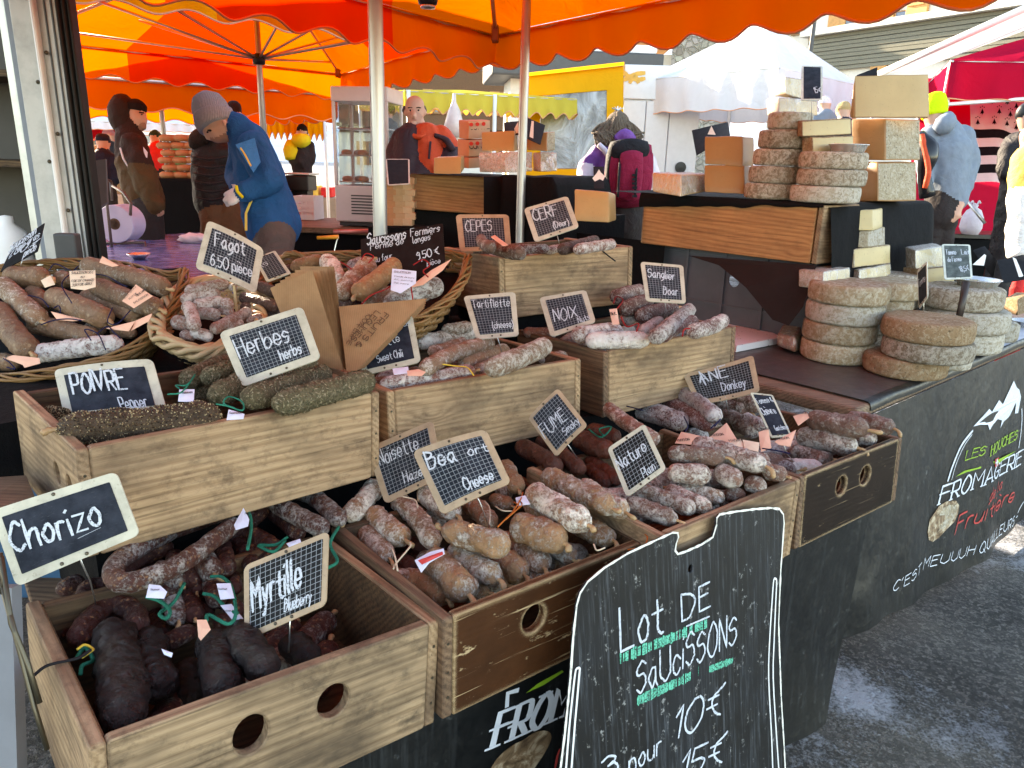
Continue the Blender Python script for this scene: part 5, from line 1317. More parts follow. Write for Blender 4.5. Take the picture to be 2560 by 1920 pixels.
def _wheel(label, c, z, r, th, mat, group):
    SEED[0] += 1; sd_ = SEED[0]; b = th*.20
    prof = [(.0,0),(r*.5,0),(r*.85,0)]+[(r-b+b*math.sin(R(a)), b-b*math.cos(R(a))) for a in (20,45,70,90)]+[(r*1.006,th*.35),(r*1.008,th*.55)]+[(r-b+b*math.cos(R(a)), th-b+b*math.sin(R(a))) for a in (0,25,50,75)]+[(r*.85,th),(r*.6,th),(r*.3,th),(0,th)]
    def fn(p, a):
        k_ = 1+.03*noise.noise((math.cos(a)*1.3+sd_, math.sin(a)*1.3, 0))+.014*noise.noise((math.cos(a)*5+sd_, math.sin(a)*5, p.z*40))
        e = min(1, max(0, p.z/th))
        return Vector((p.x*k_, p.y*k_, p.z-.004*abs(noise.noise((p.x*9+sd_, p.y*9, 0)))*e))
    mb = MB(); mb.lathe(prof, 44, None, 0, fn)
    o = mb.build('round_cheese', mat, None, Tz(Vector((c.x,c.y,z)), rnd.uniform(0,6)), True)
    return tag(o, label, 'cheese', group)
GW = 'cheese wheels on the cheese table'
z0_up = 1.47
TA = stack('the four-high stack nearest the sausage crates', 'W', [(462,1002,.073,M_TOMME),(460,1003,.073,M_TOMME),(468,1022,.073,M_TOMMEW),(470,1045,.073,M_TOMME)], ZT+.003, GW, 860)
TB = stack('the pile of three at the front edge', 'W', [(958,1560,.066,M_TOMMEB),(1090,1730,.066,M_TOMMEG),(1065,1706,.072,M_TOMMEB)], ZT+.003, GW, 978)
stack('the lone pale one behind the front pile', 'W', [(1440,1762,.05,M_TOMMEW)], ZT+.003, GW, 900)
TC = stack('the shaded stack right behind the four-high stack', 'W', [(850,1300,.068,M_TOMMEG),(840,1290,.068,M_TOMMEG),(810,1255,.068,M_TOMME),(850,1296,.072,M_TOMME)], ZT+.003, GW, 762)
TD = stack('the grey stack under the farm tomme sign', 'W', [(1440,1978,.082,M_TOMMEW),(1385,1992,.086,M_TOMMEW),(1330,1920,.086,M_TOMMEG)], ZT+.003, GW, 778)
stack('the small low one at the table end', 'W', [(1900,2130,.082,M_TOMMEW)], ZT+.003, GW, 682)
stack('the dim stack at the back corner', 'W', [(960,1340,.07,M_TOMMEG),(960,1330,.07,M_TOMMEG),(980,1320,.07,M_TOMMEG),(985,1300,.07,M_TOMMEG)], ZT+.003, GW, 690)
def block(label, k, a, b, c, d, dl, dr, mats, ch=.004, name='cheese_block', cat='cheese', group='cut cheese blocks', bul=0., film=False, d4=None):
    """upright block with two visible faces: a,b,c = (x, ytop, ybottom) of the left, near and right upright edges; d depth at b"""
    V = []
    dd = (d+dl, d, d+dr); A = [dep(S(k,p[0],p[1]), q) for p, q in zip((a,b,c), dd)]; B = [dep(S(k,p[0],p[2]), q) for p, q in zip((a,b,c), dd)]
    if d4 is None: A.append(A[0]+A[2]-A[1]); B.append(B[0]+B[2]-B[1])
    bm = bmesh.new(); vt = [bm.verts.new(p) for p in A]; vb = [bm.verts.new(p) for p in B]
    def F4(vs, mi): f = bm.faces.new(vs); f.material_index = mi; return f
    F4([vt[0],vb[0],vb[1],vt[1]],0); F4([vt[1],vb[1],vb[2],vt[2]],1); F4([vt[2],vb[2],vb[3],vt[3]],0); F4([vt[3],vb[3],vb[0],vt[0]],1); F4([vt[3],vt[0],vt[1],vt[2]],2); F4([vb[0],vb[3],vb[2],vb[1]],2)
    bmesh.ops.recalc_face_normals(bm, faces=bm.faces[:])
    if ch: bmesh.ops.bevel(bm, geom=bm.edges[:], offset=ch, segments=2, affect='EDGES', profile=.5)
    bmesh.ops.subdivide_edges(bm, edges=[e for e in bm.edges if e.calc_length() > .06], cuts=3, use_grid_fill=True)
    cc = sum((v.co for v in bm.verts), Vector())/len(bm.verts)
    for v in bm.verts:
        v.co += Vector((noise.noise(v.co*14), noise.noise(v.co*14+Vector((5,0,0))), noise.noise(v.co*14+Vector((0,7,0)))))*.0028
    base = sum(B, Vector())/4
    me = bpy.data.meshes.new(name)
    for v in bm.verts: v.co -= base
    bm.to_mesh(me); bm.free()
    o = link(name, me, mats, None, Matrix.Translation(base))
    for p in me.polygons: p.use_smooth = True
    try: me.set_sharp_from_angle(angle=R(45))
    except Exception: pass
    tag(o, label, cat, group)
    if film:
        m2 = me.copy(); m2.materials.clear(); m2.materials.append(M_FILM)
        for v in m2.vertices: v.co = v.co*1.02+Vector((noise.noise(v.co*60), noise.noise(v.co*60+Vector((3,1,0))), noise.noise(v.co*60+Vector((0,4,2)))))*.003
        link('cling_film', m2, None, o, Matrix.Translation(base))
    return o
P_, PP, PO, RG, RT = M_PASTE, M_PASTEP, M_PASTEO, M_GRUY, M_TOMME
dA = depth(atz(S('W',725,858), ZT))
block('film wrapped pink wedge on top of the four-high stack', 'W', (458,105,235), (650,125,268), (856,88,232), dA+.02, .10, .10, [M_TOMMEW, PP, M_TOMMEW], film=True)
block('dark wrapped wedge lying beside the four-high stack', 'W', (285,610,700), (436,640,755), (480,548,740), dA+.12, .08, .10, [rind_mat('red brown rind', (.22,.09,.05), (.32,.15,.09), (.45,.33,.25), .3), M_TOMMEB, M_TOMMEB], .012, film=True)
# leaning wedges on the stack behind
dw = 3.02
block('topmost pale wedge of the leaning wedge pile', 'Y', (664,1232,1392), (945,1222,1394), (1028,1208,1372), dw, .0, .12, [PP, PP, RT])
block('second wedge from the top of the leaning wedge pile', 'Y', (675,1402,1540), (905,1400,1538), (1050,1362,1520), dw, .02, .12, [M_GRUY, M_TOMMEW, RT])
block('third wedge from the top of the leaning wedge pile', 'F', (1246,128,222), (1325,130,228), (1516,108,206), dw-.02, .06, .12, [M_TOMME, PP, RT])
block('bottom wedge of the leaning wedge pile, shining in film', 'F', (1288,235,312), (1352,238,318), (1516,206,292), dw-.02, .06, .12, [M_TOMME, PP, RT], film=True)
dD = depth(atz(S('W',1700,775), ZT))+.12
block('upper wedge beside the farm tomme sign', 'T', (272,990,1110), (330,1010,1120), (490,985,1110), dD, .1, .12, [M_TOMMEW, PP, M_TOMMEW], film=True)
block('lower wedge beside the farm tomme sign', 'T', (255,1110,1220), (375,1118,1238), (560,1100,1210), dD-.01, .1, .12, [M_TOMMEB, PP, M_TOMMEW])
block('yellow cheese triangle at the end of the table', 'W', (1920,330,470), (2040,402,505), (2116,410,500), depth(atz(S('W',2050,560), ZT)), .18, .10, [PP, P_, RT])
block('brown wedge at the far table end', 'T', (850,1295,1370), (935,1300,1395), (1010,1260,1370), 3.45, .12, .12, [M_TOMMEB, M_TOMMEB, M_TOMMEB])
# --- upper tier
zU = 1.47
def ustack(where, k, layers, z, yb, grp='cheese wheels on the high shelf'):
    return stack(where, k, layers, z, grp, yb)
zf = ustack('the short front pile on the high shelf', 'Y', [(256,812,.062,M_TOMMEW),(298,840,.062,M_TOMMEG),(294,830,.062,M_TOMMEG)], zU, 1168)
zl = ustack('the tall rear pile on the high shelf', 'C', [(880,1125,.062,M_TOMMEG),(893,1130,.068,M_TOMMEG),(905,1140,.066,M_TOMMEG),(920,1152,.072,M_TOMMEG),(952,1150,.066,M_TOMMEW)], zU, 952)
dU = depth(atz(S('Y',540,1168), zU))
block('lower pale wedge on the short front pile', 'Y', (350,610,752), (440,612,752), (784,600,735), dU+.05, .05, .08, [M_TOMMEB, PP, RT])
block('upper pale wedge on the short front pile', 'Y', (312,475,612), (352,478,610), (766,455,592), dU+.05, .05, .08, [M_TOMMEB, PP, RT])
dL = depth(atz(S('C',1000,950), zU))
block('film wrapped block on the tall rear pile', 'C', (985,470,552), (1042,465,548), (1230,480,550), dL+.06, .12, .06, [M_TOMMEB, PP, RT], film=True)
block('topmost film wrapped block of the tall rear pile', 'C', (1020,372,455), (1072,365,450), (1160,378,470), dL+.08, .12, .06, [M_TOMMEB, PP, RT], film=True)
dG = depth(atz(S('Y',1000,1155), zU))
block('bottom block of the three big gruyere blocks, rind facing out', 'Y', (812,818,1152), (985,820,1152), (1310,820,1148), dG+.02, .12, .10, [PO, RG, PO], .006)
block('middle block of the three big gruyere blocks', 'Y', (764,462,802), (1050,458,806), (1345,465,805), dG+.02, .10, .10, [PO, RG, PO], .006)
block('top block of the three, golden cut face to the front', 'Y', (750,420,452), (790,95,450), (1420,80,452), dG-.02, .02, .03, [PO, P_, P_], .006)
block('upper caramel block beside the tall rear pile', 'C', (690,650,782), (870,650,795), (925,655,790), dL+.1, .04, .12, [PO, PO, PO])
block('lower caramel block beside the tall rear pile', 'C', (690,788,915), (880,790,925), (915,792,920), dL+.1, .04, .12, [PO, PO, PO])
block('film wrapped half cheese at the left end of the high shelf', 'C', (438,822,915), (575,830,938), (748,828,905), dL+.12, .10, .16, [P_, RG, M_TOMMEW], .008, film=True)
block('golden block standing between the two wooden boxes', 'C', (68,900,1052), (235,915,1062), (268,925,1050), 3.35, .04, .10, [P_, P_, P_], .008)
# trays and knife
def tray(label, k, xl, xr, yb, yt, d, lum=False):
    a = dep(S(k,(xl+xr)/2,yb), d); r = pxlen((xr-xl)/KR[k][2], a)/2; h = pxlen((yb-yt)/KR[k][2], a)*.75
    c = a+Vector((a.x,a.y,0)).normalized()*r*.8
    e = tag(MB().lathe([(r*.8,0),(r*.82,.001),(r*.97,h),(r*1.04,h+.002),(r*1.04,h+.004),(r*.95,h+.001),(r*.8,.003),(0,.003)], 40, None, 0, lambda p, a_: Vector((p.x*(1+.012*math.sin(a_*20)), p.y*(1+.012*math.sin(a_*20)), p.z))).build('foil_tray', M_FOIL, None, Tz(c, 0), True), label, 'tray', 'foil tasting trays')
    m = MB()
    for i in range(7):
        p = Vector((rnd.uniform(-.5,.5)*r, rnd.uniform(-.5,.5)*r, .006)); s_ = r*.18
        m.box((-s_,-s_,0),(s_,s_,s_*.9), Tz(c, 0) @ Matrix.Translation(p) @ Matrix.Rotation(rnd.uniform(0,3),4,'Z'), .002)
    o = m.build('cheese_cubes', M_PASTEP, e); o['kind'] = 'stuff'
    return e
tray('foil tray of cubes on the short front pile', 'Y', 575, 892, 738, 662, dU-.03)
tray('foil tray on the grey stack under the farm tomme sign', 'W', 1675, 2002, 250, 182, dD-.1)
tray('foil tray beside the front pile holding a dark handled knife', 'W', 1600, 1812, 600, 540, dD-.25)
tray('foil tray of cheese pieces at the far table end', 'W', 2105, 2330, 568, 505, depth(atz(S('W',2200,568), ZT)))
kn = MB(); kd = dD-.28; kn.tube([dep(S('W',1760,200), kd), dep(S('W',1735,350), kd), dep(S('W',1700,505), kd)], [.012,.011,.010], 8, flat=CR, squash=1.3)
kf = tag(kn.build('knife', plain('dark brown handle', (.03,.018,.014), .4), None, None, True), 'dark handled cheese knife standing in the foil tray', 'knife')
m = MB(); m.box((-.011,-.001,-.05),(.011,.001,0), frame_from(CR, UP, dep(S('W',1698,503), kd))); m.build('blade', M_FOIL, kf)
# speckled cutting board at the rear left of the table
pb = [atz(S('F',*p), ZT+.03) for p in ((712,635),(950,590),(760,500),(560,530))]
mb = MB(); mb.add([Vector((p.x,p.y,ZT+.004)) for p in pb]+[Vector((p.x,p.y,ZT+.03)) for p in pb], [(3,2,1,0),(4,5,6,7)]+[(i,(i+1)%4,4+(i+1)%4,4+i) for i in range(4)])
tp = NT('speckled white board'); vv = tp.pos(); cc_ = tp.mix(tp.ramp(tp.vor(vv, 45, 0), [(.10,1.),(.16,0.)]), (.62,.60,.62), (.08,.05,.06)); M_SPECK = tp.done(tp.bsdf(cc_, .4))
tag(mb.build('cutting_board', M_SPECK), 'white speckled cutting board at the back of the cheese table', 'board')
bw = [atz(S('F',*p), ZT+.004) for p in ((2040,665),(2400,520),(2250,500),(2060,610))]
mb = MB(); mb.add([p for p in bw], [(0,1,2,3)]); tag(mb.build('paper_sheet', plain('grey white paper', (.42,.44,.50), .6)), 'pale paper sheet under the cheeses at the table end', 'paper')

# ------------------------------------------------------------------ high shelf: long pine box, grey crate, black cloth
BRp = dep(S('F',1130,212), 2.9); BLp = dep(S('C',388,1150), 3.5); BLp.z = BRp.z; zlb = BRp.z
ex_ = (BRp-BLp).normalized(); LB = (BRp-BLp).length; en = Vector((-ex_.y, ex_.x, 0));
if en.dot(Vector((BRp.x,BRp.y,0))) < 0: en = -en
HB = zU-.008-zlb
bx = empty('pine_box', BLp, 'long orange pine box under the high cheese shelf', 'box', 'long pine boxes')
Mx = frame_from(ex_, UP, BLp)
RX = Matrix.Rotation(R(90), 4, 'X'); sgn = 1 if (Mx.to_3x3().col[1]).dot(en) > 0 else -1
def bpanel(name, w, h, t, off, rot, mat, par, Mx=Mx): return panel(name, w, h, t, Mx @ Matrix.Translation(off) @ rot, mat, par, (), .003)
bpanel('front_panel', LB-.03, HB, .02, (0, sgn*.01, 0), RX, M_WOODO, bx)
bpanel('back_panel', LB-.03, HB, .02, (0, sgn*.29, 0), RX, M_WOODO, bx)
bpanel('end_panel', .30, HB, .022, (LB-.012, 0 if sgn > 0 else -.30, 0), Matrix.Rotation(R(90),4,'Z') @ RX, M_WOOD, bx)
bpanel('end_panel', .30, HB, .022, (.006, 0 if sgn > 0 else -.30, 0), Matrix.Rotation(R(90),4,'Z') @ RX, M_WOOD, bx)
m = MB(); m.box((.02, min(sgn*.02,sgn*.28), HB-.03),(LB-.03, max(sgn*.02,sgn*.28), HB-.012), Mx); m.build('lid_board', M_WOODO, bx)
# grey plastic crate propping it
g0 = atz(S('F',1000,520), ZT+.004)
gm_ = empty('plastic_crate', g0, 'dark grey plastic crate with a round hole under the pine box', 'crate')
Gx = frame_from(ex_, UP, Vector((BLp.x,BLp.y,ZT+.004))+en*.07+ex_*.02); sg = 1 if Gx.to_3x3().col[1].dot(en) > 0 else -1
hc = (LB*.52, .20); GH = zlb-ZT-.012
mb = MB(); mb.plate(rrect(LB-.06, GH, .01, 3, (LB-.06)/2, GH/2), [ell(hc[0], hc[1]*GH/.3, .026, .030, 18)], .006, Gx @ RX, .001); mb.build('wall', M_CRATEG, gm_)
for xx in (.0, .25, .5, .75, 1.):
    m = MB(); m.box((xx*(LB-.075),-.012 if sg > 0 else .004,0),(xx*(LB-.075)+.012,-.0035 if sg > 0 else .012,GH), Gx); m.build('rib', M_CRATEG, gm_)
for zz in (.01, .10, GH-.02):
    m = MB(); m.box((0,-.010 if sg > 0 else .004,zz),(LB-.06,-.0032 if sg > 0 else .010,zz+.008), Gx); m.build('rib', M_CRATEG, gm_)
m = MB(); m.box((0,sg*.02 if sg>0 else sg*.3,0),(LB-.06,sg*.3 if sg>0 else sg*.02,.01), Gx); m.build('floor', M_CRATEG, gm_)
for xx in (0, LB-.066):
    m = MB(); m.box((xx, min(sg*.004,sg*.3), .011),(xx+.006, max(sg*.004,sg*.3), GH), Gx); m.build('end_wall', M_CRATEG, gm_)
# draped black cloth as a height field over (along en, along -ex_)
def drape(name, label, org, ea, eb, la, lb2, fn, na=44, nb=44):
    mb = MB()
    for i in range(na+1):
        for j in range(nb+1):
            a, b = la[0]+(la[1]-la[0])*i/na, lb2[0]+(lb2[1]-lb2[0])*j/nb; p = org+ea*a+eb*b
            mb.v.append(Vector((p.x, p.y, fn(a, b))))
    for i in range(na):
        for j in range(nb): q = i*(nb+1)+j; mb.f.append((q, q+nb+1, q+nb+2, q+1)); mb.mi.append(0)
    return tag(mb.build(name, M_BLACK, None, None, True), label, 'cloth', 'black table cloths')
def sst(x): x = min(1, max(0, x)); return x*x*(3-2*x)
O2 = Vector((BRp.x, BRp.y, 0))
def fz(a, b):
    w_ = noise.noise((a*7, b*7, 3.))*.5+.5
    top = zU-.004-.004*w_
    # a: from the face inward (en), b: along -ex_ (away from the near end)
    d = max(0, -b+.0)              # beyond the near end
    d2 = max(0, a-1.05)
    z = top-(top-(ZT+.02))*sst(d/.10+max(0,d2)/.28)
    if d > 0: z += .05*w_*sst(d/.2)*math.sin(a*16+1)*.35
    return z
drape('black_cloth', 'black cloth over the high cheese shelf sloping down at its end', O2, en, -ex_, (.03, 1.55), (-.22, LB+.25), fz)
# edge of the cloth hanging over the top of the pine box
hg = MB(); nx = 40
for i in range(nx+1):
    s_ = i/nx; p = BLp+ex_*(LB*(s_)-.02*(1-s_)); drop = (.055*(1-s_)**1.2+.012+.012*noise.noise((s_*9,0,1)))
    for j in range(5):
        f = j/4; hg.v.append(Vector((p.x,p.y,zU-.002-drop*f))-en*(.004+.010*math.sin(f*2.6)))
    q = Vector((p.x,p.y,zU-.002))+en*.05; 
for i in range(nx):
    for j in range(4): a = i*5+j; hg.f.append((a, a+5, a+6, a+1)); hg.mi.append(0)
tag(hg.build('cloth_edge', M_BLACK, None, None, True), 'hem of black cloth drooping over the long pine box', 'cloth', 'black table cloths')
# black back cloth below the shelf
bc = MB(); p0 = Vector((BLp.x,BLp.y,0))-ex_*.5+en*.02; bcl = 1.9
for i in range(31):
    for j in range(9):
        s_ = i/30*.62; f = j/8; p = p0+ex_*s_-en*(.02*math.sin(s_*30)*f)
        bc.v.append(Vector((p.x,p.y,zlb+.01-(zlb-.02)*f)))
for i in range(30):
    for j in range(8): a = i*9+j; bc.f.append((a, a+9, a+10, a+1)); bc.mi.append(0)
tag(bc.build('black_drape', M_BLACK, None, None, True), 'black cloth hanging left of the grey plastic crate', 'cloth', 'black table cloths')
# flap in front of the grey crate
fl = [dep(S('F',*p), d) for p, d in (((460,165),3.28),((800,190),3.06),((1130,215),2.88),((1060,430),2.86),((985,530),2.88),((900,500),2.92),((760,330),3.02),((620,215),3.16))]
mb = MB(); mb.add(fl, [tuple(t) for t in geometry.tessellate_polygon([fl])]); tag(mb.build('cloth_flap', cloth_mat('dark brown cloth', (.018,.011,.010))), 'dark cloth flap slanting across the grey plastic crate', 'cloth', 'black table cloths')
# signs of the cheese table
sign('price_sign', 'upright slate with a price on the tall cheese pile', 'Y', [(348,15),(524,22),(524,304),(346,306)], dU+.06, M_FRAMEG, M_SLATEP, .10, [('15€','Y',455,255,514,250,48)], ('Y',[436,300,430,472],dU+.08))
sign('price_sign', 'pale green slate reading Tomme de Ferme', 'T', [(483,974),(653,977),(667,1177),(500,1184)], dD-.06, M_FRAMEG, M_SLATEG, .08, [('Tomme','T',508,1042,568,1040,30),('Lait','T',600,1040,646,1038,32),('de Ferme','T',518,1084,600,1080,28),('18,5€','T',592,1142,648,1134,32)])
sign('price_sign', 'slate turned edge on above the front cheese pile', 'T', [(340,1132),(399,1072),(403,1288),(351,1360)], [2.78,2.68,2.68,2.78], M_FRAMEG, M_SLATEP, .10, [('Tomme','T',352,1230,395,1190,34)], ('T',[378,1325,380,1440],2.74))
def flag(label, k, quad, d, clip=None):
    sign('price_flag', label, k, quad, d, None, M_SLATEK, .1, cat='sign', group='black price flags')
    o = bpy.data.objects[[x.name for x in bpy.data.objects if x.get('label') == label][-1]]
    if clip:
        P = [dep(S(k,*p), d*.985) for p in clip]; n_ = -CF*.002
        m = MB(); m.add(P+[p-n_ for p in P], [tuple(range(len(P))), tuple(range(2*len(P)-1, len(P)-1, -1))]); m.build('clip', M_WHITEP, o)
flag('black price flag beside the grey stack, white clip on it', 'T', [(668,1010),(740,985),(812,1075),(790,1180)], dD+.1, [(668,1095),(738,1032),(748,1040),(735,1100)])
flag('black price flag at the far right of the cheese table', 'T', [(812,1070),(972,1035),(990,1180),(850,1205)], 3.3, [(905,1050),(925,1060),(968,1160),(950,1190)])
flag('black price flag behind the caramel blocks', 'C', [(628,622),(800,582),(812,645),(650,742)], dL+.35, [(704,640),(722,600),(742,642)])
flag('dark card standing behind the top gruyere block', 'Y', [(810,95),(982,28),(990,320),(772,330)], dG+.35)
# ------------------------------------------------------------------ market canopies
def canopy(label, corners, apex, cols, side_cols, drop, hub=None, pole_r=.022, pole_z=None, nscal=9, amp=.045, ribs=True, name='market_canopy', ring=None, frac=.30):
    """corners ordered; cols[i] = kite at corner i; side_cols[i] = (roof, valance) of the side i->i+1"""
    n = len(corners); e = empty(name, (apex.x, apex.y, 0), label, 'canopy', 'market canopies')
    def roof(pts, mat, nm):
        # triangle fan patch subdivided so that the cloth sags a little
        mb = MB(); N = 7
        A, B, C = pts
        idx = {}
        for i in range(N+1):
            for j in range(N+1-i):
                a, b = i/N, j/N; c = 1-a-b; p = A*a+B*b+C*c
                sag = .035*27*a*b*c+.010*noise.noise(p*2.3)*min(1, 4*min(a+.08,b+.08,c+.08))
                idx[(i,j)] = len(mb.v); mb.v.append(p-UP*sag)
        for i in range(N):
            for j in range(N-i):
                mb.f.append((idx[(i,j)], idx[(i+1,j)], idx[(i,j+1)])); mb.mi.append(0)
                if j < N-i-1: mb.f.append((idx[(i+1,j)], idx[(i+1,j+1)], idx[(i,j+1)])); mb.mi.append(0)
        return mb.build(nm, mat, e, None, True)
    for i in range(n):
        a, b, pv = corners[i], corners[(i+1)%n], corners[i-1]
        p1, p2 = a.lerp(b, frac), a.lerp(b, 1-frac); q = a.lerp(pv, frac)
        roof((p1, p2, apex), side_cols[i][0], 'roof_panel')
        roof((a, p1, apex), cols[i], 'corner_panel'); roof((q, a, apex), cols[i], 'corner_panel')
        # valance in three sections, scalloped, with a bound hem
        d = b-a; L = d.length; nr = Vector((d.y, -d.x, 0)).normalized()
        hem = []
        S_ = 96
        def vp(s, f):
            p = a.lerp(b, s); ph = s*nscal
            bz = drop-amp+amp*(.5-.5*math.cos(2*math.pi*ph))
            wv = .020*f*math.sin(2*math.pi*ph+.7)+.014*f*noise.noise((s*14, i*3., 0))
            return p-UP*bz*f+nr*wv
        for (s0, s1, mat) in ((0, frac, cols[i]), (frac, 1-frac, side_cols[i][1]), (1-frac, 1, cols[(i+1)%n])):
            k = max(6, int(S_*(s1-s0))); mb = MB()
            for u in range(k+1):
                for w in range(5): mb.v.append(vp(s0+(s1-s0)*u/k, w/4))
            for u in range(k):
                for w in range(4): q0 = u*5+w; mb.f.append((q0, q0+5, q0+6, q0+1)); mb.mi.append(0)
            mb.build('valance', mat, e, None, True)
        mb = MB(); mb.tube([vp(u/S_, 1.) for u in range(S_+1)], .006, 5, False); mb.build('hem', M_HEM, e, None, True)
        mb = MB(); mb.tube([a-UP*.012+nr*-.012, b-UP*.012+nr*-.012], .013, 8); mb.build('edge_bar', M_ALU, e, None, True)
    if hub is not None:
        top = apex-UP*.02
        mb = MB(); mb.tube([Vector((hub.x,hub.y,0)), Vector((hub.x,hub.y,hub.z)), top], pole_r, 14); mb.build('pole', M_POLE, e, None, True)
        mb = MB(); mb.lathe([(pole_r*1.05,-.04),(pole_r*1.9,-.035),(pole_r*2.1,0),(pole_r*1.9,.03),(pole_r*1.05,.035)], 16, Matrix.Translation(hub)); mb.build('hub', M_BLACKP, e, None, True)
        if ribs:
            tg = []
            for i in range(n):
                tg.append(apex.lerp(corners[i], .86)); tg.append(apex.lerp(corners[i].lerp(corners[(i+1)%n], .5), .8)); tg.append(apex.lerp(corners[i].lerp(corners[(i+1)%n], .22), .7))
            for t_ in tg:
                mb = MB(); mb.tube([hub, t_-UP*.03], .009, 6); mb.build('rib', M_ALU, e, None, True)
            for i in range(n):
                mb = MB(); mb.tube([apex-UP*.05, corners[i]-UP*.02], .012, 6); mb.build('corner_rib', M_ALU, e, None, True)
                mb = MB(); c = corners[i].lerp(apex, .045)-UP*.035; mb.box((-.05,-.012,-.045),(.05,.012,.035), frame_from((apex-corners[i])*Vector((1,1,0)), UP, c), .006); mb.build('corner_bracket', plain('brown plastic', (.20,.09,.05), .5), e)
    return e
Fc = dep(S('S',1241,85), 4.5); Rc = dep(S('S',2600,-198), 2.10); Lc = dep(S('S',-395,-348), 2.0); Nc = Rc+Lc-Fc; Nc.z = 2.2  # out-of-view left and near corners stretched outward to shade the crates
ap1 = (Fc+Rc+Lc+Nc)/4; ap1.z = 2.86
CO, CD, CY = M_CORANGE, M_CRED, M_CYEL
canopy('orange scalloped canopy over the sausage stall', [Fc, Rc, Nc, Lc], ap1, [CO, CO, CO, CO], [(CO, CO), (CD, CD), (CO, CO), (CD, CD)], .205, None, ribs=False, nscal=9)
# its two front poles are telescopic legs that stand apart from the cloth
cp1 = bpy.data.objects['market_canopy']
def legpole(p, r, ztop, collar):
    mb = MB(); mb.tube([Vector((p.x,p.y,0)), Vector((p.x,p.y,collar)), Vector((p.x,p.y,collar)), Vector((p.x,p.y,ztop))], [r, r, r*.8, r*.8], 20); o = mb.build('leg', M_POLE, cp1, None, False); autosmooth(o, 40)
    mb = MB(); mb.lathe([(r*.85,-.045),(r*1.25,-.04),(r*1.3,.02),(r*1.1,.03),(r*.8,.03)], 20, Matrix.Translation((p.x,p.y,collar))); mb.build('collar', M_GREYP, cp1, None, True)
    mb = MB(); mb.lathe([(0,0),(.014,0),(.014,.02),(0,.022)], 12, frame_from(Vector((0,0,1)), Vector((1,-.3,0)), Vector((p.x+r*1.2,p.y,collar-.01)))); mb.build('knob', M_BLACKP, cp1, None, True)
legpole(dep(S('B',600,700), 2.5), .0245, 2.70, 2.62)
legpole(dep(S('B',1495,700), 3.6), .0215, 2.66, 2.345)
mb = MB(); cB = Fc.lerp(ap1, .06)-UP*.05; mb.box((-.05,-.02,-.05),(.05,.02,.04), frame_from((ap1-Fc)*Vector((1,1,0)), UP, cB), .008); mb.build('corner_bracket', plain('brown plastic', (.20,.09,.05), .5), cp1)
mb = MB(); mb.tube([Fc-UP*.03, ap1-UP*.03], .013, 8); mb.build('corner_rib', M_ALU, cp1, None, True)
mb = MB(); mb.tube([Rc-UP*.03, ap1-UP*.03], .013, 8); mb.build('corner_rib', M_ALU, cp1, None, True)
# lamp hanging under the canopy
lp_ = dep(S('B',908,15), 2.9); mb = MB(); mb.lathe([(0,.0),(.02,.002),(.036,.014),(.040,.03),(.040,.05),(.03,.055)], 18, Matrix.Translation(lp_-UP*.02)); lm_ = mb.build('hanging_lamp', M_BLACKP, None, None, True); tag(lm_, 'small round black lamp hanging under the red canopy cloth', 'lamp')
mb = MB(); mb.tube([lp_+UP*.03, Vector((lp_.x, lp_.y, 2.75))], .004, 6); mb.build('cable', M_BLACKP, lm_)
mb = MB(); mb.lathe([(0,-.003),(.028,-.001),(.03,.012)], 16, Matrix.Translation(lp_-UP*.02)); mb.build('lens', M_FOIL, lm_, None, True)
k2 = [Vector((-1.67,7.52,2.32)), Vector((-.04,5.55,2.46)), Vector((-2.34,3.98,2.52)), Vector((-3.75,6.0,2.36))]
h2 = dep(S('A',1590,362), 5.3); a2 = Vector((h2.x, h2.y, 3.0))
canopy('red and orange parasol canopy behind the man in blue', k2, a2, [CO, CO, CY, CO], [(CD, CO), (CD, CO), (CD, CO), (CD, CD)], .24, h2, .022, nscal=8)
k3 = [Vector((-1.78,7.85,2.16)), Vector((-3.95,6.3,2.16)), Vector((-5.7,8.4,2.16)), Vector((-3.5,10.0,2.16))]
h3 = dep(S('A',985,610), 7.); a3 = Vector((h3.x, h3.y, 2.65))
canopy('orange parasol canopy over the hooded man', k3, a3, [CO, CO, CO, CO], [(CO, CO), (CD, CO), (CO, CO), (CD, CO)], .26, h3, .022, nscal=7)

# ------------------------------------------------------------------ market truck on the left
tk = empty('market_truck', dep(S('A',350,1500), 2.5)*Vector((1,1,0)), 'market truck with scuffed aluminium door post and black rubber seals', 'truck')
dT = 2.5; eT = CR*Vector((1,1,0)); eT = Vector((eT.x,eT.y,0)).normalized(); fT = Vector((-eT.y,eT.x,0))
def tstrip(name, xa, xb, off, th, mat, z0=.55, z1=3.2, ch=.004):
    a = dep(S('A',xa,700), dT); b = dep(S('A',xb,700), dT); w = (b-a).length
    mb = MB(); mb.box((0,off,z0),(w,off+th,z1), frame_from(eT, UP, Vector((a.x,a.y,0))), ch); return mb.build(name, mat, tk)
M_TWHITE = metal_mat('scuffed white panel', (.44,.43,.40), .5, .5, .7); M_TWHITE.node_tree.nodes['Principled BSDF'].inputs['Metallic'].default_value = .1
tstrip('inner_frame', -60, 52, .12, .05, M_ALU)
tstrip('grey_strip', 88, 150, .03, .03, plain('blue grey painted steel', (.17,.19,.22), .5))
tstrip('door_post', 152, 284, .0, .05, M_TWHITE)
tstrip('white_panel', 288, 418, .012, .03, plain('white truck panel', (.50,.50,.49), .45, var=.15))
for x0 in (352, 392): tstrip('panel_groove', x0, x0+6, .006, .008, M_GREYP)
tstrip('drip_tube', 292, 318, -.022, .030, M_WHITEP, .9, 3.2, .008)
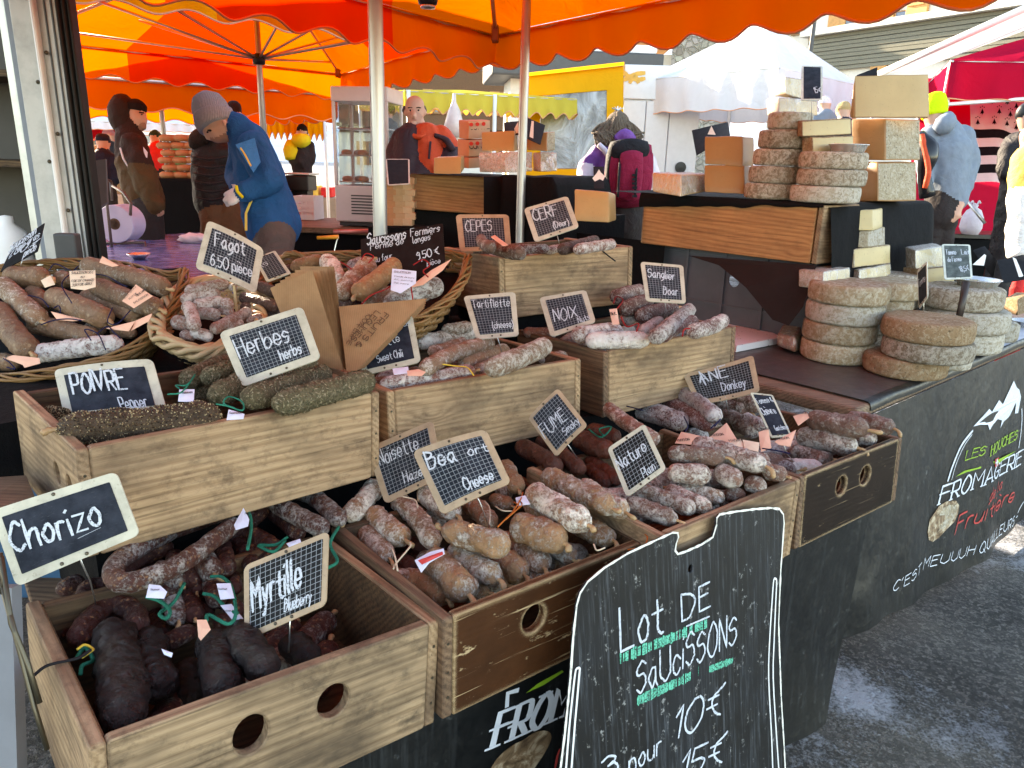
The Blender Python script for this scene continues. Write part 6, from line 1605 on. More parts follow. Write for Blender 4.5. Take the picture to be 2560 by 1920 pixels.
for i_, x0 in enumerate((424, 447, 470)): tstrip('rubber_seal', x0, x0+17, -.002+.012*i_, .05, M_BLACKR, .55, 3.2, .006)
for zz in (1.05,1.3,1.55,1.8,2.05,2.3):
    for xx in (262, 338):
        a = dep(S('A',xx,700), dT); m = MB(); m.lathe([(0,.006),(.005,.004),(.007,0)], 10, frame_from(eT, -fT, Vector((a.x,a.y,zz+(.09 if xx > 300 else 0)))-fT*.001)); m.build('rivet', M_RIVET, tk, None, True)
pa = dep(S('A',400,1372), 2.44); m = MB(); m.box((-.036,-.02,.55),(.036,.02,1.33), frame_from(eT, UP, Vector((pa.x,pa.y,0))), .006); m.build('black_post', M_GREYP, tk)
# body behind the post: floor, walls, roof, dark interior
a = dep(S('A',150,700), dT+.10); back = 1.35; Wd = 2.3
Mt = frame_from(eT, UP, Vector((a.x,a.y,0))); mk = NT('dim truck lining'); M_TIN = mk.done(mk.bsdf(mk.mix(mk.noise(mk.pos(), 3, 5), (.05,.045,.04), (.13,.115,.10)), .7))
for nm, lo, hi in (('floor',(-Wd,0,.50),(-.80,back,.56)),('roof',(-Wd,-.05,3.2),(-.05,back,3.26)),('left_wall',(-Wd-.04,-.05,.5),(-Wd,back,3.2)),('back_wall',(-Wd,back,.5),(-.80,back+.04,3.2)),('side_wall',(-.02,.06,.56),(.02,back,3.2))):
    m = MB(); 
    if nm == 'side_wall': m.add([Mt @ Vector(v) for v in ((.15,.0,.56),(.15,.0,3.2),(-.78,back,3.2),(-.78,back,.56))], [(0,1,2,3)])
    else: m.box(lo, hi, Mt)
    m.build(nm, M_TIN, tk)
for z_ in (1.12, 1.5, 1.9):
    m = MB(); m.box((-Wd+.1,back-.4,z_),(-.6,back-.02,z_+.03), Mt); m.build('shelf', M_INNER, tk)
m = MB(); m.box((-Wd,-.02,1.0),(.30,.10,1.07), Mt); m.build('sill', M_ALU, tk)
m = MB(); m.box((-Wd,-.01,.4),(.30,.06,.995), Mt); m.build('lower_skirt', M_BLACKP, tk)
for x_ in (-1.6, -.9):
    m = MB(); m.tube([Mt @ Vector((x_,.3,.28)), Mt @ Vector((x_,.52,.28))], .28, 20); m.build('tyre', M_BLACKR, tk)
# white canister and grey box inside
cj = dep(S('A',30,1330), 2.75); m = MB(); m.lathe([(.0,0),(.075,0),(.08,.02),(.08,.10),(.07,.14),(.075,.17),(.06,.22),(.025,.25),(.025,.275),(0,.28)], 20, Matrix.Translation((cj.x,cj.y,1.075)))
tag(m.build('plastic_canister', M_WHITEP, None, None, True), 'white plastic canister on the truck sill', 'canister')

# ------------------------------------------------------------------ service table with blue cloth, film roll stand
ZB = 1.0
def mottle():
    t = NT('blue mottled oilcloth'); v = t.pos(); n = t.noise(t.sc(v, 2.2, 5.5, 1), 4, 5, .6); c = t.ramp(n, [(.35,(.045,.09,.30)),(.5,(.12,.13,.34)),(.62,(.35,.28,.46)),(.72,(.5,.45,.6))])
    return t.done(t.bsdf(c, .22, t.bump(n, .1, .01), .5))
M_BLUEC = mottle()
bt = [atz(S('D',*p), ZB) for p in ((250,330),(470,150),(1300,95),(1900,300),(1550,460),(500,460))]
e = empty('service_table', Vector((bt[0].x,bt[0].y,0)), 'service table with a shiny blue and pink cloth behind the baskets', 'table')
n_ = len(bt); mb = MB(); mb.add(bt+[p-UP*.04 for p in bt], [tuple(range(n_))]+[(i,n_+i,n_+(i+1)%n_,(i+1)%n_) for i in range(n_)]); mb.build('tabletop', M_BLUEC, e)
for i in (1, 2, 3, 5):
    m = MB(); p = bt[i].lerp(sum(bt, Vector())/n_, .12); m.tube([Vector((p.x,p.y,0)), p-UP*.04], .02, 8); m.build('leg', M_ALU, e)
dR = depth(atz(S('R',330,1380), ZB))
rc = dep(S('R',320,1180), dR); rr = pxlen(172/3.6867, rc)
st = empty('film_roll', rc, 'fat roll of lilac plastic film on a metal stand', 'roll')
ax = (CF*Vector((1,1,0))+CR*.55*Vector((1,1,0))).normalized(); Mr = frame_from(CR, -ax, rc)
t = NT('lilac film'); v = t.obj(); rg_ = t.n('ShaderNodeTexWave', {'Vector': v, 'Scale': 40., 'Distortion': .3}, wave_type='RINGS', rings_direction='Z').outputs['Fac']
M_LIL = t.done(t.bsdf(t.mix(t.math('MULTIPLY', rg_, .35), (.55,.52,.72), (.44,.41,.62)), .35))
mb = MB(); mb.lathe([(rr*.30,.0),(rr*.95,.0),(rr,.005),(rr,-.0)], 40); 
mb = MB(); mb.lathe([(rr*.30,.002),(rr*.97,.002),(rr,-.004),(rr,-.17),(rr*.3,-.17)], 40); o = mb.build('film', M_LIL, st, Mr); autosmooth(o, 30)
mb = MB(); mb.lathe([(rr*.22,.004),(rr*.30,.004),(rr*.30,-.17),(rr*.22,-.17),(rr*.22,.004)], 24); mb.build('core', plain('brown cardboard', (.12,.07,.045), .8), st, Mr, True)
M_BAR = plain('brown painted metal bar', (.09,.06,.055), .4, .4)
def bars(name, paths, r, mat, par, k='R', d=dR):
    for p in paths:
        m = MB(); m.tube([dep(S(k,x,y), d+o_) for x, y, o_ in p], r, 8); m.build(name, mat, par, None, True)
bars('stand_bar', [[(245,770,-.06),(250,1000,-.06),(300,1460,-.06)],[(285,790,.14),(295,960,.14)],[(245,770,-.06),(285,790,.14)],[(300,830,.1),(400,890,0),(470,990,-.03),(465,1100,-.04)],[(10,1440,-.02),(90,1360,.05),(600,1350,.05),(610,1420,-.02)]], .009, M_BAR, st)
bb = MB(); c_ = atz(S('D',855,265), ZB); bb.lathe([(.03,0),(.055,.02),(.062,.028),(.06,.03),(.03,.008),(0,.006)], 24, Matrix.Translation(c_+UP*.002)); tag(bb.build('small_bowl', M_FOIL, None, None, True), 'small foil bowl on the blue cloth', 'bowl')
pk = dep(S('D',1190,140), dR+.25); mb = MB()
bmx = bmesh.new(); bmesh.ops.create_icosphere(bmx, subdivisions=3, radius=1)
for v in bmx.verts: q = v.co.copy(); v.co = Vector((q.x*.10, q.y*.06, q.z*.035))*(1+.35*noise.noise(q*2.2))
me = bpy.data.meshes.new('tissue'); bmx.to_mesh(me); bmx.free()
tag(link('paper_tissue', me, plain('pinkish white tissue', (.70,.60,.66), .8), None, Matrix.Translation(Vector((pk.x,pk.y,ZB+.03))), True), 'crumpled white tissue packet on the blue cloth', 'tissue')
gp = [dep(S('R',*p), 3.4) for p in ((92,600),(235,580),(250,980),(110,1080))]
mb = MB(); nn_ = (gp[1]-gp[0]).cross(gp[2]-gp[0]).normalized()*.012; mb.add(gp+[p+nn_ for p in gp], [(0,1,2,3),(7,6,5,4)]+[(i,4+i,4+(i+1)%4,(i+1)%4) for i in range(4)])
tag(mb.build('grey_panel', plain('grey plastic panel', (.12,.11,.115), .6)), 'grey plastic panel leaning beside the film roll', 'panel')

# ------------------------------------------------------------------ refrigerated display
dF = 4.4
M_PINKW = plain('white enamel', (.66,.62,.60), .35, .5, var=.04)
t = NT('display glass'); M_GLASS = t.done(t.n('ShaderNodeMixShader', {0: .14, 1: t.n('ShaderNodeBsdfTransparent', {0: (.93,.95,.95,1)}).outputs[0], 2: t.n('ShaderNodeBsdfGlossy', {0: (1,1,1,1), 1: .03}).outputs[0]}).outputs[0])
bP = atz(S('B',345,1385), 1.10); dF = depth(bP)
fe = empty('display_fridge', bP, 'white refrigerated glass display case on the far table', 'fridge')
top_h = (dep(S('B',335,548), dF)-bP).dot(UP)/1.0
Wf = pxlen(315/2.4578, bP)*1.08; Df = Wf*.95; HF = top_h
wx = (CR*Vector((1,1,0))).normalized(); wx = Matrix.Rotation(R(-8),3,'Z') @ wx; Mf = frame_from(wx, UP, bP); 
def fbox(name, lo, hi, mat, ch=.004): m = MB(); m.box(lo, hi, Mf, ch); return m.build(name, mat, fe)
zc = HF*.30
wx2 = .0
fbox('base_cabinet', (0,0,.03),(Wf,Df,zc), M_PINKW, .01); fbox('plinth', (.02,.02,0),(Wf-.02,Df-.02,.03), M_GREYP)
for x_ in (0, Wf-.022):
    for y_ in (0, Df-.022): fbox('corner_post', (x_,y_,zc),(x_+.022,y_+.022,HF-.10), M_PINKW)
hd_ = fbox('header', (-.004,-.004,HF-.10),(Wf+.004,Df+.004,HF), M_PINKW, .008)
for i_ in range(6):
    m = MB(); m.box((-.0065,.05+i_*.05,HF-.075),(-.0045,.085+i_*.05,HF-.03), Mf); m.build('header_icon', plain('dark icon print', (.10,.06,.09), .5), hd_)
for nm, lo, hi in (('glass_pane',(.022,.004,zc),(Wf-.022,.008,HF-.10)),('glass_pane',(.004,.022,zc),(.008,Df-.022,HF-.10)),('glass_pane',(Wf-.008,.022,zc),(Wf-.004,Df-.022,HF-.10)),('glass_pane',(.022,Df-.008,zc),(Wf-.022,Df-.004,HF-.10))): fbox(nm, lo, hi, M_GLASS, 0)
for i_ in range(3):
    sh_ = fbox('shelf', (.026,.026,zc+.02+i_*(HF-.12-zc)/3),(Wf-.026,Df-.026,zc+.03+i_*(HF-.12-zc)/3), M_FOIL)
    for q in range(5 if i_ < 2 else 0):
        m = MB(); p = Vector((.07+q*(Wf-.14)/4.3, .08+.09*(q%2), zc+.031+i_*(HF-.12-zc)/3)); m.lathe([(0,0),(.035,0),(.04,.012),(.03,.03),(0,.035)], 12, Mf @ Matrix.Translation(p)); m.build('small_cheese', M_TOMMEW if q%2 else plain('salmon cheese', (.55,.25,.13), .6), sh_, None, True)
for i_ in range(7):
    m = MB(); z_ = zc*.30+i_*.021; m.box((Wf*.30,-.003,z_),(Wf*.92,-.0008,z_+.009), Mf); m.build('vent_slot', M_GREYP, fe)
# table below the fridge, in dark wood
ft = bP-wx*.55-Vector((-wx.y,wx.x,0))*.12; m = MB(); m.box((0,0,1.05),(1.75,.85,1.092), frame_from(wx, UP, Vector((ft.x,ft.y,0))), .005)
fte = empty('back_table', Vector((ft.x,ft.y,0)), 'dark table carrying the display fridge', 'table'); m.build('tabletop', M_RIM, fte)
m = MB(); m.box((.03,.03,0),(1.72,.8,1.045), frame_from(wx, UP, Vector((ft.x,ft.y,0)))); m.build('dark_cloth', M_BLACK, fte)
# white slotted crate, scale, foil roll, orange handled tool
cr0 = atz(S('B',130,1350), 1.095); ce = empty('slotted_crate', cr0, 'white slotted plastic crate beside the display fridge', 'crate')
Mc = frame_from(wx, UP, cr0+wx*-.07); Wc = .18; Hc = .18
sl_ = [rrect(.022,.022,.003,2,.03+i*.034,.05+j*.04) for i in range(5) for j in range(3)]
m = MB(); m.plate(rrect(Wc,Hc,.006,3,Wc/2,Hc/2), sl_, .004, Mc @ Matrix.Rotation(R(90),4,'X'), .0006); m.build('front_wall', M_WHITEP, ce)
for lo, hi in (((0,.003,0),(.004,.2,Hc)),((Wc-.004,.003,0),(Wc,.2,Hc)),((0,.2,0),(Wc,.204,Hc)),((.004,.003,0),(Wc-.004,.2,.004))): m = MB(); m.box(lo, hi, Mc); m.build('wall', M_WHITEP, ce)
sc_ = atz(S('B',110,1160), 1.28); se = empty('weighing_scale', sc_, 'black weighing scale with a steel plate behind the man in blue', 'scale')
m = MB(); m.box((-.12,0,-.02),(.10,.22,.12), frame_from(wx, UP, sc_), .012); m.build('body', M_BLACKP, se)
m = MB(); m.box((-.14,-.01,.125),(.12,.24,.14), frame_from(wx, UP, sc_), .004); m.build('plate', M_ALU, se)
m = MB(); m.box((-.09,.05,-.18),(.07,.18,-.02), frame_from(wx, UP, sc_)); m.build('stand', M_BLACKP, se)
rl = [dep(S('B',x,y), dF-.25) for x, y in ((330,1425),(820,1412))]; m = MB(); m.tube(rl, .016, 12); tag(m.build('foil_roll', plain('pink foil', (.55,.16,.14), .25, .5, .3), None, None, True), 'pink shiny foil roll lying on the far table edge', 'roll')
hk = [dep(S('B',x,y), 3.6) for x, y in ((228,1462),(360,1455))]; m = MB(); m.tube(hk, [.008,.010], 10); ho = tag(m.build('saw_handle', plain('yellow orange handle', (.75,.33,.03), .4), None, None, True), 'yellow handled wire cheese cutter', 'tool')
m = MB(); m.tube(spline([dep(S('B',x,y), 3.6) for x, y in ((360,1455),(345,1490),(328,1573),(322,1640))], 4), .003, 6); m.build('wire', M_WIRE, ho)
kn0 = dep(S('B',715,1135), 3.9); sign('display_board', 'dark grey board in a pale frame beside the left pine box', 'B', [(648,978),(796,978),(798,1132),(662,1140)], 3.95, M_FRAMEG, M_SLATEK, .06, group=None)

# ------------------------------------------------------------------ left cheese group on black cloth
dl, dr = 4.15, 3.85
tl, tr, br, bl_ = dep(S('B',805,1082), dl), dep(S('B',1308,1075), dr), dep(S('B',1308,1312), dr), dep(S('B',812,1302), dl)
zb2 = (br.z+bl_.z)/2; zt2 = (tl.z+tr.z)/2; xl = Vector((tr.x-tl.x,tr.y-tl.y,0)); L2 = xl.length; xl.normalize(); b2 = empty('pine_box', Vector((tl.x,tl.y,zb2)), 'pine box in warm light behind the poles, cheeses on top', 'box', 'long pine boxes')
M2 = frame_from(xl, UP, Vector((tl.x,tl.y,zb2))); h2_ = zt2-zb2
panel('front_panel', L2, h2_, .02, M2 @ RX, M_WOODO, b2, (), .004); panel('back_panel', L2, h2_, .02, M2 @ Matrix.Translation((0,.3,0)) @ RX, M_WOODO, b2)
panel('end_panel', .31, h2_, .02, M2 @ Matrix.Translation((L2+.011,-.01,0)) @ Matrix.Rotation(R(90),4,'Z') @ RX, M_RIM, b2); panel('end_panel', .31, h2_, .02, M2 @ Matrix.Translation((-.011,-.01,0)) @ Matrix.Rotation(R(90),4,'Z') @ RX, M_RIM, b2)
m = MB(); m.box((0,.01,h2_-.02),(L2,.29,h2_-.004), M2); m.build('lid_board', M_WOODO, b2)
O3 = Vector((tl.x,tl.y,0))
def fz3(a, b):
    t_ = zt2+.004 if a < L2+.03 else zt2+.012
    d = max(0, a-.92); d2 = max(0, .012-b) if a < L2+.05 else max(0, -.02-b)
    n_ = noise.noise((a*8, b*8, 1.))
    z = t_-(t_-.25)*sst(d/.20)-(t_-.25)*sst(max(0, (-.02 if a > L2+.05 else .02)-b)/.07)*(1 if a > L2+.04 else .0)
    return z+.010*n_*sst((a-L2)/.1)
drape('black_cloth', 'black cloth over the left pine box falling to its right', O3, xl, Vector((-xl.y,xl.x,0)), (.0, 1.15), (-.11, .55), fz3)
m = MB(); m.box((-.15,.03,.02),(.95,.75,zb2-.006), frame_from(xl, UP, O3)); tag(m.build('cheese_counter', M_BLACK), 'black draped counter under the left pine box', 'table')
dQ = 4.0
block('golden block in front on the left pine box', 'B', (945,968,1068), (1112,960,1070), (1132,955,1040), dQ-.02, .03, .1, [P_, P_, P_])
block('large film wrapped wheel half on the left pine box', 'B', (1225,940,1058), (1380,935,1062), (1550,935,1052), dQ-.05, .06, .04, [M_TOMMEW, M_TOMMEW, RT], film=True)
block('film wrapped block behind the thin pole', 'B', (1555,938,1052), (1600,935,1055), (1702,938,1052), dQ-.05, .03, .04, [PO, M_TOMMEW, RT], film=True)
block('golden block on the wrapped wheel half', 'B', (1240,812,928), (1440,802,930), (1462,805,925), dQ, .03, .08, [P_, P_, P_])
block('orange block right of the thin pole', 'B', (1515,815,922), (1640,812,930), (1692,810,922), dQ, .03, .08, [PO, RG, PO])
M_PBOX = plain('orange cheese box', (.50,.20,.09), .6)
for i_, (y0, y1, lab) in enumerate(((738,850,'upper'),(855,958,'middle'),(962,1030,'bottom'))):
    o = block(f'{lab} printed cardboard cheese box of the stack', 'B', (1100+(-8 if i_ else 0),y0,y1), (1158,y0+6,y1+4), (1292,y0+2,y1-4), dQ+.12, .04, .12, [M_PBOX, plain('buff printed card', (.42,.28,.17), .7), M_PBOX], .002, 'cardboard_box', 'box', 'printed cheese boxes')
    sfp = plane_surf(frame_from(dep(S('B',1292,y0),dQ+.24)-dep(S('B',1158,y0),dQ+.12), -CF, dep(S('B',1158,y1),dQ+.108)))
    if i_ < 2:
        write('print', sfp, [('COMTE','B',1165,y0+62,1285,y0+55,34,dict(wt=.2,jit=0))], M_INK, o, lift=.004)['kind'] = 'stuff'
        for q in range(3):
            m = MB(); m.lathe([(0,.0),(.011,.0),(.011,.002),(0,.002)], 10, frame_from(CR, -CF, dep(S('B',1175+q*38,y0+28-q*2), dQ+.118+q*.03))); m.build('print_dot', M_RPRINT, o)
block('wrapped bundle below the thin pole', 'B', (1505,1165,1275), (1640,1150,1290), (1732,1160,1260), 3.7, .06, .1, [plain('peach cheese', (.60,.38,.25), .6), M_TOMMEW, M_TOMMEW], .02, film=True)
# small brick cheeses piled beside the fridge
mats_ = [plain('orange brick cheese', (.42,.20,.09), .7, bump=.4), plain('tan brick cheese', (.45,.28,.15), .7, bump=.4), plain('buff brick cheese', (.52,.36,.22), .7, bump=.4)]
q_ = 0; bm0 = None
for row in range(8):
    for colm in range(3):
        p = dep(S('B',672+colm*58+(row%2)*14,1385-row*36), 4.05)
        if bm0 is None:
            mbb = MB(); mbb.box((-.028,-.03,0),(.028,.03,.036), None, .004); bm0 = mbb.mesh('brick')
            for mm in mats_[:1]: bm0.materials.append(mm)
        me_ = bm0 if q_ % 3 == 0 else bm0.copy()
        if q_ % 3: me_.materials.clear(); me_.materials.append(mats_[q_ % 3])
        o = link('brick_cheese', me_, None, None, Tz(p, rnd.uniform(-.1,.1)))
        tag(o, f'{["left","middle","right"][colm]} brick cheese in row {["one","two","three","four","five","six","seven","eight"][row]} from the bottom beside the fridge', 'cheese', 'brick cheeses beside the fridge'); q_ += 1
m = MB(); pt_ = dep(S('B',740,1392), 4.05); m.box((-.16,-.06,.3),(.14,.5,pt_.z-.002), frame_from(wx, UP, Vector((pt_.x,pt_.y,0)))); tag(m.build('low_counter', M_BLACK), 'low dark counter under the pile of brick cheeses', 'table')
flag('left black price flag by the thin pole', 'B', [(1375,752),(1470,745),(1470,830),(1378,832)], dQ+.1, [(1440,790),(1462,750),(1468,825),(1448,825)])
flag('right black price flag by the thin pole', 'B', [(1522,725),(1630,770),(1600,890),(1518,852)], dQ-.06, [(1530,858),(1546,742),(1560,745),(1556,858)])
flag('black price flag before the rucksack', 'B', [(1925,1025),(1990,1025),(1992,1160),(1930,1160)], 3.5, [(1945,1065),(1960,1040),(1972,1060),(1998,1085),(1985,1110),(1965,1100),(1935,1115),(1920,1095)])
# ------------------------------------------------------------------ people: one continuous body each, grown from tapered limbs and fused by a voxel remesh
import numpy as np
def capsule(mb, a, b, ra, rb, n=14):
    d = b-a; L = d.length
    if L < 1e-5: d = Vector((0,0,1)); L = 1e-5; b = a+d*L
    t = d.normalized(); pts = []; rad = []
    for k in (80,60,40,20,0): pts.append(a-t*ra*math.sin(R(k))); rad.append(max(ra*math.cos(R(k)), ra*.12))
    for k in (0,20,40,60,80): pts.append(b+t*rb*math.sin(R(k))); rad.append(max(rb*math.cos(R(k)), rb*.12))
    mb.tube(pts, rad, n)
def person(label, k, d, caps, mats, voxel=.012, smooth_it=4, group=None, fold=1.):
    """caps: (x0,y0,off0,r0, x1,y1,off1,r1, region); pixels in crop k, off metres away from the viewer, r in crop pixels; y may be 'G' = ground"""
    sc = d/FPX/KR[k][2]; segs = []
    def P(x, y, o):
        if y == 'G': p = dep(S(k, x, 900), d+o); q = Vector((p.x, p.y, .05)); return q
        return dep(S(k, x, y), d+o)
    regs = list(mats)
    mb = MB()
    for c in caps:
        a = P(c[0], c[1], c[2]); b = P(c[4], c[5], c[6])
        if c[5] == 'G': b = Vector((a.x+(c[4]-c[0])*sc, a.y+c[6], .06))
        ra, rb = c[3]*sc, c[7]*sc
        capsule(mb, a, b, ra, rb); segs.append((a, b, ra, rb, regs.index(c[8])))
    me = mb.mesh('raw'); tmp = bpy.data.objects.new('tmp_body', me); COL.objects.link(tmp)
    md = tmp.modifiers.new('r', 'REMESH'); md.mode = 'VOXEL'; md.voxel_size = voxel; md.use_smooth_shade = True
    ms = tmp.modifiers.new('s', 'SMOOTH'); ms.factor = .5; ms.iterations = smooth_it
    dg = bpy.context.evaluated_depsgraph_get(); out = bpy.data.meshes.new_from_object(tmp.evaluated_get(dg))
    bpy.data.objects.remove(tmp); bpy.data.meshes.remove(me)
    nf = len(out.polygons); ce = np.empty(nf*3); out.polygons.foreach_get('center', ce); ce = ce.reshape(-1, 3)
    best = np.full(nf, 1e9); mi = np.zeros(nf, int)
    for (a, b, ra, rb, r_) in segs:
        A = np.array(a); D = np.array(b)-A; L2 = max(D@D, 1e-9); t = np.clip(((ce-A)@D)/L2, 0, 1)
        q = np.linalg.norm(ce-(A+t[:,None]*D), axis=1)-(ra+(rb-ra)*t)
        w = q < best; best[w] = q[w]; mi[w] = r_
    out.polygons.foreach_set('material_index', mi)
    skin_i = [i for i, r_ in enumerate(regs) if r_ in ('skin', 'beard', 'hair', 'glove')]
    nv = len(out.vertices); co = np.empty(nv*3); out.vertices.foreach_get('co', co); co = co.reshape(-1, 3); no = np.empty(nv*3); out.vertices.foreach_get('normal', no); no = no.reshape(-1, 3)
    cloth = np.ones(nv)
    for p in out.polygons:
        if mi[p.index] in skin_i:
            for i in p.vertices: cloth[i] = 0
    for i in range(nv):
        if cloth[i]:
            q = co[i]; a = noise.noise((q[0]*9+q[2]*4, q[1]*9, q[2]*7-q[0]*3)); b = noise.noise((q[0]*21, q[1]*21+3, q[2]*15))
            co[i] += no[i]*((1-abs(a)*2.2)*.010*fold+b*.004*fold)
    out.vertices.foreach_set('co', co.reshape(-1)); out.update()
    for p in out.polygons: p.use_smooth = True
    out.name = 'person'
    lo = min((s[1] for s in segs), key=lambda v: v.z)
    root = empty('person', Vector((segs[0][0].x, segs[0][0].y, 0)), label, 'person', group)
    o = link('body', out, [mats[r_] for r_ in regs], root)
    root['scale_px'] = sc
    return root, sc, lambda x, y, off=0: dep(S(k, x, y), d+off)
def knit(name, col):
    t = NT(name); v = t.obj(); w = t.n('ShaderNodeTexWave', {'Vector': v, 'Scale': 45., 'Distortion': 1.}, bands_direction='X').outputs['Fac']; n = t.noise(v, 90, 4)
    return t.done(t.bsdf(t.mix(n, tuple(x*.8 for x in col), tuple(x*1.15 for x in col)), .9, t.bump(t.math('ADD', w, n), .5, .006), .1))
def wear(name, col, sc=14., amt=.6, rough=.8):
    t = NT(name); v = t.pos(); n = t.noise(v, sc, 5, .6, .8); f = t.noise(v, 220, 3)
    return t.done(t.bsdf(t.mix(t.noise(v, 30, 4), tuple(x*.82 for x in col), tuple(min(1,x*1.15) for x in col)), rough, t.bump(t.math('ADD', n, t.math('MULTIPLY', f, .1)), amt, .03), .2))
M_SKIN = NT('skin'); _v = M_SKIN.pos(); M_SKIN = M_SKIN.done(M_SKIN.bsdf(M_SKIN.mix(M_SKIN.noise(_v, 18, 4), (.46,.24,.16), (.58,.34,.25)), .5, None, .35))
M_BEARD = plain('stubble skin', (.30,.16,.11), .7)
M_FLEECE = wear('blue fleece', (.012,.085,.24), 11., .7, .95); M_FLEECEP = wear('bright blue panel', (.03,.20,.52), 20., .4, .6)
M_TROUS = wear('grey brown trousers', (.10,.085,.078)); M_GLOVE = wear('white glove', (.70,.64,.66), 40., .4)
M_BRN1 = wear('dark brown fleece', (.030,.014,.011)); M_BRN2 = wear('olive brown fleece', (.075,.042,.018)); M_DKTR = wear('dark trousers', (.028,.022,.022))
M_PUFF = wear('black puffer', (.016,.014,.016), 9., .9, .55); M_NAVY = wear('navy coat', (.012,.014,.03)); M_ORJ = wear('bright orange jacket', (.55,.065,.022), 12., .5, .6); M_DKJ = wear('dark aubergine jacket', (.040,.022,.028), 12., .5, .6)
M_PURP = wear('purple jacket', (.15,.055,.26), 14., .6, .6); M_WHJ = wear('white jacket panel', (.62,.56,.62), 14., .4); M_GREYJ = wear('pale blue grey jacket', (.17,.21,.26), 8., .5, .7); M_NEON = knit('neon yellow knit', (.55,.72,.02)); M_GKNIT = knit('grey knit', (.27,.25,.27)); M_KKNIT = knit('black knit', (.018,.012,.012))
M_HAIRD = wear('dark hair', (.022,.012,.010), 60.); M_HAIRG = wear('grey brown hair', (.17,.125,.09), 60., 1.); M_HAIRB = wear('fair hair', (.45,.30,.14), 60.); M_BROWT = wear('brown trousers', (.12,.06,.03))
M_YEL = wear('yellow jacket', (.70,.60,.03)); M_REDJ = wear('red jacket', (.60,.03,.03)); M_WCOAT = wear('white coat', (.75,.72,.68)); M_YSC = wear('yellow scarf', (.75,.55,.12))
M_EYE = plain('eye white', (.6,.58,.55), .3); M_PUP = plain('dark iris', (.02,.015,.012), .2); M_LIP = plain('lips', (.36,.13,.10), .5)
def piece(root, name, pts, rad, mat, n=18, squash=1., flat=None, cap=True):
    m = MB(); m.tube(spline(pts, 4), None or rad, n, cap, 0, flat, squash) if False else None
    Q = spline(pts, 4); nq = len(Q)
    rr_ = [rad[min(len(rad)-1, int(i/(nq-1)*(len(rad)-1)))]+(rad[min(len(rad)-1, int(i/(nq-1)*(len(rad)-1))+1)]-rad[min(len(rad)-1, int(i/(nq-1)*(len(rad)-1)))])*((i/(nq-1)*(len(rad)-1)) % 1) for i in range(nq)]
    m = MB(); m.tube(Q, rr_, n, cap, 0, flat, squash); return m.build(name, mat, root, None, True)
def patch(root, name, pts, mat, th=.004):
    """thin stitched-on panel following given points"""
    m = MB(); nrm = -CF*th; m.add(pts+[p+nrm for p in pts], [tuple(t) for t in geometry.tessellate_polygon([pts])]+[tuple(len(pts)+i for i in t) for t in geometry.tessellate_polygon([pts])]+[(i,(i+1)%len(pts),len(pts)+(i+1)%len(pts),len(pts)+i) for i in range(len(pts))]); return m.build(name, mat, root)
def face(root, pt, sc, cx, cy, w, look=0.):
    """eyes, brows and mouth of a face turned to the viewer; w = face width in crop px"""
    for s_ in (-1, 1):
        p = pt(cx+s_*w*.21+look*w, cy, -w*sc*.43); m = MB(); m.lathe([(0,.0),(w*sc*.035,.001),(w*sc*.05,.002),(w*sc*.03,.004),(0,.005)], 10, frame_from(CR, -CF, p)); m.build('eye', M_PUP, root, None, True)
        a, b = pt(cx+s_*w*.10+look*w, cy-w*.13, -w*sc*.46), pt(cx+s_*w*.34+look*w, cy-w*.12, -w*sc*.40); m = MB(); m.tube([a, a.lerp(b,.5)+CU*w*sc*.03, b], w*sc*.026, 6); m.build('eyebrow', M_HAIRD, root, None, True)
    a, b = pt(cx-w*.15+look*w, cy+w*.50, -w*sc*.45), pt(cx+w*.15+look*w, cy+w*.50, -w*sc*.45); m = MB(); m.tube([a, a.lerp(b,.5)-CF*w*sc*.03, b], w*sc*.022, 6); m.build('mouth', M_LIP, root, None, True)

# 1 man in the blue fleece, stooping to the left
root, sc, pt = person('man stooping in a blue fleece, grey beanie and white glove', 'R', 3.55, [
 (1560,420,0,170, 1640,700,0,215,'blue'),(1640,700,0,215, 1745,1060,0,245,'blue'),(1745,1060,0,245, 1775,1190,0,250,'blue'),(1460,290,0,120, 1580,440,0,165,'blue'),(1400,240,0,85, 1460,290,0,115,'blue'),
 (1600,470,-.10,140, 1740,790,-.15,118,'blue'),(1740,790,-.15,118, 1500,895,-.17,78,'blue'),(1500,420,.13,120, 1440,740,.16,95,'blue'),(1440,740,.16,95, 1450,860,.0,70,'blue'),
 (1260,200,0,150, 1190,120,0,150,'skin'),(1215,300,0,88, 1290,330,0,82,'skin'),(1155,320,0,30, 1178,385,0,22,'skin'),(1178,385,0,24, 1205,395,0,20,'skin'),(1330,300,0,95, 1400,280,0,95,'skin'),(1235,395,0,30, 1265,402,0,34,'beard'),(1290,385,0,52, 1345,360,0,66,'beard'),(1325,235,-.075,26, 1335,265,-.08,18,'skin'),
 (1460,905,-.17,58, 1400,930,-.17,52,'glove'),(1400,930,-.17,48, 1350,960,-.17,34,'glove'),(1400,960,-.15,32, 1355,1005,-.15,22,'glove'),(1420,970,-.19,34, 1385,990,-.19,24,'glove'),(1420,880,-.14,36, 1345,910,-.12,26,'glove'),(1440,850,-.1,28, 1410,820,-.1,18,'glove'),
 (1790,1240,-.03,190, 1790,1500,-.05,160,'trous'),(1790,1500,-.05,160, 1760,'G',0,95,'trous'),(1760,1240,.14,180, 1700,1500,.18,150,'trous'),(1700,1500,.18,150, 1700,'G',.2,95,'trous')],
 {'blue':M_FLEECE,'skin':M_SKIN,'beard':M_BEARD,'glove':M_GLOVE,'trous':M_TROUS}, .0085, 3, fold=.8)
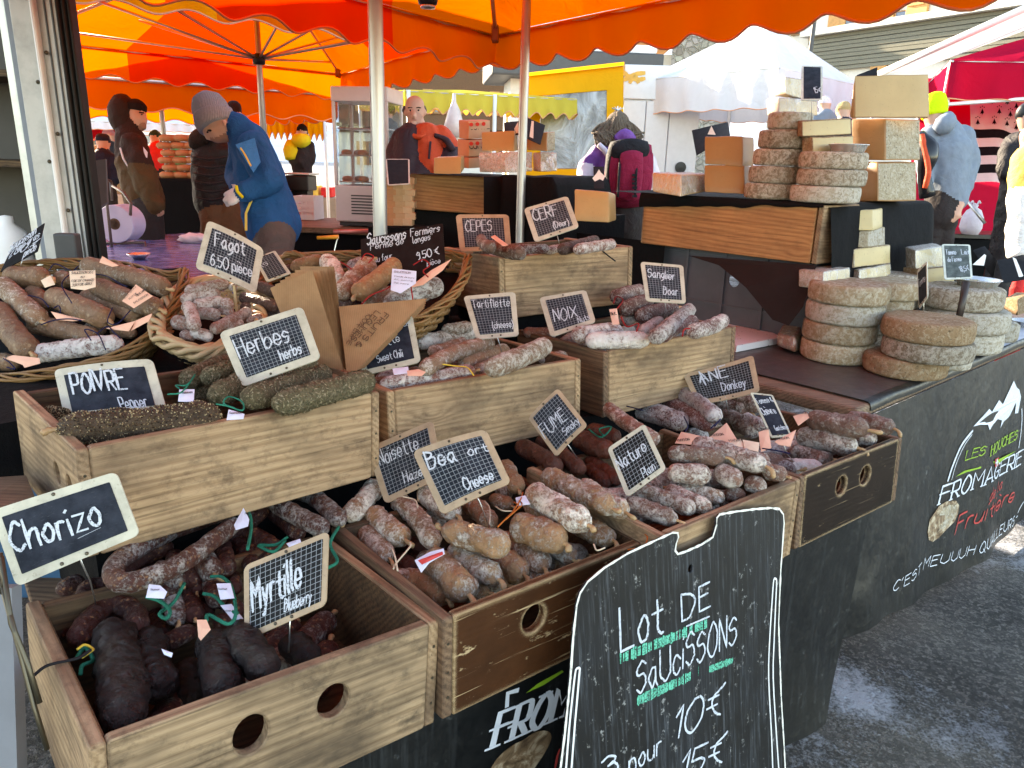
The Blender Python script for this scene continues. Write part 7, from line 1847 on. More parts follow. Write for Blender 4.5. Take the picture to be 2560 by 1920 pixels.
piece(root, 'beanie', [pt(1262,255),pt(1230,190),pt(1190,95),pt(1165,20),pt(1150,-35)], [176*sc,172*sc,160*sc,128*sc,40*sc], M_GKNIT, 26)
piece(root, 'beanie_cuff', [pt(1268,285),pt(1245,225),pt(1225,160)], [172*sc,188*sc,178*sc], M_GKNIT, 26)
patch(root, 'sleeve_pocket', [pt(1435,450,-.245),pt(1610,390,-.235),pt(1665,610,-.255),pt(1600,705,-.265)], M_FLEECEP)
m = MB(); m.tube([pt(1480,480,-.256),pt(1520,540,-.262),pt(1575,645,-.272)], .004, 6); m.build('zip', M_YSC, root)
m = MB(); m.tube([pt(1580,960,-.135),pt(1530,1080,-.145),pt(1530,1240,-.15)], .006, 6); m.build('pocket_zip', M_YSC, root)
m = MB(); m.tube([pt(1440,830,-.215),pt(1450,880,-.225),pt(1500,935,-.225)], .007, 8); m.build('glove_cuff', M_YEL, root)
m = MB(); m.lathe([(0,0),(.004,.001),(.005,.004),(0,.006)], 8, frame_from(CR,-CF,pt(1178,335,-.040))); m.build('eye', M_PUP, root)
m = MB(); m.tube([pt(1150,312,-.02),pt(1205,318,-.045)], .005, 6); m.build('eyebrow', M_HAIRD, root)
# 2 man in the brown hooded fleece, in profile to the right
root, sc, pt = person('bearded man in a brown hooded fleece, hand in pocket', 'R', 5.3, [
 (470,420,0,130, 500,620,0,150,'dark'),(500,640,0,155, 560,800,0,165,'brown'),(560,800,0,165, 600,980,0,170,'brown'),(440,330,0,95, 470,420,0,125,'dark'),
 (490,460,-.08,110, 560,640,-.12,105,'dark'),(560,660,-.12,105, 610,830,-.13,95,'brown'),(610,830,-.13,92, 700,1020,-.12,68,'brown'),(700,1020,-.12,50, 740,1070,-.1,36,'skin'),(470,470,.12,100, 560,780,.16,90,'brown'),(560,780,.16,85, 680,980,.1,60,'brown'),
 (520,170,0,88, 535,215,0,80,'skin'),(585,205,0,30, 604,214,0,15,'skin'),(560,255,0,55, 575,280,0,38,'beard'),(480,260,0,80, 460,340,0,90,'dark'),(575,150,0,30, 590,165,0,16,'skin'),(580,245,0,22, 598,248,0,12,'skin'),
 (620,1060,-.05,140, 640,1240,-.06,120,'trous'),(640,1240,-.06,120, 640,'G',0,75,'trous'),(600,1060,.1,130, 600,'G',.15,75,'trous')],
 {'dark':M_BRN1,'brown':M_BRN2,'skin':M_SKIN,'beard':M_BEARD,'trous':M_DKTR}, .010, 3)
piece(root, 'hood', [pt(430,320),pt(400,230),pt(400,140),pt(430,70),pt(470,30)], [90*sc,122*sc,135*sc,120*sc,55*sc], M_BRN1, 22)
piece(root, 'beanie', [pt(505,150),pt(510,95),pt(500,45)], [96*sc,100*sc,50*sc], M_KKNIT, 20)
m = MB(); m.tube([pt(370,480,-.17),pt(400,580,-.18),pt(445,650,-.17)], .006, 6); m.build('white_piping', M_WHJ, root)
patch(root, 'chest_panel', [pt(585,470,-.15),pt(625,520,-.15),pt(620,570,-.16),pt(595,560,-.16)], M_WHJ)
m = MB(); m.lathe([(0,0),(.005,.001),(.006,.004),(0,.006)], 8, frame_from(CR,-CF,pt(572,172,-.06))); m.build('eye', M_PUP, root)
m = MB(); m.tube([pt(545,150,-.068),pt(590,156,-.04)], .005, 6); m.build('eyebrow', M_HAIRD, root)
# 3 person in a black puffer behind the man in blue
root, sc, pt = person('person in a black quilted puffer jacket half hidden behind the blue fleece', 'R', 5.5, [
 (1180,540,0,140, 1200,720,0,165,'puff'),(1200,720,0,165, 1230,980,0,165,'puff'),(1330,560,.05,110, 1390,800,.05,95,'puff'),(1390,800,.05,95, 1350,960,-.05,70,'puff'),(1150,420,0,95, 1190,520,0,130,'puff'),
 (1280,320,0,95, 1250,380,0,95,'skin'),(1260,460,0,110, 1300,560,0,130,'puff'),(1260,1080,0,150, 1260,1300,0,130,'trous'),(1260,1300,0,130, 1260,'G',0,80,'trous'),(1400,1080,0,130, 1450,1280,0,120,'trous'),(1450,1280,0,120, 1440,'G',0,80,'trous')],
 {'puff':M_PUFF,'skin':M_SKIN,'trous':M_BROWT}, .014, 3)
piece(root, 'fur_hood', [pt(1080,470,-.05),pt(1090,410,-.08),pt(1150,370,-.1),pt(1200,390,-.1)], [70*sc,85*sc,85*sc,60*sc], M_HAIRD, 14)
for i_ in range(6):
    piece(root, 'quilt_seam', [pt(1030+i_*8,560+i_*75,-.16),pt(1200,585+i_*75,-.185),pt(1370,560+i_*75,-.14)], [.006,.009,.006], M_PUFF, 6)
piece(root, 'hair', [pt(1280,330,0),pt(1300,260,0),pt(1320,220,0)], [100*sc,108*sc,60*sc], M_HAIRD, 16)
# dark haired person behind
root, sc, pt = person('dark haired person behind the grey beanie', 'R', 6.6, [(1420,110,0,70, 1430,170,0,62,'hair'),(1440,190,0,60, 1450,260,0,60,'skin'),(1440,330,0,120, 1440,800,0,140,'coat'),(1440,800,0,140,1440,'G',0,90,'coat')], {'hair':M_HAIRD,'skin':M_SKIN,'coat':M_BRN1}, .016)
# 4 bald man in orange and dark jacket
root, sc, pt = person('bald man in an orange and dark ski jacket facing the stall', 'B', 5.2, [
 (828,650,0,60, 828,690,0,58,'skin'),(826,715,-.01,50, 824,738,-.02,42,'beard'),(845,755,.02,46, 850,800,.02,52,'skin'),(823,690,-.055,13, 822,712,-.075,14,'skin'),(770,688,.02,12, 768,704,.02,9,'skin'),(890,685,.02,13, 893,702,.02,10,'skin'),(824,756,-.045,18, 824,760,-.045,16,'skin'),
 (800,860,-.02,95, 790,1060,-.02,110,'dark'),(900,850,-.02,92, 920,1010,-.02,95,'orange'),(760,860,.02,75, 715,960,.02,70,'dark'),(715,960,.02,70, 740,1080,-.08,60,'dark'),(985,850,.02,78, 1040,910,.02,68,'orange'),(1050,930,.02,62, 1020,1040,-.08,56,'dark'),(850,822,-.03,46, 910,812,-.01,48,'orange'),(790,800,-.01,45, 775,830,.0,50,'dark'),
 (850,1080,0,120, 850,1250,0,115,'dark'),(810,1260,0,80, 810,'G',0,60,'dark'),(895,1260,0,80, 895,'G',0,60,'dark')],
 {'skin':M_SKIN,'beard':plain('shaven skin',(.40,.22,.16),.6),'dark':M_DKJ,'orange':M_ORJ}, .0095, 2, fold=.45)
face(root, pt, sc, 826, 678, 120)
for s_ in (-1, 1): piece(root, 'short_hair', [pt(826+s_*60,650,.02),pt(826+s_*63,680,.03),pt(826+s_*56,700,.05)], [.008,.016,.008], wear('short grey hair',(.12,.10,.09),60.), 8)
piece(root, 'collar', [pt(798,800,-.05),pt(812,828,-.10),pt(850,842,-.12),pt(895,825,-.10),pt(905,795,-.04)], [.012,.016,.018,.018,.012], M_ORJ, 10)
m = MB(); m.tube([pt(925,870,-.135),pt(920,920,-.14),pt(915,975,-.135)], .008, 6); m.build('chest_zip', M_DKJ, root)
piece(root, 'shoulder_stripe', [pt(950,832,-.10),pt(985,842,-.10),pt(1025,865,-.09),pt(1062,925,-.08)], [.016,.016,.022,.026], M_DKJ, 8)
# 5 dark coat behind the thick pole
person('person in a navy coat mostly hidden by the thick pole', 'B', 5.9, [(655,690,0,38, 655,715,0,38,'skin'),(660,650,0,42,665,670,0,46,'hair'),(665,790,0,60, 680,900,0,70,'coat'),(680,900,0,70, 680,1080,0,75,'coat'),(720,820,0,34, 730,960,0,32,'coat'),(680,1080,0,70,680,'G',0,55,'coat')], {'coat':M_NAVY,'skin':M_SKIN,'hair':M_HAIRD}, .016)
# 6 woman with the rucksack, from behind
root, sc, pt = person('woman with wavy grey hair in a purple ski jacket seen from behind', 'C', 5.4, [
 (275,590,0,58, 275,640,0,55,'hair'),(275,690,0,45, 285,720,0,60,'purple'),(250,760,0,85, 270,930,0,95,'purple'),(340,770,0,80, 340,930,0,85,'white'),(190,740,-.02,55, 135,800,-.02,48,'purple'),(135,800,-.02,46, 110,900,-.12,38,'white'),(400,760,.02,45, 440,850,.02,40,'white'),
 (300,930,0,110, 300,1060,0,105,'dark'),(260,1060,0,60, 260,'G',0,45,'dark'),(340,1060,0,60, 340,'G',0,45,'dark')], {'hair':M_HAIRG,'purple':M_PURP,'white':M_WHJ,'dark':M_DKTR}, .013, 3)
hm = MB(); rg = random.Random(3)
for i_ in range(150):
    a = rg.uniform(-1,1); x0 = 275+a*52; y0 = 545+abs(a)*28
    x1 = 275+a*105+rg.uniform(-12,12); y1 = rg.uniform(640,690)
    hm.tube(spline([pt(275+a*12,530,-.02),pt(x0,y0+6,-.085+abs(a)*.05),pt((x0+x1)/2+rg.uniform(-14,14),598,-.11+abs(a)*.06),pt(x1+rg.uniform(-16,16),632,-.105+abs(a)*.05),pt(x1+rg.uniform(-18,18),y1-12,-.10),pt(x1*.8+275*.2+rg.uniform(-22,22),y1+rg.uniform(0,22),-.11+rg.uniform(-.02,.03))], 3), rg.uniform(.005,.010), 5)
o = hm.build('hair', M_HAIRG, root, None, True); o['kind'] = 'stuff'
piece(root, 'hood', [pt(265,668,-.10),pt(310,645,-.12),pt(350,668,-.10)], [.03,.048,.03], M_PURP, 14)
for q in range(5):
    m = MB(); a = pt(275,527,-.06); m.tube([a, a+CR*.02*(q-2)+CU*(.03-.006*abs(q-2))], .004, 5); m.build('hair_clip_tooth', M_FOIL, root)
piece(root, 'shoulder_strap', [pt(185,690,-.13),pt(215,720,-.14),pt(238,770,-.10)], [.02,.02,.015], M_WHJ, 8)
M_RUCK = wear('crimson rucksack cloth', (.24,.012,.045), 16., .6); M_RUCKK = wear('black rucksack cloth', (.014,.014,.018), 16., .6)
rk = empty('rucksack', pt(325,950,-.25), 'crimson and black rucksack on the woman in purple', 'rucksack')
def sack(name, cx, cy, w, h, off, dpt, mat):
    bmx = bmesh.new(); bmesh.ops.create_cube(bmx, size=1); bmesh.ops.subdivide_edges(bmx, edges=bmx.edges[:], cuts=5, use_grid_fill=True)
    c = pt(cx, cy, off); 
    for v in bmx.verts:
        q = v.co*2; q = Vector((q.x*math.sqrt(max(0,1-q.y*q.y*.28-q.z*q.z*.22)), q.y*math.sqrt(max(0,1-q.x*q.x*.3-q.z*q.z*.3)), q.z*math.sqrt(max(0,1-q.x*q.x*.22-q.y*q.y*.25))))
        v.co = c+CR*q.x*w*sc/2+UP*q.z*h*sc/2+CF*q.y*dpt/2
    me = bpy.data.meshes.new(name); bmx.to_mesh(me); bmx.free(); return link(name, me, mat, rk, None, True)
sack('main_bag', 325, 835, 215, 290, -.25, .24, M_RUCK); sack('front_pocket', 335, 840, 110, 220, -.37, .10, M_RUCK); sack('top_flap', 325, 735, 190, 110, -.30, .24, M_RUCKK); sack('side_panel', 235, 850, 45, 240, -.24, .2, M_RUCKK); sack('side_panel', 415, 850, 40, 230, -.24, .2, M_RUCK)
for x_ in (290, 372):
    m = MB(); m.tube(spline([pt(x_,730,-.38),pt(x_-8,820,-.425),pt(x_-14,940,-.40)], 4), .009, 6); m.build('compression_strap', M_RUCKK, rk, None, True)
for i_ in range(6):
    m = MB(); m.box((-.016,-.004,-.008),(.016,.004,.008), frame_from(CR, UP, pt(356,835+i_*20,-.43))); m.build('daisy_loop', M_RUCKK, rk)
m = MB(); m.lathe([(0,.006),(.012,.005),(.014,0)], 14, frame_from(CR, -CF, pt(366,785,-.425))); m.build('badge', M_GREYP, rk, None, True)
# 7 pale grey jacket and neon beanie
root, sc, pt = person('person in a pale grey hooded jacket and neon yellow beanie from behind', 'T', 6.0, [
 (440,200,0,62, 445,240,0,58,'skin'),(500,330,0,100, 520,430,0,125,'jacket'),(520,430,0,128, 508,690,0,104,'jacket'),(600,340,0,72, 650,480,.02,58,'jacket'),(650,480,.02,56, 625,610,.0,46,'jacket'),(625,610,0,46, 590,720,-.06,42,'jacket'),(585,740,-.08,30, 565,800,-.1,24,'skin'),(575,790,-.1,13, 530,825,-.1,9,'skin'),(575,800,-.1,12, 545,832,-.1,9,'skin'),(580,805,-.1,12, 560,835,-.1,9,'skin'),(585,770,-.1,12, 597,815,-.1,9,'skin'),(420,340,0,70, 385,480,-.02,55,'jacket'),(385,480,-.02,50,390,600,-.1,42,'jacket'),
 (500,690,0,100, 480,800,0,95,'trous'),(450,800,0,60, 430,'G',0,48,'trous'),(520,800,0,60, 510,'G',0,48,'trous')], {'skin':M_SKIN,'jacket':M_GREYJ,'trous':M_DKTR}, .013, 3, fold=.6)
piece(root, 'beanie', [pt(440,218),pt(440,150),pt(442,95),pt(440,75)], [70*sc,74*sc,58*sc,20*sc], M_NEON, 20)
piece(root, 'hood', [pt(450,305,-.1),pt(490,272,-.13),pt(515,245,-.12),pt(525,212,-.08)], [.045,.075,.072,.04], M_GREYJ, 18)
piece(root, 'side_bag', [pt(350,320,-.2),pt(400,400,-.24),pt(400,470,-.24),pt(380,560,-.2),pt(400,690,-.15)], [.04,.075,.07,.045,.06], plain('glossy black bag', (.01,.01,.012), .2), 14)
piece(root, 'orange_strap', [pt(365,325,-.27),pt(405,520,-.3),pt(395,600,-.28),pt(385,640,-.26)], [.022,.02,.022,.018], M_ORJ, 8)
# 8 dark person at the edge, 9 white coat
person('person in black at the right edge beside the striped flag', 'T', 6.2, [(985,230,0,50, 990,270,0,45,'skin'),(985,190,0,55,985,205,0,55,'cap'),(940,400,0,90, 930,540,0,95,'coat'),(880,420,-.02,50, 860,540,-.05,45,'coat'),(1000,400,0,90,1010,600,0,100,'coat'),(940,600,0,90,940,'G',0,55,'coat')], {'skin':M_SKIN,'cap':M_BLACKP,'coat':M_PUFF}, .015)
root, sc, pt = person('person in a white coat and yellow scarf at the very right edge', 'T', 4.6, [(1010,330,0,60,1010,370,0,55,'skin'),(1000,480,0,90, 985,640,0,95,'scarf'),(985,650,0,95, 965,850,0,85,'coat'),(965,850,0,85, 960,1010,0,80,'coat'),(950,1010,0,35, 940,1180,0,30,'trous'),(940,1180,0,30,940,'G',0,30,'trous'),(1040,1010,0,35,1040,'G',0,30,'trous')], {'skin':M_SKIN,'scarf':M_YSC,'coat':M_WCOAT,'trous':M_REDJ}, .014)
# distant crowd
def extra(label, k, d, hx, hy, hr, mats, hat=None, lean=0):
    caps = [(hx,hy,0,hr, hx,hy+hr*.5,0,hr*.9,'skin'),(hx,hy-hr*.35,.0,hr*1.06, hx+lean*.2,hy-hr*.2,.03,hr*1.08,'hat'),(hx+lean,hy+hr*2.4,0,hr*1.5, hx+lean,hy+hr*5.2,0,hr*1.7,'coat'),(hx+lean-hr*1.6,hy+hr*2.5,0,hr*.8, hx+lean-hr*1.9,hy+hr*5.4,0,hr*.65,'coat'),(hx+lean+hr*1.6,hy+hr*2.5,0,hr*.8, hx+lean+hr*1.9,hy+hr*5.4,0,hr*.65,'coat'),(hx+lean-hr*.8,hy+hr*6,0,hr*.95, hx+lean-hr*.8,'G',0,hr*.6,'legs'),(hx+lean+hr*.8,hy+hr*6,0,hr*.95, hx+lean+hr*.8,'G',0,hr*.6,'legs')]
    return person(label, k, d, caps, dict(skin=M_SKIN, hat=mats[0], coat=mats[1], legs=M_DKTR), .02, 3, 'shoppers in the distance')
extra('shopper in a dark hood behind the hooded man', 'R', 8.2, 215, 430, 62, (M_NAVY, M_NAVY))
extra('fair haired shopper wearing sunglasses near the truck', 'R', 9.0, 155, 505, 42, (M_HAIRB, M_WHJ))
extra('shopper with a green cap and red jacket beside the parasol pole', 'R', 8.6, 690, 380, 48, (wear('dark green cap',(.02,.05,.03)), M_REDJ), None, 20)
extra('shopper in pink hat far left of the hooded man', 'R', 11., 265, 370, 50, (wear('pink hat',(.55,.2,.2)), M_PUFF))
extra('shopper in an orange coat under the far parasol', 'R', 10.5, 770, 440, 40, (M_KKNIT, M_ORJ))
extra('shopper in a green scarf beyond the orange bread stack', 'R', 11., 880, 445, 38, (M_KKNIT, wear('green coat',(.05,.3,.1))))
extra('shopper in a pale coat beyond the bread stack', 'R', 11.5, 960, 465, 36, (M_WHJ, M_WHJ))
root, sc, pt = extra('shopper in a black cap and yellow hood left of the fridge', 'R', 7.5, 2045, 330, 50, (M_KKNIT, M_DKTR))
piece(root, 'yellow_hood', [pt(1985,395,-.06),pt(2040,412,-.10),pt(2100,395,-.06)], [.05,.075,.05], M_YEL, 12)
piece(root, 'yellow_sleeve', [pt(1968,440,-.02),pt(1952,510,-.04),pt(1948,590,-.04)], [.075,.085,.06], M_YEL, 12)
extra('shopper in a white bobble hat behind the high cheeses', 'Y', 7.5, 545, 340, 50, (M_WHJ, M_GREYJ))
extra('fair haired shopper behind the top gruyere block', 'Y', 7.2, 700, 400, 58, (M_HAIRB, M_NAVY))
# ------------------------------------------------------------------ neighbouring stalls
def pq(k, *pts): return [dep(S(k, x, y), d) for x, y, d in pts]
CW = M_CWHITE
NC, LC, RC, PK = pq('C', (1045,318,8.), (395,378,9.6), (1440,335,9.5), (975,95,9.8)); LC.z = RC.z = NC.z
w_t = canopy('white pop-up tent with a pointed roof behind the cheeses', [NC, RC, RC+LC-NC, LC], PK, [CW]*4, [(CW, CW)]*4, .42, None, ribs=False, name='white_tent', amp=.02, nscal=5)
for c in (NC, RC, LC, RC+LC-NC):
    m = MB(); p = c.lerp((RC+LC)/2, .03); m.tube([Vector((p.x,p.y,0)), Vector((p.x,p.y,c.z))], .028, 8); m.build('leg', M_WHITEP, w_t, None, True)
CC = M_CRIMSON
rN, rR, rL, rP = pq('C', (1865,285,6.8), (2900,250,6.6), (1735,375,9.2), (2700,40,8.6)); rL.z = rR.z = rN.z
r_t = canopy('crimson pop-up tent with white legs at the right edge', [rN, rR, rR+rL-rN, rL], rP, [CC]*4, [(CC, CC)]*4, .34, None, ribs=False, name='crimson_tent', amp=.012, nscal=4)
for c in (rN, rL):
    m = MB(); p = c.lerp((rR+rL)/2, .02); m.box((-.025,-.025,0),(.025,.025,c.z-.02), Matrix.Translation((p.x,p.y,0)), .004); m.build('leg', M_WHITEP, r_t)
for a, b in ((rN, rL), (rN, rR)):
    m = MB(); m.tube([a-UP*.38, a.lerp(b,.5)-UP*.30, b-UP*.38], .016, 6); m.build('truss_bar', M_WHITEP, r_t)
wl_ = [dep(S('C',1740,400), 9.1), dep(S('C',2500,400), 8.6)]
m = MB(); m.add([Vector((wl_[0].x,wl_[0].y,0)), Vector((wl_[1].x,wl_[1].y,0)), Vector((wl_[1].x,wl_[1].y,rN.z+.1)), Vector((wl_[0].x,wl_[0].y,rN.z+.1))], [(0,1,2,3)]); m.build('back_wall', CC, r_t)
# black and white striped flag hung inside it
fd = 8.2; fq = pq('T', (650,68,fd), (1010,118,fd), (1010,630,fd), (690,600,fd))
M_FLAGW = fabric_mat('white flag cloth', (.74,.70,.70), (.6,.5,.5), .35); M_FLAGK = fabric_mat('black flag cloth', (.012,.010,.012), (.02,.01,.01), .1)
fe_ = empty('striped_flag', fq[3], 'black and white striped flag with ermine spots inside the crimson tent', 'flag')
def fpt(u, v): return fq[0]*(1-u)*(1-v)+fq[1]*u*(1-v)+fq[2]*u*v+fq[3]*(1-u)*v+CF*.04*math.sin(u*9+v*2)
def fband(nm, v0, v1, mat):
    m = MB()
    for i in range(13):
        for v in (v0, v1): m.v.append(fpt(i/12, v))
    for i in range(12): m.f.append((2*i, 2*i+1, 2*i+3, 2*i+2)); m.mi.append(0)
    m.build(nm, mat, fe_, None, True)
fband('white_field', 0, .40, M_FLAGW)
for i in range(6): fband('black_stripe' if i % 2 == 0 else 'white_stripe', .40+i*.1, .50+i*.1, M_FLAGK if i % 2 == 0 else M_FLAGW)
for rw in range(3):
    for cl in range(4):
        c = fpt(.13+cl*.22+(rw % 2)*.08, .07+rw*.12)-CF*.012; q = .045; m = MB()
        m.add([c+CU*q*.6, c+CR*q*.18+CU*q*.1, c+CR*q*.55-CU*q*.75, c+CR*q*.18-CU*q*.6, c-CU*q*.95, c-CR*q*.18-CU*q*.6, c-CR*q*.55-CU*q*.75, c-CR*q*.18+CU*q*.1], [(0,1,7),(1,2,3),(1,3,5,7),(3,4,5),(5,6,7)])
        for s_ in (-1,0,1): p = c+CU*q*(.85 if s_ else 1.1)+CR*s_*q*.45; m.add([p+CU*q*.18, p+CR*q*.18, p-CU*q*.18, p-CR*q*.18], [(0,1,2,3)])
        m.build('ermine_spot', M_FLAGK, fe_)
# stall counter under the crimson tent
cq = dep(S('T',640,700), 6.9); Mq = frame_from(CR*Vector((1,1,0)), UP, Vector((cq.x,cq.y,0)))
co = empty('market_counter', Vector((cq.x,cq.y,0)), 'black counter with a red side under the crimson tent', 'counter')
for nm, lo, hi, mt in (('counter_top',(-.25,0,1.0),(.75,.5,1.04),M_BLACKP),('dark_front',(-.2,.02,0),(.30,.45,.99),M_BLACK),('red_side',(.45,.02,0),(.95,.45,.99),plain('red panel', (.30,.012,.015), .5)),('stone_slab',(.33,-.03,.05),(.42,.0,.92),rind_mat('granite slab', (.2,.2,.18), (.4,.38,.33), (.5,.48,.42), .5))):
    m = MB(); m.box(lo, hi, Mq, .004); m.build(nm, mt, co)
bg_ = dep(S('T',710,605), 6.85); m = MB(); m.lathe([(0,0),(.07,.0),(.095,.06),(.09,.15),(.06,.21),(.02,.24),(.03,.27)], 14, Matrix.Translation((bg_.x,bg_.y,1.042)), 0, lambda p, a: p*(1+.12*noise.noise((math.cos(a)*2,math.sin(a)*2,p.z*20)))); bo = tag(m.build('plastic_bag', M_WHJ, None, None, True), 'knotted white plastic bag on the black counter', 'bag')
for s_ in (-1, 1): m = MB(); b_ = Vector((bg_.x,bg_.y,1.29)); m.tube(spline([b_, b_+CR*.02*s_+UP*.03, b_+CR*.03*s_+UP*.05, b_+CR*.045*s_+UP*.03], 4), .008, 6); m.build('handle', M_WHJ, bo)
fr_ = pq('T', (605,295,6.95), (660,292,6.95), (695,520,6.95), (640,530,6.95)); m = MB(); m.tube(fr_+[fr_[0]], .014, 6); fo = tag(m.build('picture_easel', M_WOODO), 'leaning wooden frame behind the pale grey jacket', 'frame')
st_ = pq('T', (630,710,6.5), (740,848,6.4)); m = MB(); m.tube(st_, .014, 8); tag(m.build('metal_rod', M_ALU, None, None, True), 'slanting metal rod before the black counter', 'rod')
# slanting white awning edge
aw = pq('C', (1520,352,10.5), (2260,20,8.5), (2260,130,10.), (1860,275,10.5), (1700,335,10.7)); e = empty('white_awning', Vector((aw[0].x,aw[0].y,0)), 'slanting white awning between the house and the crimson tent', 'awning')
m = MB(); m.add(aw, [tuple(t) for t in geometry.tessellate_polygon([aw])]); m.build('cloth', CW, e); m = MB(); m.tube([aw[0], aw[1]], .045, 8); m.build('edge_tube', M_WHITEP, e, None, True)
m = MB(); m.tube([Vector((aw[0].x,aw[0].y,0)), aw[0]], .03, 8); m.build('post', M_WHITEP, e)
# lime awning stall
ly = M_CLIME; la, lb3 = pq('B', (765,552,7.6), (1832,470,8.3)); lb3.z = la.z+.02; dv = Vector((-(lb3-la).y, (lb3-la).x, 0)).normalized()*2.0+UP*.10
le = canopy('yellow green scalloped awning beyond the bald man', [la, lb3, lb3+dv, la+dv], (la+lb3)/2+dv*.5+UP*.06, [ly]*4, [(ly, ly)]*4, .22, None, ribs=False, name='lime_awning', amp=.06, nscal=12)
for c in (la.lerp(lb3,.02), la.lerp(lb3,.5), la+dv, lb3+dv*.98): m = MB(); m.tube([Vector((c.x,c.y,0)), c], .022, 8); m.build('post', M_WHITEP, le, None, True)
le2 = empty('far_counter', Vector((la.x,la.y,0)), 'cluttered stall counter under the yellow green awning', 'counter'); ml = frame_from(lb3-la, UP, Vector((la.x,la.y,0)))
for lo, hi, mt in (((.2,.5,0),(3.4,1.1,.95),plain('beige board', (.36,.26,.17), .7)),((.2,.45,.95),(3.4,1.15,1.0),M_RIM),((1.9,.9,1.0),(2.7,1.3,2.0),plain('tan partition', (.40,.28,.14), .7)),((.4,.9,1.6),(1.9,1.3,1.65),M_GREYP),((.5,.7,1.0),(.9,1.0,1.35),M_WHITEP),((1.1,.7,1.0),(1.6,1.0,1.25),plain('green crate', (.12,.25,.05), .6)),((2.8,.7,1.0),(3.2,1.0,1.5),M_WHITEP)):
    m = MB(); m.box(lo, hi, ml, .01); m.build('stall_part', mt, le2)
hb = dep(S('B',1070,720), 7.4); m = MB(); m.lathe([(0,0),(.08,.02),(.10,.12),(.06,.26),(.02,.34),(.015,.42)], 12, Matrix.Translation(hb-UP*.2)); ho_ = tag(m.build('hanging_bag', plain('clear bag of red pouches', (.62,.50,.46), .3), None, None, True), 'clear bag with red contents hanging under the awning', 'bag')
# yellow tarpaulin booth with a clear window
yd = 8.6; ye = empty('yellow_booth', dep(S('B',1800,1040), yd)*Vector((1,1,0)), 'orange yellow tarpaulin booth with a crinkled clear window', 'booth')
M_YT = fabric_mat('orange yellow tarpaulin', (.78,.38,.02), (.6,.3,.02), .25)
def quadp(name, k, pts, d, mat, par, th=.02):
    P = [dep(S(k,*p), d) for p in pts]; m = MB(); n2 = CF*th; N_ = len(P); m.add(P+[p+n2 for p in P], [tuple(range(N_)), tuple(range(2*N_-1,N_-1,-1))]+[(i,N_+i,N_+(i+1)%N_,(i+1)%N_) for i in range(N_)]); return m.build(name, mat, par)
quadp('tarp_top', 'B', [(1500,470),(2110,405),(2110,545),(1500,595)], yd, M_YT, ye); quadp('tarp_side', 'B', [(1500,597),(1598,590),(1600,1035),(1500,1040)], yd, M_YT, ye); quadp('tarp_side', 'B', [(2008,552),(2110,546),(2110,1035),(2008,1035)], yd, M_YT, ye); quadp('tarp_bottom', 'B', [(1500,1042),(2110,1037),(2110,1600),(1500,1600)], yd, M_YT, ye)
t = NT('vinyl with painted reflections'); n = t.noise(t.sc(t.pos(), 1, 1, .6), 4, 6, .6, .6); M_VIN = t.done(t.bsdf(t.ramp(n, [(.36,(.14,.13,.11)),(.5,(.26,.25,.225)),(.64,(.40,.40,.39))]), .12, t.bump(n, .9, .1), .6))  # whitish reflections of the clear sheet are painted into its opaque colour
quadp('window', 'B', [(1601,592),(2007,553),(2007,1034),(1601,1034)], yd+.01, M_VIN, ye, .01)
m = MB(); P = [dep(S('B',x,y), d) for x, y, d in ((1490,472,yd-.05),(2115,402,yd-.05),(2115,380,yd+2),(1490,450,yd+2))]; m.add(P, [(0,1,2,3)]); m.build('roof', M_YT, ye)
# white box truck
td = 9.6; te = empty('white_truck', dep(S('C',480,820), td)*Vector((1,1,0)), 'white box truck with closed rear doors beside the yellow booth', 'truck')
M_TRK = plain('white truck paint', (.62,.63,.66), .4, .4, var=.05)
A_, B_ = dep(S('C',290,600), td), dep(S('C',665,600), td); wt_ = (B_-A_).length; Mk = frame_from(Vector((B_.x-A_.x,B_.y-A_.y,0)), UP, Vector((A_.x,A_.y,0)))
zt_ = dep(S('C',400,320), td).z
for nm, lo, hi in (('body',(0,.03,.5),(wt_,3.5,zt_)),('header',(0,-.02,zt_-.40),(wt_,.028,zt_)),('rear_door',(.02,-.005,.55),(wt_*.30,.028,zt_-.42)),('rear_door',(wt_*.31,-.005,.55),(wt_*.60,.028,zt_-.42)),('rear_door',(wt_*.61,-.005,.55),(wt_*.98,.028,zt_-.42))):
    m = MB(); m.box(lo, hi, Mk, .008); m.build(nm, M_TRK, te)
m = MB(); m.box((0,.6,.2),(wt_,3.3,.49), Mk); m.build('chassis', M_BLACKP, te)
for x_ in (.1, wt_-.35): m = MB(); m.tube([Mk @ Vector((x_,1.,.35)), Mk @ Vector((x_+.25,1.,.35))], .35, 18); m.build('tyre', M_BLACKR, te)
for p in ((wt_*.80,1.55),): m = MB(); m.lathe([(0,0),(.07,0),(.07,.03),(0,.035)], 16, Mk @ Matrix.Translation((p[0],-.006,p[1])) @ Matrix.Rotation(R(90),4,'X')); m.build('lock', M_BLACKP, te)
m = MB(); m.tube([Mk @ Vector((wt_*.93,-.03,1.0)), Mk @ Vector((wt_*.955,-.05,.8)), Mk @ Vector((wt_*.93,-.03,.62))], .014, 6); m.build('handle', M_BLACKP, te)
sf_ = plane_surf(Mk @ Matrix.Translation((0,-.024,0)) @ Matrix.Rotation(R(90),4,'X')); m = MB()
for pts in ([(305,345),(330,365),(365,352),(400,348)],[(305,380),(335,372),(370,380),(400,375)],[(335,390),(352,356),(372,390)]): ribbon(m, sf_, spline([sf_.to2(S('C',*p)) for p in pts], 5), .05, .002)
m.build('ornament_print', plain('gold print', (.65,.36,.06), .5), te)
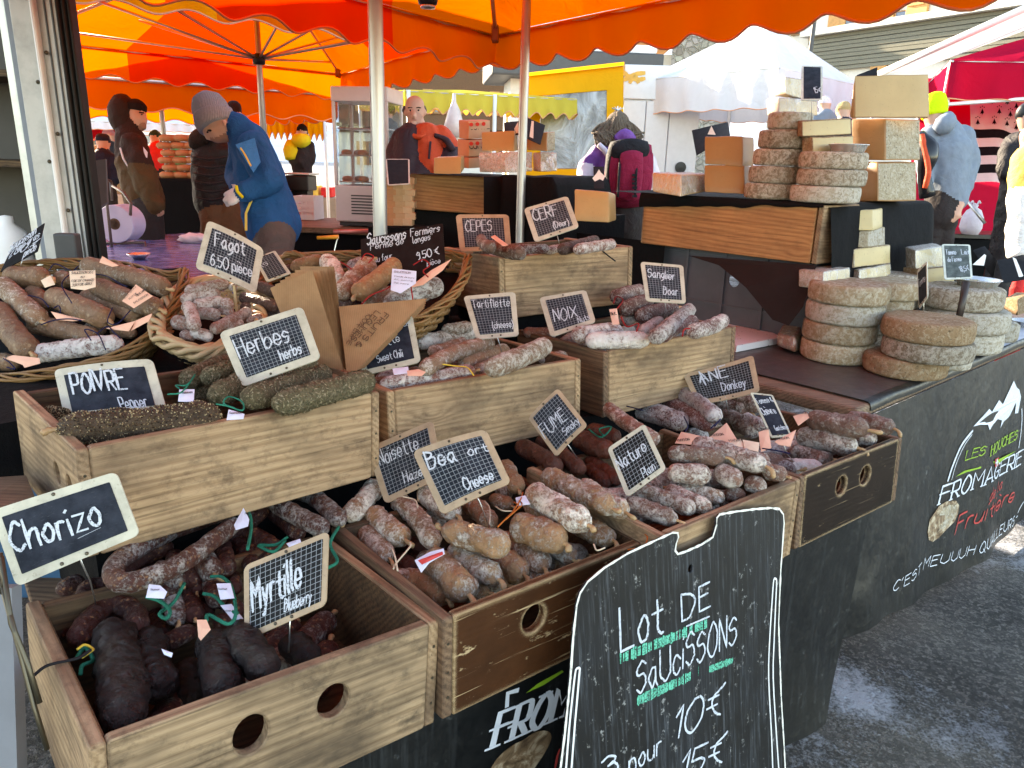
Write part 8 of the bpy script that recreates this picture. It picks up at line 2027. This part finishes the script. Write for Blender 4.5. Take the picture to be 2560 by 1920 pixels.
# left: tents and stalls beyond the parasols
qa = pq('A', (420,735,10.5), (1180,735,11.), (1500,620,14.), (300,600,14.)); 
for p in qa: p.z = qa[0].z
canopy('long white tent roof behind the hooded man', qa, (qa[0]+qa[1]+qa[2]+qa[3])/4+UP*.9, [CW]*4, [(CW,CW)]*4, .12, None, ribs=False, name='far_white_tent', amp=.01)
qb = pq('A', (430,760,13.), (745,760,13.), (745,745,15.), (430,745,15.)); 
for p in qb: p.z = qb[0].z
canopy('low red awning deep in the market', qb, (qb[0]+qb[2])/2+UP*.5, [CC]*4, [(M_REDJ,fabric_mat('red awning cloth',(.55,.01,.015),(.7,.01,.02),.4))]*4, .25, None, ribs=False, name='red_awning', amp=.01)
qc = pq('R', (1700,120,9.), (2250,100,9.3), (2250,30,11.3), (1700,40,11.)); qc[1].z = qc[0].z; qc[2].z = qc[3].z = qc[0].z+.4
canopy('sunlit yellow awning left of the fridge', qc, (qc[0]+qc[2])/2+UP*.35, [CY]*4, [(CY, CO)]*4, .34, None, ribs=False, name='yellow_awning', amp=.08, nscal=10)
for c in (qc[0], qc[1]): m = MB(); m.tube([Vector((c.x,c.y,0)), c], .02, 8); tag(m.build('awning_post', M_WHITEP, None, None, True), 'white post of the sunlit yellow awning, '+('left' if c is qc[0] else 'right'), 'post', 'yellow awning posts')
# bread and loaf stack in orange light, dark cloth table
be = dep(S('R',930,760), 6.7); bz = be.z; mt_ = empty('dark_table', Vector((be.x,be.y,0)), 'table in ribbed dark cloth carrying stacked flat loaves', 'table')
m = MB(); m.box((-.35,-.1,0),(.75,.6,bz), frame_from(CR*Vector((1,1,0)), UP, Vector((be.x,be.y,0))), .02); m.build('cloth', M_BLACK, mt_)
lm0 = None; q_ = 0
for row in range(6):
    for cl in range(3):
        p = be+CR*(-.10+cl*.12+(row % 2)*.03)+UP*(.003+row*.062)
        mb_ = MB(); mb_.lathe([(0,0),(.06,.0),(.078,.02),(.075,.042),(.05,.056),(0,.058)], 16, None, 0, lambda p_, a: Vector((p_.x*1.1,p_.y*.9,p_.z))*(1+.05*noise.noise((math.cos(a)*2+row,math.sin(a)*2+cl,0))))
        tag(mb_.build('flat_loaf', plain('orange brown crust', (.42,.17,.07), .7, bump=.6, bs=40.), None, Matrix.Translation(p), True), f'{["left","middle","right"][cl]} loaf in the {["bottom","second","third","fourth","fifth","top"][row]} layer of the loaf stack', 'bread', 'stacked flat loaves'); q_ += 1
# counters of the far left stalls so that the crowd stands among goods
for i_, (px_, d_, col_, lab) in enumerate((((330,560),10.,(.5,.3,.2),'low counter of goods beyond the truck'),((900,520),12.,(.55,.5,.45),'pale counter of goods under the far white tent'),((1750,470),10.5,(.3,.25,.2),'dark stall counter behind the yellow hood'))):
    p = dep(S('R',*px_), d_); m = MB(); m.box((-.9,0,0),(.9,.6,min(1.0,p.z)), frame_from(CR*Vector((1,1,0)), UP, Vector((p.x,p.y,0))), .02); o = m.build('goods_counter', plain('counter '+str(i_), col_, .7)); tag(o, lab, 'counter', 'far stall counters')
    for j_ in range(9): m = MB(); m.box((-.85+j_*.19,.05,min(1.,p.z)+.002),(-.70+j_*.19,.3,min(1.,p.z)+.05+.12*rnd.random()), frame_from(CR*Vector((1,1,0)), UP, Vector((p.x,p.y,0))), .01); m.build('goods', [M_ORJ,M_WHJ,M_YSC,M_REDJ,M_KRAFT][j_%5], o)

# ------------------------------------------------------------------ houses, kiosk, tree
M_RENDER = plain('white render', (.66,.63,.58), .85, .2, var=.06, bump=.15); M_SHUT = plain('orange stained shutter', (.52,.27,.10), .6, .3, var=.2); M_WIN = plain('dark window glass', (.03,.05,.10), .1, .6); M_WFR = plain('brown window frame', (.30,.16,.07), .6)
M_SNOWR = plain('roof snow', (.8,.82,.86), .7)
p0, p1 = dep(S('C',1000,420), 22.), dep(S('C',2600,420), 15.); p0.z = p1.z = 0; fx = (p1-p0).normalized(); Lh = (p1-p0).length; fy = Vector((-fx.y,fx.x,0))
he = empty('white_house', p0, 'white rendered house with orange shutters and grey timber cladding', 'house'); Mh = frame_from(fx, UP, p0); Hh = 8.5
m = MB(); m.box((0,.02,0),(Lh,7,Hh), Mh); m.build('wall', M_RENDER, he)
m = MB(); m.add([Mh @ Vector(v) for v in ((-.8,-1.2,Hh-.2),(Lh+.8,-1.2,Hh-.2),(Lh+.8,3.5,Hh+2.2),(-.8,3.5,Hh+2.2),(Lh+.8,8.2,Hh-.2),(-.8,8.2,Hh-.2))], [(0,1,2,3),(3,2,4,5),(0,3,5),(1,4,2)]); m.build('roof', M_SNOWR, he)
Sh_ = plane_surf(Mh @ Matrix.Rotation(R(90),4,'X'))
def hrect(name, k, x0, y0, x1, y1, mat, off, th, par=None, dy=0):
    a, b, c, d = [Sh_.to2(S(k,*p)) for p in ((x0,y0),(x1,y0+dy),(x1,y1+dy),(x0,y1))]
    xa, xb = min(a.x,d.x), max(b.x,c.x); za, zb = (c.y+d.y)/2, (a.y+b.y)/2
    m = MB(); m.box((xa,-off-th,za),(xb,-off,zb), Mh, .01); return m.build(name, mat, par or he)
for x0, y0, x1, y1 in ((1052,78,1098,168),(1118,70,1156,168),(1366,22,1434,138),(1606,50,1664,112)):
    w = hrect('window', 'C', x0, y0, x1, y1, M_WFR, .0, .06); hrect('pane', 'C', x0+7, y0+8, x1-7, y1-6, M_WIN, .062, .01, w)
for x0, y0, x1, y1 in ((1297,34,1364,152),(1438,14,1508,132),(1506,20,1592,118),(1668,0,1750,102),(1922,34,2100,64)):
    s_ = hrect('shutter', 'C', x0, y0, x1, y1, M_SHUT, .0, .09)
    for f in (.2, .78): hrect('shutter_bar', 'C', x0+3, y0+(y1-y0)*f, x1-3, y0+(y1-y0)*f+8, M_SHUT, .09, .03, s_)
hrect('shutter', 'C', 1492, 305, 1560, 350, M_SHUT, 0, .09)
# cladding band: planks one by one, following the sloping balcony line
za = Sh_.to2(S('C',1200,182)); zb_ = Sh_.to2(S('C',2100,52)); zc_ = Sh_.to2(S('C',1240,255)); xe0 = Sh_.to2(S('C',1195,200)).x
t = NT('grey timber plank'); v = t.shift(t.obj(), 3.); M_PLK = t.done(t.bsdf(t.mix(t.noise(t.sc(v, 1.2, 20, 20), 1.5, 6, .6), (.11,.105,.08), (.24,.23,.18)), .85, t.bump(t.noise(t.sc(v,2,60,60),1.,3), .3, .01)))
zt1 = za.y; zl1 = Sh_.to2(S('C',1760,296)).y; npl = 9; ph = (zt1-zl1)/npl
cl_ = MB()
for i in range(npl):
    m = MB(); z1_ = zt1-i*ph; m.box((xe0+i*.02,-.10-.018*(i%2),z1_-ph+.012),(Lh-.02,-.05,z1_), Mh, .006); m.build('cladding_plank', M_PLK, he)
m = MB(); m.box((xe0-.15,-.30,zt1+.004),(Lh,.0,zt1+.16), Mh, .01); m.build('balcony_sill', M_RENDER, he)
# stone house
q0 = dep(S('C',520,420), 24.); q1 = dep(S('C',755,420), 23.5); q0.z = q1.z = 0; sx_ = (q1-q0).normalized(); Ms = frame_from(sx_, UP, q0); Ls = (q1-q0).length
t = NT('rubble stone wall'); v = t.pos(); cell = t.vor(v, 5.5, 1); ed_ = t.n('ShaderNodeTexVoronoi', {'Vector': v, 'Scale': 5.5}, feature='DISTANCE_TO_EDGE').outputs[0]
M_STONE = t.done(t.bsdf(t.mix(t.ramp(ed_, [(.02,1.),(.07,0.)]), t.mix(.55, t.hsv(cell, .5, .12, .5), (.34,.30,.24)), (.52,.48,.40)), .9, t.bump(t.ramp(ed_, [(0,0.),(.12,1.)]), .8, .1)))
se_ = empty('stone_house', q0, 'rubble stone house wall left of the white tent peak', 'house'); m = MB(); m.box((0,0,0),(Ls,5,9.), Ms); m.build('wall', M_STONE, se_)
m = MB(); m.add([Ms @ Vector(v_) for v_ in ((-1.5,-1,5.2),(.1,-1,6.6),(.1,5,6.6),(-1.5,5,5.2))], [(0,1,2,3)]); m.build('lean_to_roof', M_SHUT, se_); m = MB(); m.add([Ms @ Vector(v_) for v_ in ((-.6,-1.2,9.),(Ls+.6,-1.2,9.),(Ls+.6,2.5,11.2),(-.6,2.5,11.2))], [(0,1,2,3)]); m.build('roof', M_SNOWR, se_)
m = MB(); m.box((-3.2,1,0),(-.02,5,5.), Ms); m.build('annex_wall', M_RENDER, se_)
# far chalets closing the view
def chalet(label, px, d, w, h, yaw, wall):
    p = dep(px, d); p.z = 0; M_ = Tz(p, yaw); e_ = empty('chalet', p, label, 'house', 'chalets beyond the market')
    m = MB(); m.box((-w/2,0,0),(w/2,8,h*.45), M_); m.build('stone_base', M_RENDER, e_); m = MB(); m.box((-w/2+.05,.05,h*.45+.003),(w/2-.05,8,h), M_); m.build('timber_wall', wall, e_)
    m = MB(); m.add([M_ @ Vector(v_) for v_ in ((-w/2-.9,-1.2,h-.4),(0,-1.2,h+w*.28),(0,9,h+w*.28),(-w/2-.9,9,h-.4),(w/2+.9,-1.2,h-.4),(w/2+.9,9,h-.4),(-w/2-.9,-1.2,h-.1),(0,-1.2,h+w*.28+.35),(w/2+.9,-1.2,h-.1),(-w/2-.9,9,h-.1),(0,9,h+w*.28+.35),(w/2+.9,9,h-.1))], [(0,1,2,3),(1,4,5,2),(6,7,10,9),(7,8,11,10),(0,1,7,6),(1,4,8,7)]); m.build('roof', M_SNOWR, e_)
    m = MB(); m.add([M_ @ Vector(v_) for v_ in ((-w/2,.02,h),(w/2,.02,h),(0,.02,h+w*.27))], [(0,1,2)]); m.build('gable', wall, e_)
    for i in range(3):
        for j in range(2):
            x = -w*.32+i*w*.32; z = h*(.18+.45*j); m = MB(); m.box((x-.5,-.06,z),(x+.5,.04,z+1.2), M_); wn_ = m.build('window', M_WFR, e_); m = MB(); m.box((x-.4,-.075,z+.1),(x+.4,-.062,z+1.1), M_); m.build('pane', M_WIN, wn_)
            for s_ in (-1, 1): m = MB(); m.box((x+s_*.78-.26,-.10,z),(x+s_*.78+.26,-.03,z+1.2), M_); m.build('shutter', M_SHUT, e_)
    m = MB(); m.box((-w/2,-1.2,h*.5),(w/2,-.02,h*.5+.15), M_); m.build('balcony', wall, e_)
M_TIMB = wood_mat('dark chalet timber', (.20,.10,.05), (.09,.045,.022), dirt_amt=.3)
chalet('brown timber chalet far beyond the bald man', S('B',1000,700), 40., 11, 6., .1, M_TIMB)
chalet('brown timber chalet far behind the hooded man', S('A',700,860), 38., 12, 6., .35, M_TIMB)
chalet('brown timber chalet far left behind the parasols', S('A',150,860), 34., 10, 6., .5, M_TIMB)
# kiosk roof and mast
kp = dep(S('B',1780,460), 14.); ke = empty('kiosk', Vector((kp.x,kp.y,0)), 'small kiosk with a dark flat overhanging roof', 'kiosk'); zk = kp.z
m = MB(); m.box((-1.5,-.6,zk-.1),(1.6,1.6,zk+.35), Tz(Vector((kp.x,kp.y,0)), .12), .03); m.build('roof', M_GREYP, ke); m = MB(); m.box((-1.4,-.5,zk+.352),(1.5,1.5,zk+.5), Tz(Vector((kp.x,kp.y,0)), .12), .05); m.build('roof_snow', M_SNOWR, ke); m = MB(); m.box((-1.1,0,0),(1.2,1.2,zk-.1), Tz(Vector((kp.x,kp.y,0)), .12)); m.build('wall', M_RENDER, ke)
mp = [dep(S('C',315,305), 15.), dep(S('C',292,60), 15.)]; m = MB(); m.tube([Vector((mp[0].x,mp[0].y,0)), Vector((mp[0].x,mp[0].y,mp[1].z+1.5))], .05, 8); tag(m.build('lamp_mast', M_GREYP, None, None, True), 'thin grey mast right of the pine tree', 'mast')
mp = dep(S('C',1200,200), 14.); m = MB(); m.tube([Vector((mp.x,mp.y,0)), Vector((mp.x,mp.y,7.5))], .04, 8); tag(m.build('drain_mast', M_GREYP, None, None, True), 'thin dark mast before the timber cladding', 'mast')
# pine dusted with snow
tp_ = dep(S('C',60,250), 40.); tb_ = Vector((tp_.x,tp_.y,0)); ztop = dep(S('C',55,95), 40.).z
pe = empty('pine_tree', tb_, 'dark pine tree dusted with snow above the kiosk roof', 'tree'); m = MB(); m.tube([tb_, tb_+UP*ztop*.6, tb_+UP*ztop], [.25,.14,.02], 10); m.build('trunk', M_TIMB, pe, None, True)
rg = random.Random(5); fol = MB(); sn = MB()
for i in range(34):
    z = ztop*(.25+.75*i/34); rad = (ztop-z)*.30+.15
    for j in range(9):
        a = rg.uniform(0,6.283); r_ = rad*rg.uniform(.7,1.1); dr_ = Vector((math.cos(a),math.sin(a),-.28)); b = tb_+UP*z
        for q in range(26):
            f = rg.uniform(.15,1); p = b+dr_*r_*f+Vector((rg.uniform(-1,1),rg.uniform(-1,1),rg.uniform(-.6,.4)))*.16; t2 = (dr_+Vector((rg.uniform(-.7,.7),rg.uniform(-.7,.7),rg.uniform(-.5,.3)))).normalized()*.20; w2 = t2.cross(UP).normalized()*.055
            (sn if rg.random() < .28 else fol).add([p-w2, p+t2*.5-w2*.6, p+t2, p+w2], [(0,1,2,3)])
o = fol.build('crown', plain('pine needles', (.022,.045,.028), .8, var=.4), pe); o = sn.build('snow_dusting', M_SNOWR, pe); o['kind'] = 'stuff'
# ------------------------------------------------------------------ paper tags, strings and small clutter
def tagp(label, c, k, quad, lev, mat, lines=(), dd=None):
    P = [ppt(c, S(k,*p), lev) for p in quad] if dd is None else [dep(S(k,*p), dd) for p in quad]
    d0 = sum(depth(p) for p in P)/len(P)
    if dd is None: P = [dep(S(k,*p), d0*.985+(depth(q)-d0)*.45) for p, q in zip(quad, P)]
    n = (P[1]-P[0]).cross(P[2]-P[0]).normalized()
    if n.dot(CAMPOS-P[0]) < 0: n = -n
    m = MB(); N_ = len(P); cen = sum(P, Vector())/N_
    m.add([cen+n*.002]+P+[cen-n*.0006+n*.002]+[p-n*.0008 for p in P], [(0,1+i,1+(i+1)%N_) for i in range(N_)]+[(N_+1,N_+2+(i+1)%N_,N_+2+i) for i in range(N_)]+[(1+i,N_+2+i,N_+2+(i+1)%N_,1+(i+1)%N_) for i in range(N_)])
    o = tag(m.build('paper_tag', mat), label, 'tag', 'paper tags on the sausages')
    if lines:
        M_ = frame_from(P[1]-P[0], n, P[0]); sf = plane_surf(M_); write('print', sf, [(t_, *xy, dict(wt=.16, jit=0, wob=False)) for t_, *xy in lines], M_INK, o, lift=.0026)['kind'] = 'stuff'
    return o
tagp('cream tag reading Saucisson sec au foie de canard', BK_L, 'D', [(425,338),(585,332),(588,436),(568,440),(520,455),(435,445)], .07, M_TAGB, [('SAUCISSON SEC','D',440,362,575,356,16),('AU','D',495,386,520,385,14),('FOIE DE CANARD','D',440,412,578,404,15),('20% FOIE GRAS','D',445,438,565,426,16)])
tagp('salmon tag turned sideways on the long basket sausages', BK_L, 'D', [(835,420),(938,492),(822,566),(750,522)], .07, M_TAGP, [('FOIE DE CANARD','D',845,500,905,455,12),('AU FOIE','D',800,520,850,480,12),('SAUCISSON','D',828,545,915,490,12),('20% GRAS','D',770,515,840,440,12)])
for lab, q in (('salmon tag folded in the middle of the big basket',[(312,586),(525,638),(445,646),(350,638)]),('pointed salmon tag at the right of the big basket',[(650,690),(830,645),(790,708),(700,698)]),('salmon tag against the basket rim',[(805,705),(830,645),(935,598),(915,645)]),('salmon tag at the front rim of the big basket',[(22,872),(80,855),(240,872),(248,905),(150,932),(140,915)]),('salmon tag at the back of the big basket',[(610,285),(628,246),(730,305),(690,312)]),('grey tag between the left basket sausages',[(250,395),(310,365),(338,420),(275,440)])):
    tagp(lab, BK_L, 'D', q, .06, M_TAGP if 'grey' not in lab else M_TAGB, [('MAISON','D',q[0][0]+25,q[0][1]+8,q[1][0]-30,q[1][1]+4,12)] if 'folded' in lab or 'rim of' in lab else ())
tagp('white square label beside the pepper sausage', C5, 'D', [(1102,1066),(1195,1064),(1190,1142),(1094,1138)], .03, M_TAGW, [('Saucisson','D',1110,1100,1182,1096,15)])
tagp('white label on green string by the herb sausages', C5, 'D', [(1405,1188),(1502,1216),(1495,1245),(1392,1252)], .05, M_TAGW, [('Saucisson','D',1408,1225,1485,1222,14)])
for lab, q, mt, lv in (('white tag left of the curved chorizo loop',[(772,706),(830,712),(866,745),(850,780),(756,775)],M_TAGW,.02),('white tag in the middle of the chorizo crate',[(1122,702),(1195,700),(1215,778),(1142,785)],M_TAGW,.01),('white tag at the top end of the chorizo loop',[(1262,310),(1292,370),(1285,405),(1222,425),(1212,400)],M_TAGW,.06),('white tag behind the blueberry sign',[(1484,494),(1555,470),(1565,500),(1500,515)],M_TAGW,.03),('white tag low in the chorizo crate',[(1142,815),(1200,808),(1262,885),(1205,892)],M_TAGW,-.01),('pink tag above the blueberry sausages',[(1020,890),(1070,890),(1092,940),(1040,998),(1028,980)],M_TAGP,.0),('small white tag on the left blueberry sausage',[(836,1040),(895,1062),(888,1085),(850,1070)],M_TAGW,-.01)):
    tagp(lab, C1, 'G', q, lv, mt, [('Saucisson','G',q[0][0]+8,q[0][1]+38,q[0][0]+55,q[0][1]+38,11)] if mt is M_TAGW and 'small' not in lab else ())
lp2 = [cpt(C1, S('G',*p), -.13) for p in ((1380,960),(1560,920),(1700,1000),(1730,1060),(1560,1080))]; m = MB(); m.add(lp2, [tuple(range(5))]); tag(m.build('paper_wrapper', plain('lilac paper', (.30,.25,.36), .6)), 'crumpled lilac paper lying in the two-hole crate', 'paper')
tagp('red and white label tucked by the plump sausages', C2, 'H', [(680,985),(770,935),(858,912),(865,945),(770,1000),(720,1060)], .03, M_TAGW); tagp('red stripe label on the plump sausages', C2, 'H', [(700,985),(850,930),(856,948),(725,1010)], .036, M_RPRINT)
tagp('white tag under the orange elastics', C2, 'H', [(1300,600),(1360,585),(1390,640),(1310,650)], .05, M_TAGW)
for lab, q in (('salmon tag nearest the plain sign',[(980,418),(1012,360),(1110,382),(1062,425)]),('salmon tag with a round stamp beside the marbled sausages',[(1150,392),(1240,315),(1292,400),(1260,420)]),('cream tag in the middle of the end crate',[(1240,420),(1310,395),(1335,440),(1270,445)]),('salmon tag right of the cream tag',[(1320,400),(1405,415),(1400,462),(1330,445)]),('salmon tag beside the goat sausage wire',[(1400,362),(1450,345),(1465,440),(1412,462)]),('salmon tag under the chevre sign',[(1480,410),(1590,350),(1560,435),(1500,425)]),('pink tag at the back of the end crate',[(1574,282),(1640,262),(1662,285),(1600,330)])):
    tagp(lab, C4, 'I', q, .05, M_TAGP if 'cream' not in lab else M_TAGB, [('MAISON','I',q[0][0]+15,q[0][1]-4,q[0][0]+75,q[0][1]-10,12)])
tagp('white label by the sweet chili sign', C6, 'E', [(690,1085),(788,1072),(792,1112),(700,1122)], .04, M_TAGW); tagp('pink label by the sweet chili sign', C6, 'E', [(780,1098),(850,1088),(896,1105),(870,1130),(785,1128)], .045, M_TAGP)
tagp('white price label printed with a barcode in the farm basket', BK_R, 'E', [(690,470),(838,486),(835,560),(740,622),(680,602)], .09, M_TAGW, [('SAUCISSON','E',700,500,800,508,12),('Viande de porc','E',700,525,825,538,9),('Ail, poivre','E',700,545,815,556,9),('Sel, sucre','E',700,565,790,575,9)])
tagp('white speckled tag on the boar sausages', C7, 'F', [(48,445),(88,440),(102,522),(65,525)], .08, M_TAGB, [('SEC','F',58,480,88,478,14)]); tagp('pink tag on the pale patched sausage', C8, 'E', [(1295,275),(1320,264),(1402,325),(1370,332)], .06, M_TAGP)
tagp('tan paper flap at the rim of the farm basket', BK_R, 'E', [(790,590),(930,480),(1052,412),(1000,480),(880,570)], .07, M_TAGP)
def string(label, c, k, xy, lev, r, mat, cat='string', grp='strings on the sausages', jit=0, dd=None):
    P = [(ppt(c, S(k,xy[i],xy[i+1]), lev) if dd is None else dep(S(k,xy[i],xy[i+1]), dd))+UP*rnd.uniform(-.004,.004) for i in range(0, len(xy), 2)]
    m = MB(); m.tube(spline(P, 6), r, 6); return tag(m.build('string', mat, None, None, True), label, cat, grp)
Y = .0028
for lab, xy, lv in (('green yarn hanging from the top of the chorizo loop',[1180,305,1235,293,1288,330,1302,400,1284,522],.05),('green yarn curl behind the blueberry sign',[1478,480,1420,542,1352,522,1348,500,1430,498,1490,465],.02),('green yarn knot left of the chorizo tags',[760,772,830,800,882,852,862,882,828,852,900,790,955,700],.01),('short green yarn in the middle of the chorizo crate',[1050,765,1112,765,1180,830,1232,860],.0),('long looped green yarn beside the blueberry sign',[1088,662,1150,662,1200,720,1222,850,1182,905,1082,862,1070,905],.01),('green yarn trailing over the right wall of the two-hole crate',[1755,405,1712,500,1748,575,1700,612],.04),('green yarn tuft low left in the two-hole crate',[395,1090,440,1040,480,1090,430,1140,415,1170],-.03)):
    string(lab, C1, 'G', xy, lv, Y, M_YARN)
string('black cord lying over the left wall of the two-hole crate', C1, 'G', [170,1175,250,1130,400,1080,470,1040], .004, .0022, M_STRK); string('yellow black string beside the blueberry sausages', C1, 'G', [400,1050,440,1025,480,1030,470,1055,420,1075], -.01, .0018, M_STRY)
string('green string knot near the white square label', C5, 'D', [1030,1102,1120,1085,1200,985,1150,1050,1080,1030,1100,1060], .04, .0014, M_YARN); string('green string bow near the herb sausages', C5, 'D', [1330,1150,1400,1182,1490,1202,1485,1130,1405,1105,1375,1160,1440,1190], .055, .0014, M_YARN)
string('green string across the smoked sausages', C3, 'I', [545,345,610,380,660,340,600,350,620,385], .05, .002, M_YARN)
for i, xy in enumerate(([480,300,440,340,380,420,440,530],[300,330,340,300,420,330,470,340],[580,350,660,380,740,410,780,430],[330,560,360,545,372,590,350,600],[560,770,520,690,600,720,650,830],[690,560,660,640,720,660,800,570],[600,720,660,680,700,720,740,760],[170,480,210,500,260,510,300,560],[250,660,330,650,420,640,500,640],[20,870,60,900,90,930,40,920])):
    string(['navy string over the back of the big basket','navy string by the cream tag','navy string on the long basket sausage','navy string curl in the big basket','navy string by the floured sausage','navy string under the sideways tag','navy string by the pointed tag','navy string on the left basket sausages','navy string along the folded tag','navy string at the front rim'][i], BK_L, 'D', xy, .075, .0014, M_STRB)
for i, xy in enumerate(([500,420,530,380,575,400,545,430],[820,450,880,415,920,450,880,490,910,520],[500,690,560,640,650,600,690,580],[800,560,810,620,820,680],[440,470,400,440,370,430])):
    string(['red string at the top of the farm basket','red string loop behind the barcode label','red string under the ochre sausage','red string below the barcode label','red string at the left of the farm basket'][i], BK_R, 'E', xy, .085, .0017, M_STRR)
for i, xy in enumerate(([70,420,85,380,120,400,90,440],[110,490,140,530,200,520,190,560],[430,580,440,550,470,540])):
    string(['red string by the boar tag','red string among the boar sausages','red string on the right boar sausage'][i], C7, 'F', xy, .08, .0018, M_STRR)
for i, xy in enumerate(([1300,600,1340,640,1270,700,1190,770],[1290,620,1320,660,1240,730],[1345,560,1330,620,1280,690])): string(['long orange elastic by the cheese sign','short orange elastic by the cheese sign','orange elastic above the white tag'][i], C2, 'H', xy, .06, .0013, M_STRO)
for i, xy in enumerate(([650,870,655,900,620,950,560,1000,550,1030],[540,920,560,970,575,1040],[600,600,680,620,700,660],[1110,610,1140,670,1140,760],[1175,650,1220,690,1280,680],[1780,890,1800,920,1850,915])): string(['cream string from the pointed sausage','cream string by the brown crate wall','cream string under the hazelnut sign','cream string beside the cheese sign wire','cream string right of the cheese sign','cream string at the front rim of the brown crate'][i], C2, 'H', xy, .045, .0014, M_STRW)
for i, xy in enumerate(([1025,290,1045,330,1030,365],[1160,345,1210,290,1180,330],[700,220,820,250],[1420,440,1500,460,1560,470])): string(['navy string on the first marbled sausage','navy string on the second marbled sausage','navy string at the tip of the marbled sausages','navy string by the salmon tags'][i], C4, 'I', xy, .09, .0016, M_STRB)
string('yellow elastic around the floured sausage', C6, 'E', [1000,1070,1080,1060,1150,1085,1190,1120], .05, .0014, M_STRY); string('black cord hanging over the top crate', C8, 'E', [1870,350,1960,345,2020,390,2062,422], .05, .0022, M_STRK, dd=dcr(C8,'E',1960,345,.0)-.02)
string('orange elastic at the corner of the brown crate', C2, 'H', [2070,800,2110,840,2085,890,1990,920], .02, .0013, M_STRO)
# trestle at the left edge
tx = empty('trestle', dep(S('X',40,1600), .95), 'aluminium trestle leg and rods at the left edge', 'trestle')
m = MB(); P = [dep(S('X',x,y), .98) for x, y in ((-60,690),(62,690),(100,1900),(-30,1900))]; m.add(P+[p+CF*.02 for p in P], [(0,1,2,3),(7,6,5,4)]+[(i,4+i,4+(i+1)%4,(i+1)%4) for i in range(4)]); m.build('flat_bar', plain('dull grey steel', (.16,.17,.19), .5), tx)
for p in ([(8,520),(60,880),(150,1100),(215,1310)],[(0,640),(110,1040),(185,1330),(255,1560)],[(0,500),(20,640),(5,720)]):
    m = MB(); m.tube([dep(S('X',*q), .93) for q in p], .0032, 8); m.build('rod', M_RIVET, tx, None, True)
P = [dep(S('X',*p), d) for p, d in (((-120,100),1.35),((140,82),1.35),((185,190),1.2),((120,250),1.12),((-120,260),1.1))]; m = MB(); m.add(P+[p-UP*.03 for p in P], [tuple(range(5))]+[(i,5+i,5+(i+1)%5,(i+1)%5) for i in range(5)]); tag(m.build('table_plank', M_RIM), 'dark stained plank end behind the chorizo sign', 'plank')
tb2 = dep(S('X',90,40), 1.5); m = MB(); m.box((-.08,0,-.3),(.1,.2,.05), frame_from(CR, UP, tb2), .01); tag(m.build('plastic_tub', plain('blue plastic tub', (.02,.08,.16), .5)), 'blue plastic tub low behind the pepper crate', 'tub')
